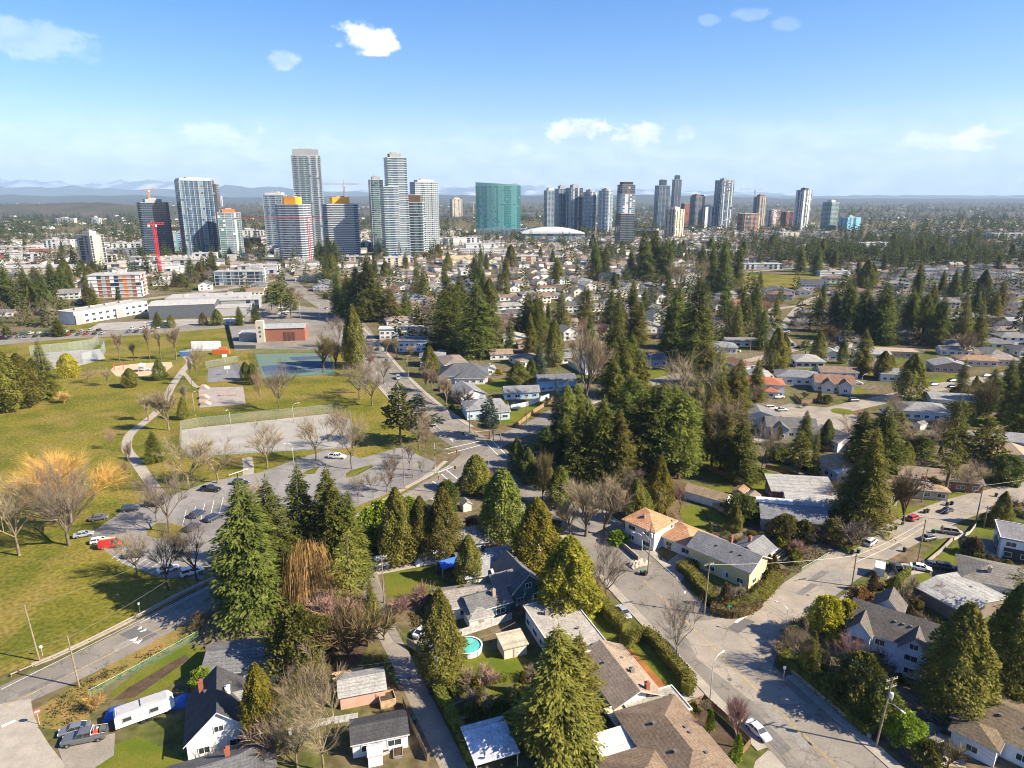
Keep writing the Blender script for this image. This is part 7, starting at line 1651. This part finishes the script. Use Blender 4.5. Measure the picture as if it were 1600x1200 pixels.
def far_house_protos():
    out = []
    for i, (a, b, h, kd, rise) in enumerate(((15,9,3.2,'hip',2.0),(13,9,3.4,'gable',2.2),(16,10,5.2,'hip',2.0),(12,9,5.4,'gable',2.6),(17,9,3.0,'gable',1.5),(11,12,3.2,'hip',2.2))):
        wm = wall_mesh(a,b,h,kd,rise,'x').mesh('wall',[paint]); rm = roof_mesh(a,b,h,kd,rise,'x',.5).mesh('roof',[shingle,fascia]); m = MB()
        for st in range(2 if h > 4.5 else 1):
            for k in range(4): m.box((-a/2+a*(k+.5)/4,-b/2-.02,.9+2.6*st),(1.7,.08,1.2))
            for s in (-1,1):
                for k in range(2): m.box((s*(a/2+.02),-b/4+b/2*k,.9+2.6*st),(.08,1.5,1.2))
        out.append((wm, rm, m.mesh('windows',[glass]), a, b, h, kd, rise))
    return out
PROTO = far_house_protos()
RC = [(.125,.125,.128),(.17,.165,.16),(.085,.085,.09),(.18,.13,.10),(.16,.098,.068),(.26,.25,.24),(.20,.165,.135)]; WC = [WHITE,(.62,.62,.62),(.6,.54,.46),(.5,.53,.56),(.66,.64,.58)]
lots = []
for row in range(0, 60):
    v = 250+row*27+(row % 2)*-6
    for c in range(-60, 90):
        u = c*22+rs.uniform(-3,3); p = Ud*u+Vd*(v+rs.uniform(-2,2)); px, py = PXY(p.x, p.y) if p.y > 60 else (9999,0)
        if not (-50 < px < 1650 and 362 < py < 600): continue
        if not allowed(px, py) or road_gap(p.x, p.y) < 8 or not free(p.x, p.y, 7.5): continue
        if rs.random() < (.14 if main_side(p.x,p.y) else .45): continue
        lots.append((p.y, p, row))
lots.sort(key=lambda t: t[0])
FH = MB(); fh_mats = [surf(f'far_roof_{i}', c, .9, .15, .2, coords='P') for i, c in enumerate(RC)]+[surf(f'far_wall_{i}', c, .8, .1, .2, coords='P') for i, c in enumerate(WC)]
for i, (_, p, row) in enumerate(lots):
    wm, rm, gm, a, b, h, kd, rise = PROTO[rs.randrange(len(PROTO))]; rz = R(GRID+(90 if rs.random() < .45 else 0)+rs.uniform(-3,3)-(28 if PXY(p.x,p.y)[0] > 1150 else 0)); ri, wi = rs.randrange(len(RC)), rs.randrange(len(WC)); k = rs.uniform(1.0,1.35)
    if i < 260:
        t = thing('house', 'x', 'house', p, rz, 'far houses on the street grid'); AUTO.append((t, ['grey','mid grey','dark','brown','red-brown','pale grey','tan'][ri]+' roofed '+['white','off-white','cream','blue-grey','ivory'][wi]+' house'))
        for n_, me, c in (('wall',wm,WC[wi]),('roof',rm,RC[ri])): put(n_, me, t, c, None, None, (k,k,1))
        put('windows', gm, t, None, None, None, (k,k,1))['kind'] = 'stuff'
    else:
        for src, mi in ((wall_mesh(a*k,b*k,h,kd,rise,'x'), len(RC)+wi), (roof_mesh(a*k,b*k,h,kd,rise,'x',.5), ri)):
            ca, sa = math.cos(rz), math.sin(rz); FH.add([(p.x+x*ca-y*sa, p.y+x*sa+y*ca, z) for x,y,z in src.v], src.f, mi)
for _ in range(380):                                 # roofs of the plain beyond
    px, py = rs.uniform(-60,1660), 318+44*rs.random()**1.3; p = G(px, py)
    if not allowed(px, py): continue
    k = rs.uniform(.8,1.6); src = roof_mesh(16*k,11*k,3.5,'gable',2,'x',.4); w2 = wall_mesh(16*k,11*k,3.5,'gable',2,'x'); rz = rs.uniform(0,3.14); ca, sa = math.cos(rz), math.sin(rz)
    for q, mi in ((src, rs.randrange(len(RC))),(w2, len(RC)+rs.randrange(len(WC)))): FH.add([(p.x+x*ca-y*sa, p.y+x*sa+y*ca, z) for x,y,z in q.v], q.f, mi)
o = FH.build('distant_houses', fh_mats); o['kind'] = 'stuff'; tag(o, 'distant houses and roofs scattered through the far suburb', 'houses')
gl = MB()
for i, (_, p, row) in enumerate(lots):               # front and back lawns of the far lots
    for sgn in (1, -1):
        if rs.random() < .35: continue
        c = p+Vd*sgn*rs.uniform(9,11)+Ud*rs.uniform(-4,4); a, b = rs.uniform(4,7.5), rs.uniform(3,5); z = .016+(i % 9)*.0012+(.0006 if sgn > 0 else 0)
        if road_gap(c.x,c.y) < b: continue
        gl.add([(q.x,q.y,z) for q in (c-Ud*a-Vd*b*rs.uniform(.7,1), c+Ud*a-Vd*b, c+Ud*a*rs.uniform(.6,1)+Vd*b, c-Ud*a+Vd*b*rs.uniform(.7,1))],[(0,1,2,3)], rs.choice((0,0,1)))
structure(gl.build('garden_lawns', [lawn, pitch]))
hx = np.array([(p.x,p.y) for _, p, _ in lots])
def hfree(x, y, r=8): return bool(np.all(np.hypot(hx[:,0]-x, hx[:,1]-y) > r))
made = 0
for _ in range(900):
    px, py = rs.uniform(-30,1000), 372+58*rs.random(); p = G(px,py)
    if made >= 45: break
    if (px > 640 and py > 395) or not allowed(px,py) or road_gap(p.x,p.y) < 12 or not free(p.x,p.y,16) or not hfree(p.x,p.y,22): continue
    c = rs.choice(['beige','white','grey','white','red','concrete']); a = rs.uniform(18,44); t = thing('low_block', 'x', 'building', p, R(rs.choice((5,14,20))), 'low shops before the towers'); AUTO.append((t, {'beige':'beige','white':'white','grey':'grey','red':'brick red','concrete':'concrete'}[c]+' flat roofed block')); floors(t, rect(a, rs.uniform(12,22)), 0, rs.uniform(5,11), ((c,4),('dark',2)), c, .3, fh=3.6, bay=4.5, seed=made); OCC.append((p.x,p.y,a*.6)); made += 1
occ = np.array(OCC)
# single trees between the houses
cnt = {'c':0,'b':0}; tries = 0
def belt(px, py):                                     # where the photo shows dark conifer belts
    d = .25
    for (cx, cy, rx, ry, a) in ((1380,405,240,34,1.),(1480,470,150,45,.9),(1030,400,60,30,.8),(1130,400,50,40,.8),(760,440,80,40,.5),(1560,560,60,60,.7),(900,450,80,30,.4),(1240,400,60,20,.7),(80,430,110,35,.8),(1180,500,60,60,.6),(330,420,60,20,.6),(430,396,280,13,.75),(860,392,160,12,.6)):
        d = max(d, a*math.exp(-((px-cx)/rx)**2-((py-cy)/ry)**2))
    return d
while (cnt['c'] < 140 or cnt['b'] < 180) and tries < 14000:
    tries += 1; px, py = rs.uniform(-20,1620), 392+165*rs.random()**1.3; p = G(px, py)
    if not allowed(px, py) or road_gap(p.x,p.y) < 1.5 or not free(p.x,p.y,3) or not hfree(p.x,p.y,7): continue
    if rs.random() < belt(px,py):
        if cnt['c'] >= 140: continue
        kd = rs.choice(['fir','fir','grove','spruce','cedar']); hh = rs.uniform(14,30); cnt['c'] += 1
        t = tree(kd, p, hh, hh*rs.uniform(.19,.27)*(1 if kd != 'cedar' else 1.2), rs.choice(['dk','dk','md','ol']), None, group='conifers between the far houses')
    else:
        if cnt['b'] >= 180: continue
        kd = rs.choice(['bare','vase','bare','broad','scrub']); hh = {'broad':5,'scrub':3.5}.get(kd, rs.uniform(8,14)); cnt['b'] += 1
        t = tree(kd, p, hh, hh*rs.uniform(.35,.5), rs.choice(['tan','gry','br','pk']) if kd != 'broad' else rs.choice(['ol','md']), None, group='winter trees in the far gardens')
# the far woods: one mass each of evergreen and of leafless trees
def tmpl(me):
    n = len(me.vertices); a = np.empty(n*3); me.vertices.foreach_get('co', a); return a.reshape(-1,4,3)
TC = [tmpl(conifer(900+i, 20, 4.8, .08, 44, lambda q: (1-q)**.75, .28, 1.5, (1.5,2.8), .3, .35, .3, .22)) for i in range(3)]
TCF = [tmpl(conifer(930+i, 20, 4.8, .08, 11, lambda q: (1-q)**.75, .25, .6, (3.2,5.4), .36, .35, .3, .2)) for i in range(3)]
TB = [tmpl(shell(950+i, 10, 4.3, 96, lambda q: np.clip(1-(q-.55)**2*2.8,.1,1), .8, (1.1,2.6), .05, .1, -.5, .2, 3, .8, .35)) for i in range(3)]
TBF = [tmpl(shell(970+i, 10, 4.5, 22, lambda q: np.clip(1-(q-.5)**2*2.6,.1,1), 1.2, (2.,3.6), .13, .2, -.4, .2)) for i in range(3)]
rng = np.random.default_rng(77)
def mass(name, T, pts, mat, col, hs, label):
    V = []
    for (x, y) in pts:
        t = T[rng.integers(len(T))]; a = rng.uniform(0,6.28); s = hs*rng.uniform(.6,1.25); w2 = s*rng.uniform(.8,1.25); ca, sa = math.cos(a)*w2, math.sin(a)*w2
        V.append(np.stack([t[...,0]*ca-t[...,1]*sa+x, t[...,0]*sa+t[...,1]*ca+y, t[...,2]*s], -1))
    V = np.concatenate(V).reshape(-1,3); n = len(V)//4
    me = bpy.data.meshes.new(name); me.vertices.add(4*n); me.vertices.foreach_set('co', V.ravel()); me.loops.add(4*n); me.loops.foreach_set('vertex_index', np.arange(4*n)); me.polygons.add(n); me.polygons.foreach_set('loop_start', np.arange(0,4*n,4)); me.materials.append(mat); me.update(calc_edges=True)
    o = put(name, me, None, col); o['kind'] = 'stuff'; tag(o, label, 'trees')
ec, eb = [], []
def wood_noise(x, y): return math.sin(x*.0071+1.3)*math.sin(y*.0053+.4)+.6*math.sin(x*.019+y*.011)+.5*math.sin(x*.004-y*.013+2)
n_ = 0
while len(ec) < 8600 and n_ < 120000:
    n_ += 1; px, py = rs.uniform(-60,1660), 316+100*rs.random()**1.9
    p = G(px, py)
    if py > 362 and (not allowed(px,py) or road_gap(p.x,p.y) < 2 or not free(p.x,p.y,3)): continue
    if not free(p.x,p.y,2): continue
    e = belt(px,py) if py > 362 else .5
    k = wood_noise(p.x,p.y)+rs.uniform(-.7,.7)
    if py > 380 and rs.random() > e: 
        if rs.random() < .35: eb.append((p.x,p.y))
        continue
    if k > (-.15 if py < 350 else .1) or (e > .6 and py > 362 and rs.random() < .85): ec.append((p.x,p.y))
    elif k < -.3 and len(eb) < 4200: eb.append((p.x,p.y))
near_b = 0
for _ in range(14000):
    px, py = rs.uniform(-40,1640), 373+170*rs.random()**1.5; p = G(px, py)
    if near_b > 2600: break
    if not allowed(px,py) or road_gap(p.x,p.y) < 2 or not free(p.x,p.y,2.5) or not hfree(p.x,p.y,8): continue
    near_b += 1
    if rs.random() < .8: eb.append((p.x,p.y))
    else: ec.append((p.x,p.y))
nb = 0
for _ in range(4000):                                 # the dark fir belt under the right skyline
    if nb >= 520: break
    px, py = rs.uniform(1130,1650), 374+46*rs.random(); p = G(px, py)
    if not allowed(px,py) or road_gap(p.x,p.y) < 1.5 or not free(p.x,p.y,2) or not hfree(p.x,p.y,6): continue
    ec.append((p.x,p.y)); nb += 1
def nearer(p): return PXY(*p)[1] > 372
mass('distant_evergreens', TC, [p for p in ec if nearer(p)], foliage, (.072,.085,.024), 1.0, 'dark evergreen trees massed through the middle distance'); mass('distant_bare_trees', TB, [p for p in eb if nearer(p)], bark, (.17,.125,.085), .95, 'leafless brown trees massed through the middle distance')
mass('horizon_evergreens', TCF, [p for p in ec if not nearer(p)], foliage, (.060,.074,.026), 1.0, 'dark evergreen trees massed towards the horizon'); mass('horizon_bare_trees', TBF, [p for p in eb if not nearer(p)], bark, (.15,.11,.08), .95, 'leafless brown trees massed towards the horizon')
LAWNS = [o for o in COL.objects if o.name.split('.')[0] in ('lawn','driveway','car_park','park_turf','mulch_bed','forecourt','junction_apron','corner_street','gravel_corner')]
LP = []
for o in LAWNS: LP.append([(v.co.x, v.co.y) for v in o.data.vertices])
bs = np.array([(o.location.x,o.location.y) for o in COL.objects if o.parent is None and o.type == 'EMPTY' and o.get('category') in ('house','shed','garage','shelter','car','truck','van')])
nsh = 0
for _ in range(3000):
    if nsh >= 26: break
    px, py = rs.uniform(600,1600), rs.uniform(520,900); p = G(px,py)
    if not allowed(px,py) or road_gap(p.x,p.y) < 5 or not free(p.x,p.y,3) or np.min(np.hypot(bs[:,0]-p.x,bs[:,1]-p.y)) < 9 or any(inpoly(p.x,p.y,q) for q in LP): continue
    c = rs.choice([(.3,.18,.1),(.5,.5,.48),(.35,.33,.3),(.25,.3,.34)]); nm = {0:'brown',1:'white',2:'grey',3:'blue-grey'}[[(.3,.18,.1),(.5,.5,.48),(.35,.33,.3),(.25,.3,.34)].index(c)]
    t = house('x', p, GRID+rs.choice((0,90))+rs.uniform(-10,10), [(0,0,rs.uniform(2.6,4.2),rs.uniform(2.4,3.4),2.1,'gable',.8,'x',.2)], c, rs.choice(RC), name='garden_shed', cat='shed', wins=False, doors=((0,-1.25,0,0,.9,1.8,tuple(q*.7 for q in c)),)); AUTO.append((t, nm+' garden shed')); nsh += 1
occ = np.array(OCC)
made = 0; tries = 0
while made < 300 and tries < 12000:
    tries += 1; px, py = rs.uniform(560,1620), rs.uniform(600,1120)
    if not allowed(px,py): continue
    p = G(px,py)
    if road_gap(p.x,p.y) < 2.2 or not free(p.x,p.y,1.2) or np.min(np.hypot(bs[:,0]-p.x,bs[:,1]-p.y)) < 8.5 or any(inpoly(p.x,p.y,q) for q in LP): continue
    kd = rs.choice(['shrub','shrub','scrub','broad','column','scrub']); hh = {'shrub':rs.uniform(1.2,2.6),'scrub':rs.uniform(2.2,4.5),'broad':rs.uniform(2.5,4.5),'column':rs.uniform(3,6)}[kd]
    tree(kd, p, hh, hh*{'shrub':.62,'scrub':.6,'broad':.5,'column':.16}[kd], rs.choice(['ol','md','br','yg','dk']) if kd in ('shrub','broad','column') else rs.choice(['tan','br','gry','pk'])); made += 1
# rough ground cover in the near gardens
pts = []
for poly in ([(965,845),(1010,885),(1080,850),(1070,800),(980,810)],[(1220,860),(1300,815),(1340,850),(1240,900)],[(420,1000),(600,985),(620,1110),(430,1180)],[(1215,1015),(1250,985),(1400,1130),(1370,1150)],[(700,930),(640,960),(650,985),(700,975)],[(1330,780),(1420,770),(1420,810),(1370,830)],[(1080,905),(1200,905),(1150,955),(1100,945)],[(80,1090),(300,985),(310,990),(150,1085),(130,1135),(70,1135)]):
    xs, ys = [q[0] for q in poly], [q[1] for q in poly]
    for _ in range(700):
        x, y = rs.uniform(min(xs),max(xs)), rs.uniform(min(ys),max(ys))
        if inpoly(x,y,poly):
            p = G(x,y)
            if free(p.x,p.y,.5) and road_gap(p.x,p.y) > .5: pts.append((p.x,p.y))
P, D, Ln = [], [], []
for (x, y) in pts:
    for _ in range(9): P.append((x+rng.normal()*.35,y+rng.normal()*.35,rng.uniform(0,.2))); D.append((rng.normal()*.8,rng.normal()*.8,rng.uniform(.2,1))); Ln.append(rng.uniform(.2,.5))
gm = sprays_mesh('ground_cover', P, D, np.array(Ln), np.array(Ln)*.3, foliage); o = put('ground_cover', gm, None, (.14,.115,.045)); o['kind'] = 'stuff'; tag(o, 'low weeds and winter ground cover in the near gardens', 'ground cover')

# ------------------------------------------------------------------ labels for the trees picked out above
LM = [(220,1115,'the white trailer'),(340,1130,'the steep white house'),(560,1080,'the pink shed'),(640,1040,'the back lane'),(735,1015,'the round pool'),(880,980,'the flat roofed house'),(1060,1165,'the big brown roof'),(970,1060,'the flat carport'),(1150,870,'the yellow house'),(1040,830,'the split level house'),(1110,765,'the garden cottage'),
 (1400,1030,'the pale blue house'),(1580,1130,'the mossy roof'),(1500,925,'the wide pale garage'),(1360,850,'the side street'),(1260,780,'the metal lean-to'),(1460,740,'the long brown bungalow'),(1275,650,'the cul-de-sac'),(1480,600,'the parked-car street'),(240,830,'the park car lot'),(410,690,'the ball court'),(210,700,'the park path'),(220,578,'the playground'),(460,572,'the tennis courts'),
 (440,515,'the brick hall'),(220,490,'the school'),(750,700,'the crossroads'),(724,574,'the slate roof'),(814,606,'the pale blue garage'),(980,680,'the central grove'),(1120,536,'the clearing house'),(1220,440,'the far playing field'),(580,450,'the far left firs'),(720,480,'the twin firs'),(940,450,'the centre gardens'),(1040,400,'the beige block'),(1360,490,'the right-hand firs'),
 (1500,500,'the far right pines'),(60,440,'the tan store'),(1590,680,'the grey right-edge house'),(730,870,'the hip roofed house'),(600,820,'the three firs'),(845,745,'the main road poles'),(1290,1000,'the junction bank'),(560,600,'the park roadside'),(320,420,'the red crane'),(650,680,'the park corner'),(520,400,'the banded towers'),(40,590,'the batting cage'),(1600,590,'the right edge'),(780,370,'the teal tower'),(905,372,'the five tower row'),(980,390,'the checkered tower'),(1130,370,'the striped grey tower'),(1257,370,'the white striped tower'),(1320,375,'the turquoise mid rise'),(237,405,'the dark blue tower'),(300,405,'the white finned tower'),(630,405,'the stepped grey tower'),(140,415,'the beige slab block'),(470,430,'the far main road'),(188,465,'the orange panelled flats'),(378,446,'the white offices'),(860,430,'the long white hall'),(1450,420,'the dark fir belt'),(1560,430,'the far right flats'),(1200,520,'the street bend'),(1560,520,'the pale green house'),(820,490,'the pale gabled house'),(1010,490,'the two centre cedars'),(880,540,'the bright blue house'),(1420,560,'the lone olive fir')]
ORD = ['leftmost','second','third','fourth','fifth','sixth','seventh','eighth','ninth','tenth','eleventh','twelfth','thirteenth','fourteenth','fifteenth','sixteenth']
bk = {}
ORD += ['seventeenth','eighteenth','nineteenth','twentieth']+[f'{a}-{b}' for a in ('twenty','thirty') for b in ('first','second','third','fourth','fifth','sixth','seventh','eighth','ninth')]
for t, head, *fix in AUTO:
    x, y = PXY(t.location.x, t.location.y, 3); lm = min(LM, key=lambda l: math.hypot(l[0]-x, (l[1]-y)*1.6))[2]; bk.setdefault((head, fix[0] if fix else lm), []).append((x, t))
for (head, lm), L_ in bk.items():
    L_.sort(key=lambda q: q[0])
    for i, (x, t) in enumerate(L_): t['label'] = f'{head} by {lm}' if len(L_) == 1 else (f'leftmost {head} by {lm}' if i == 0 else f'{ORD[min(i,len(ORD)-1)]} {head} from the left by {lm}')
# ------------------------------------------------------------------ haze
hz = bpy.data.materials.new('haze_air'); hz.use_nodes = True; t_ = hz.node_tree; t_.nodes.clear(); pv = t_.nodes.new('ShaderNodeVolumePrincipled'); pv.inputs['Color'].default_value = (.50,.72,1.0,1); pv.inputs['Density'].default_value = HAZE; pv.inputs['Anisotropy'].default_value = .0
t_.links.new(pv.outputs[0], t_.nodes.new('ShaderNodeOutputMaterial').inputs['Volume'])
o = MB().box((0,17500,-3),(72000,40000,1500)).build('haze', hz); o['kind'] = 'stuff'
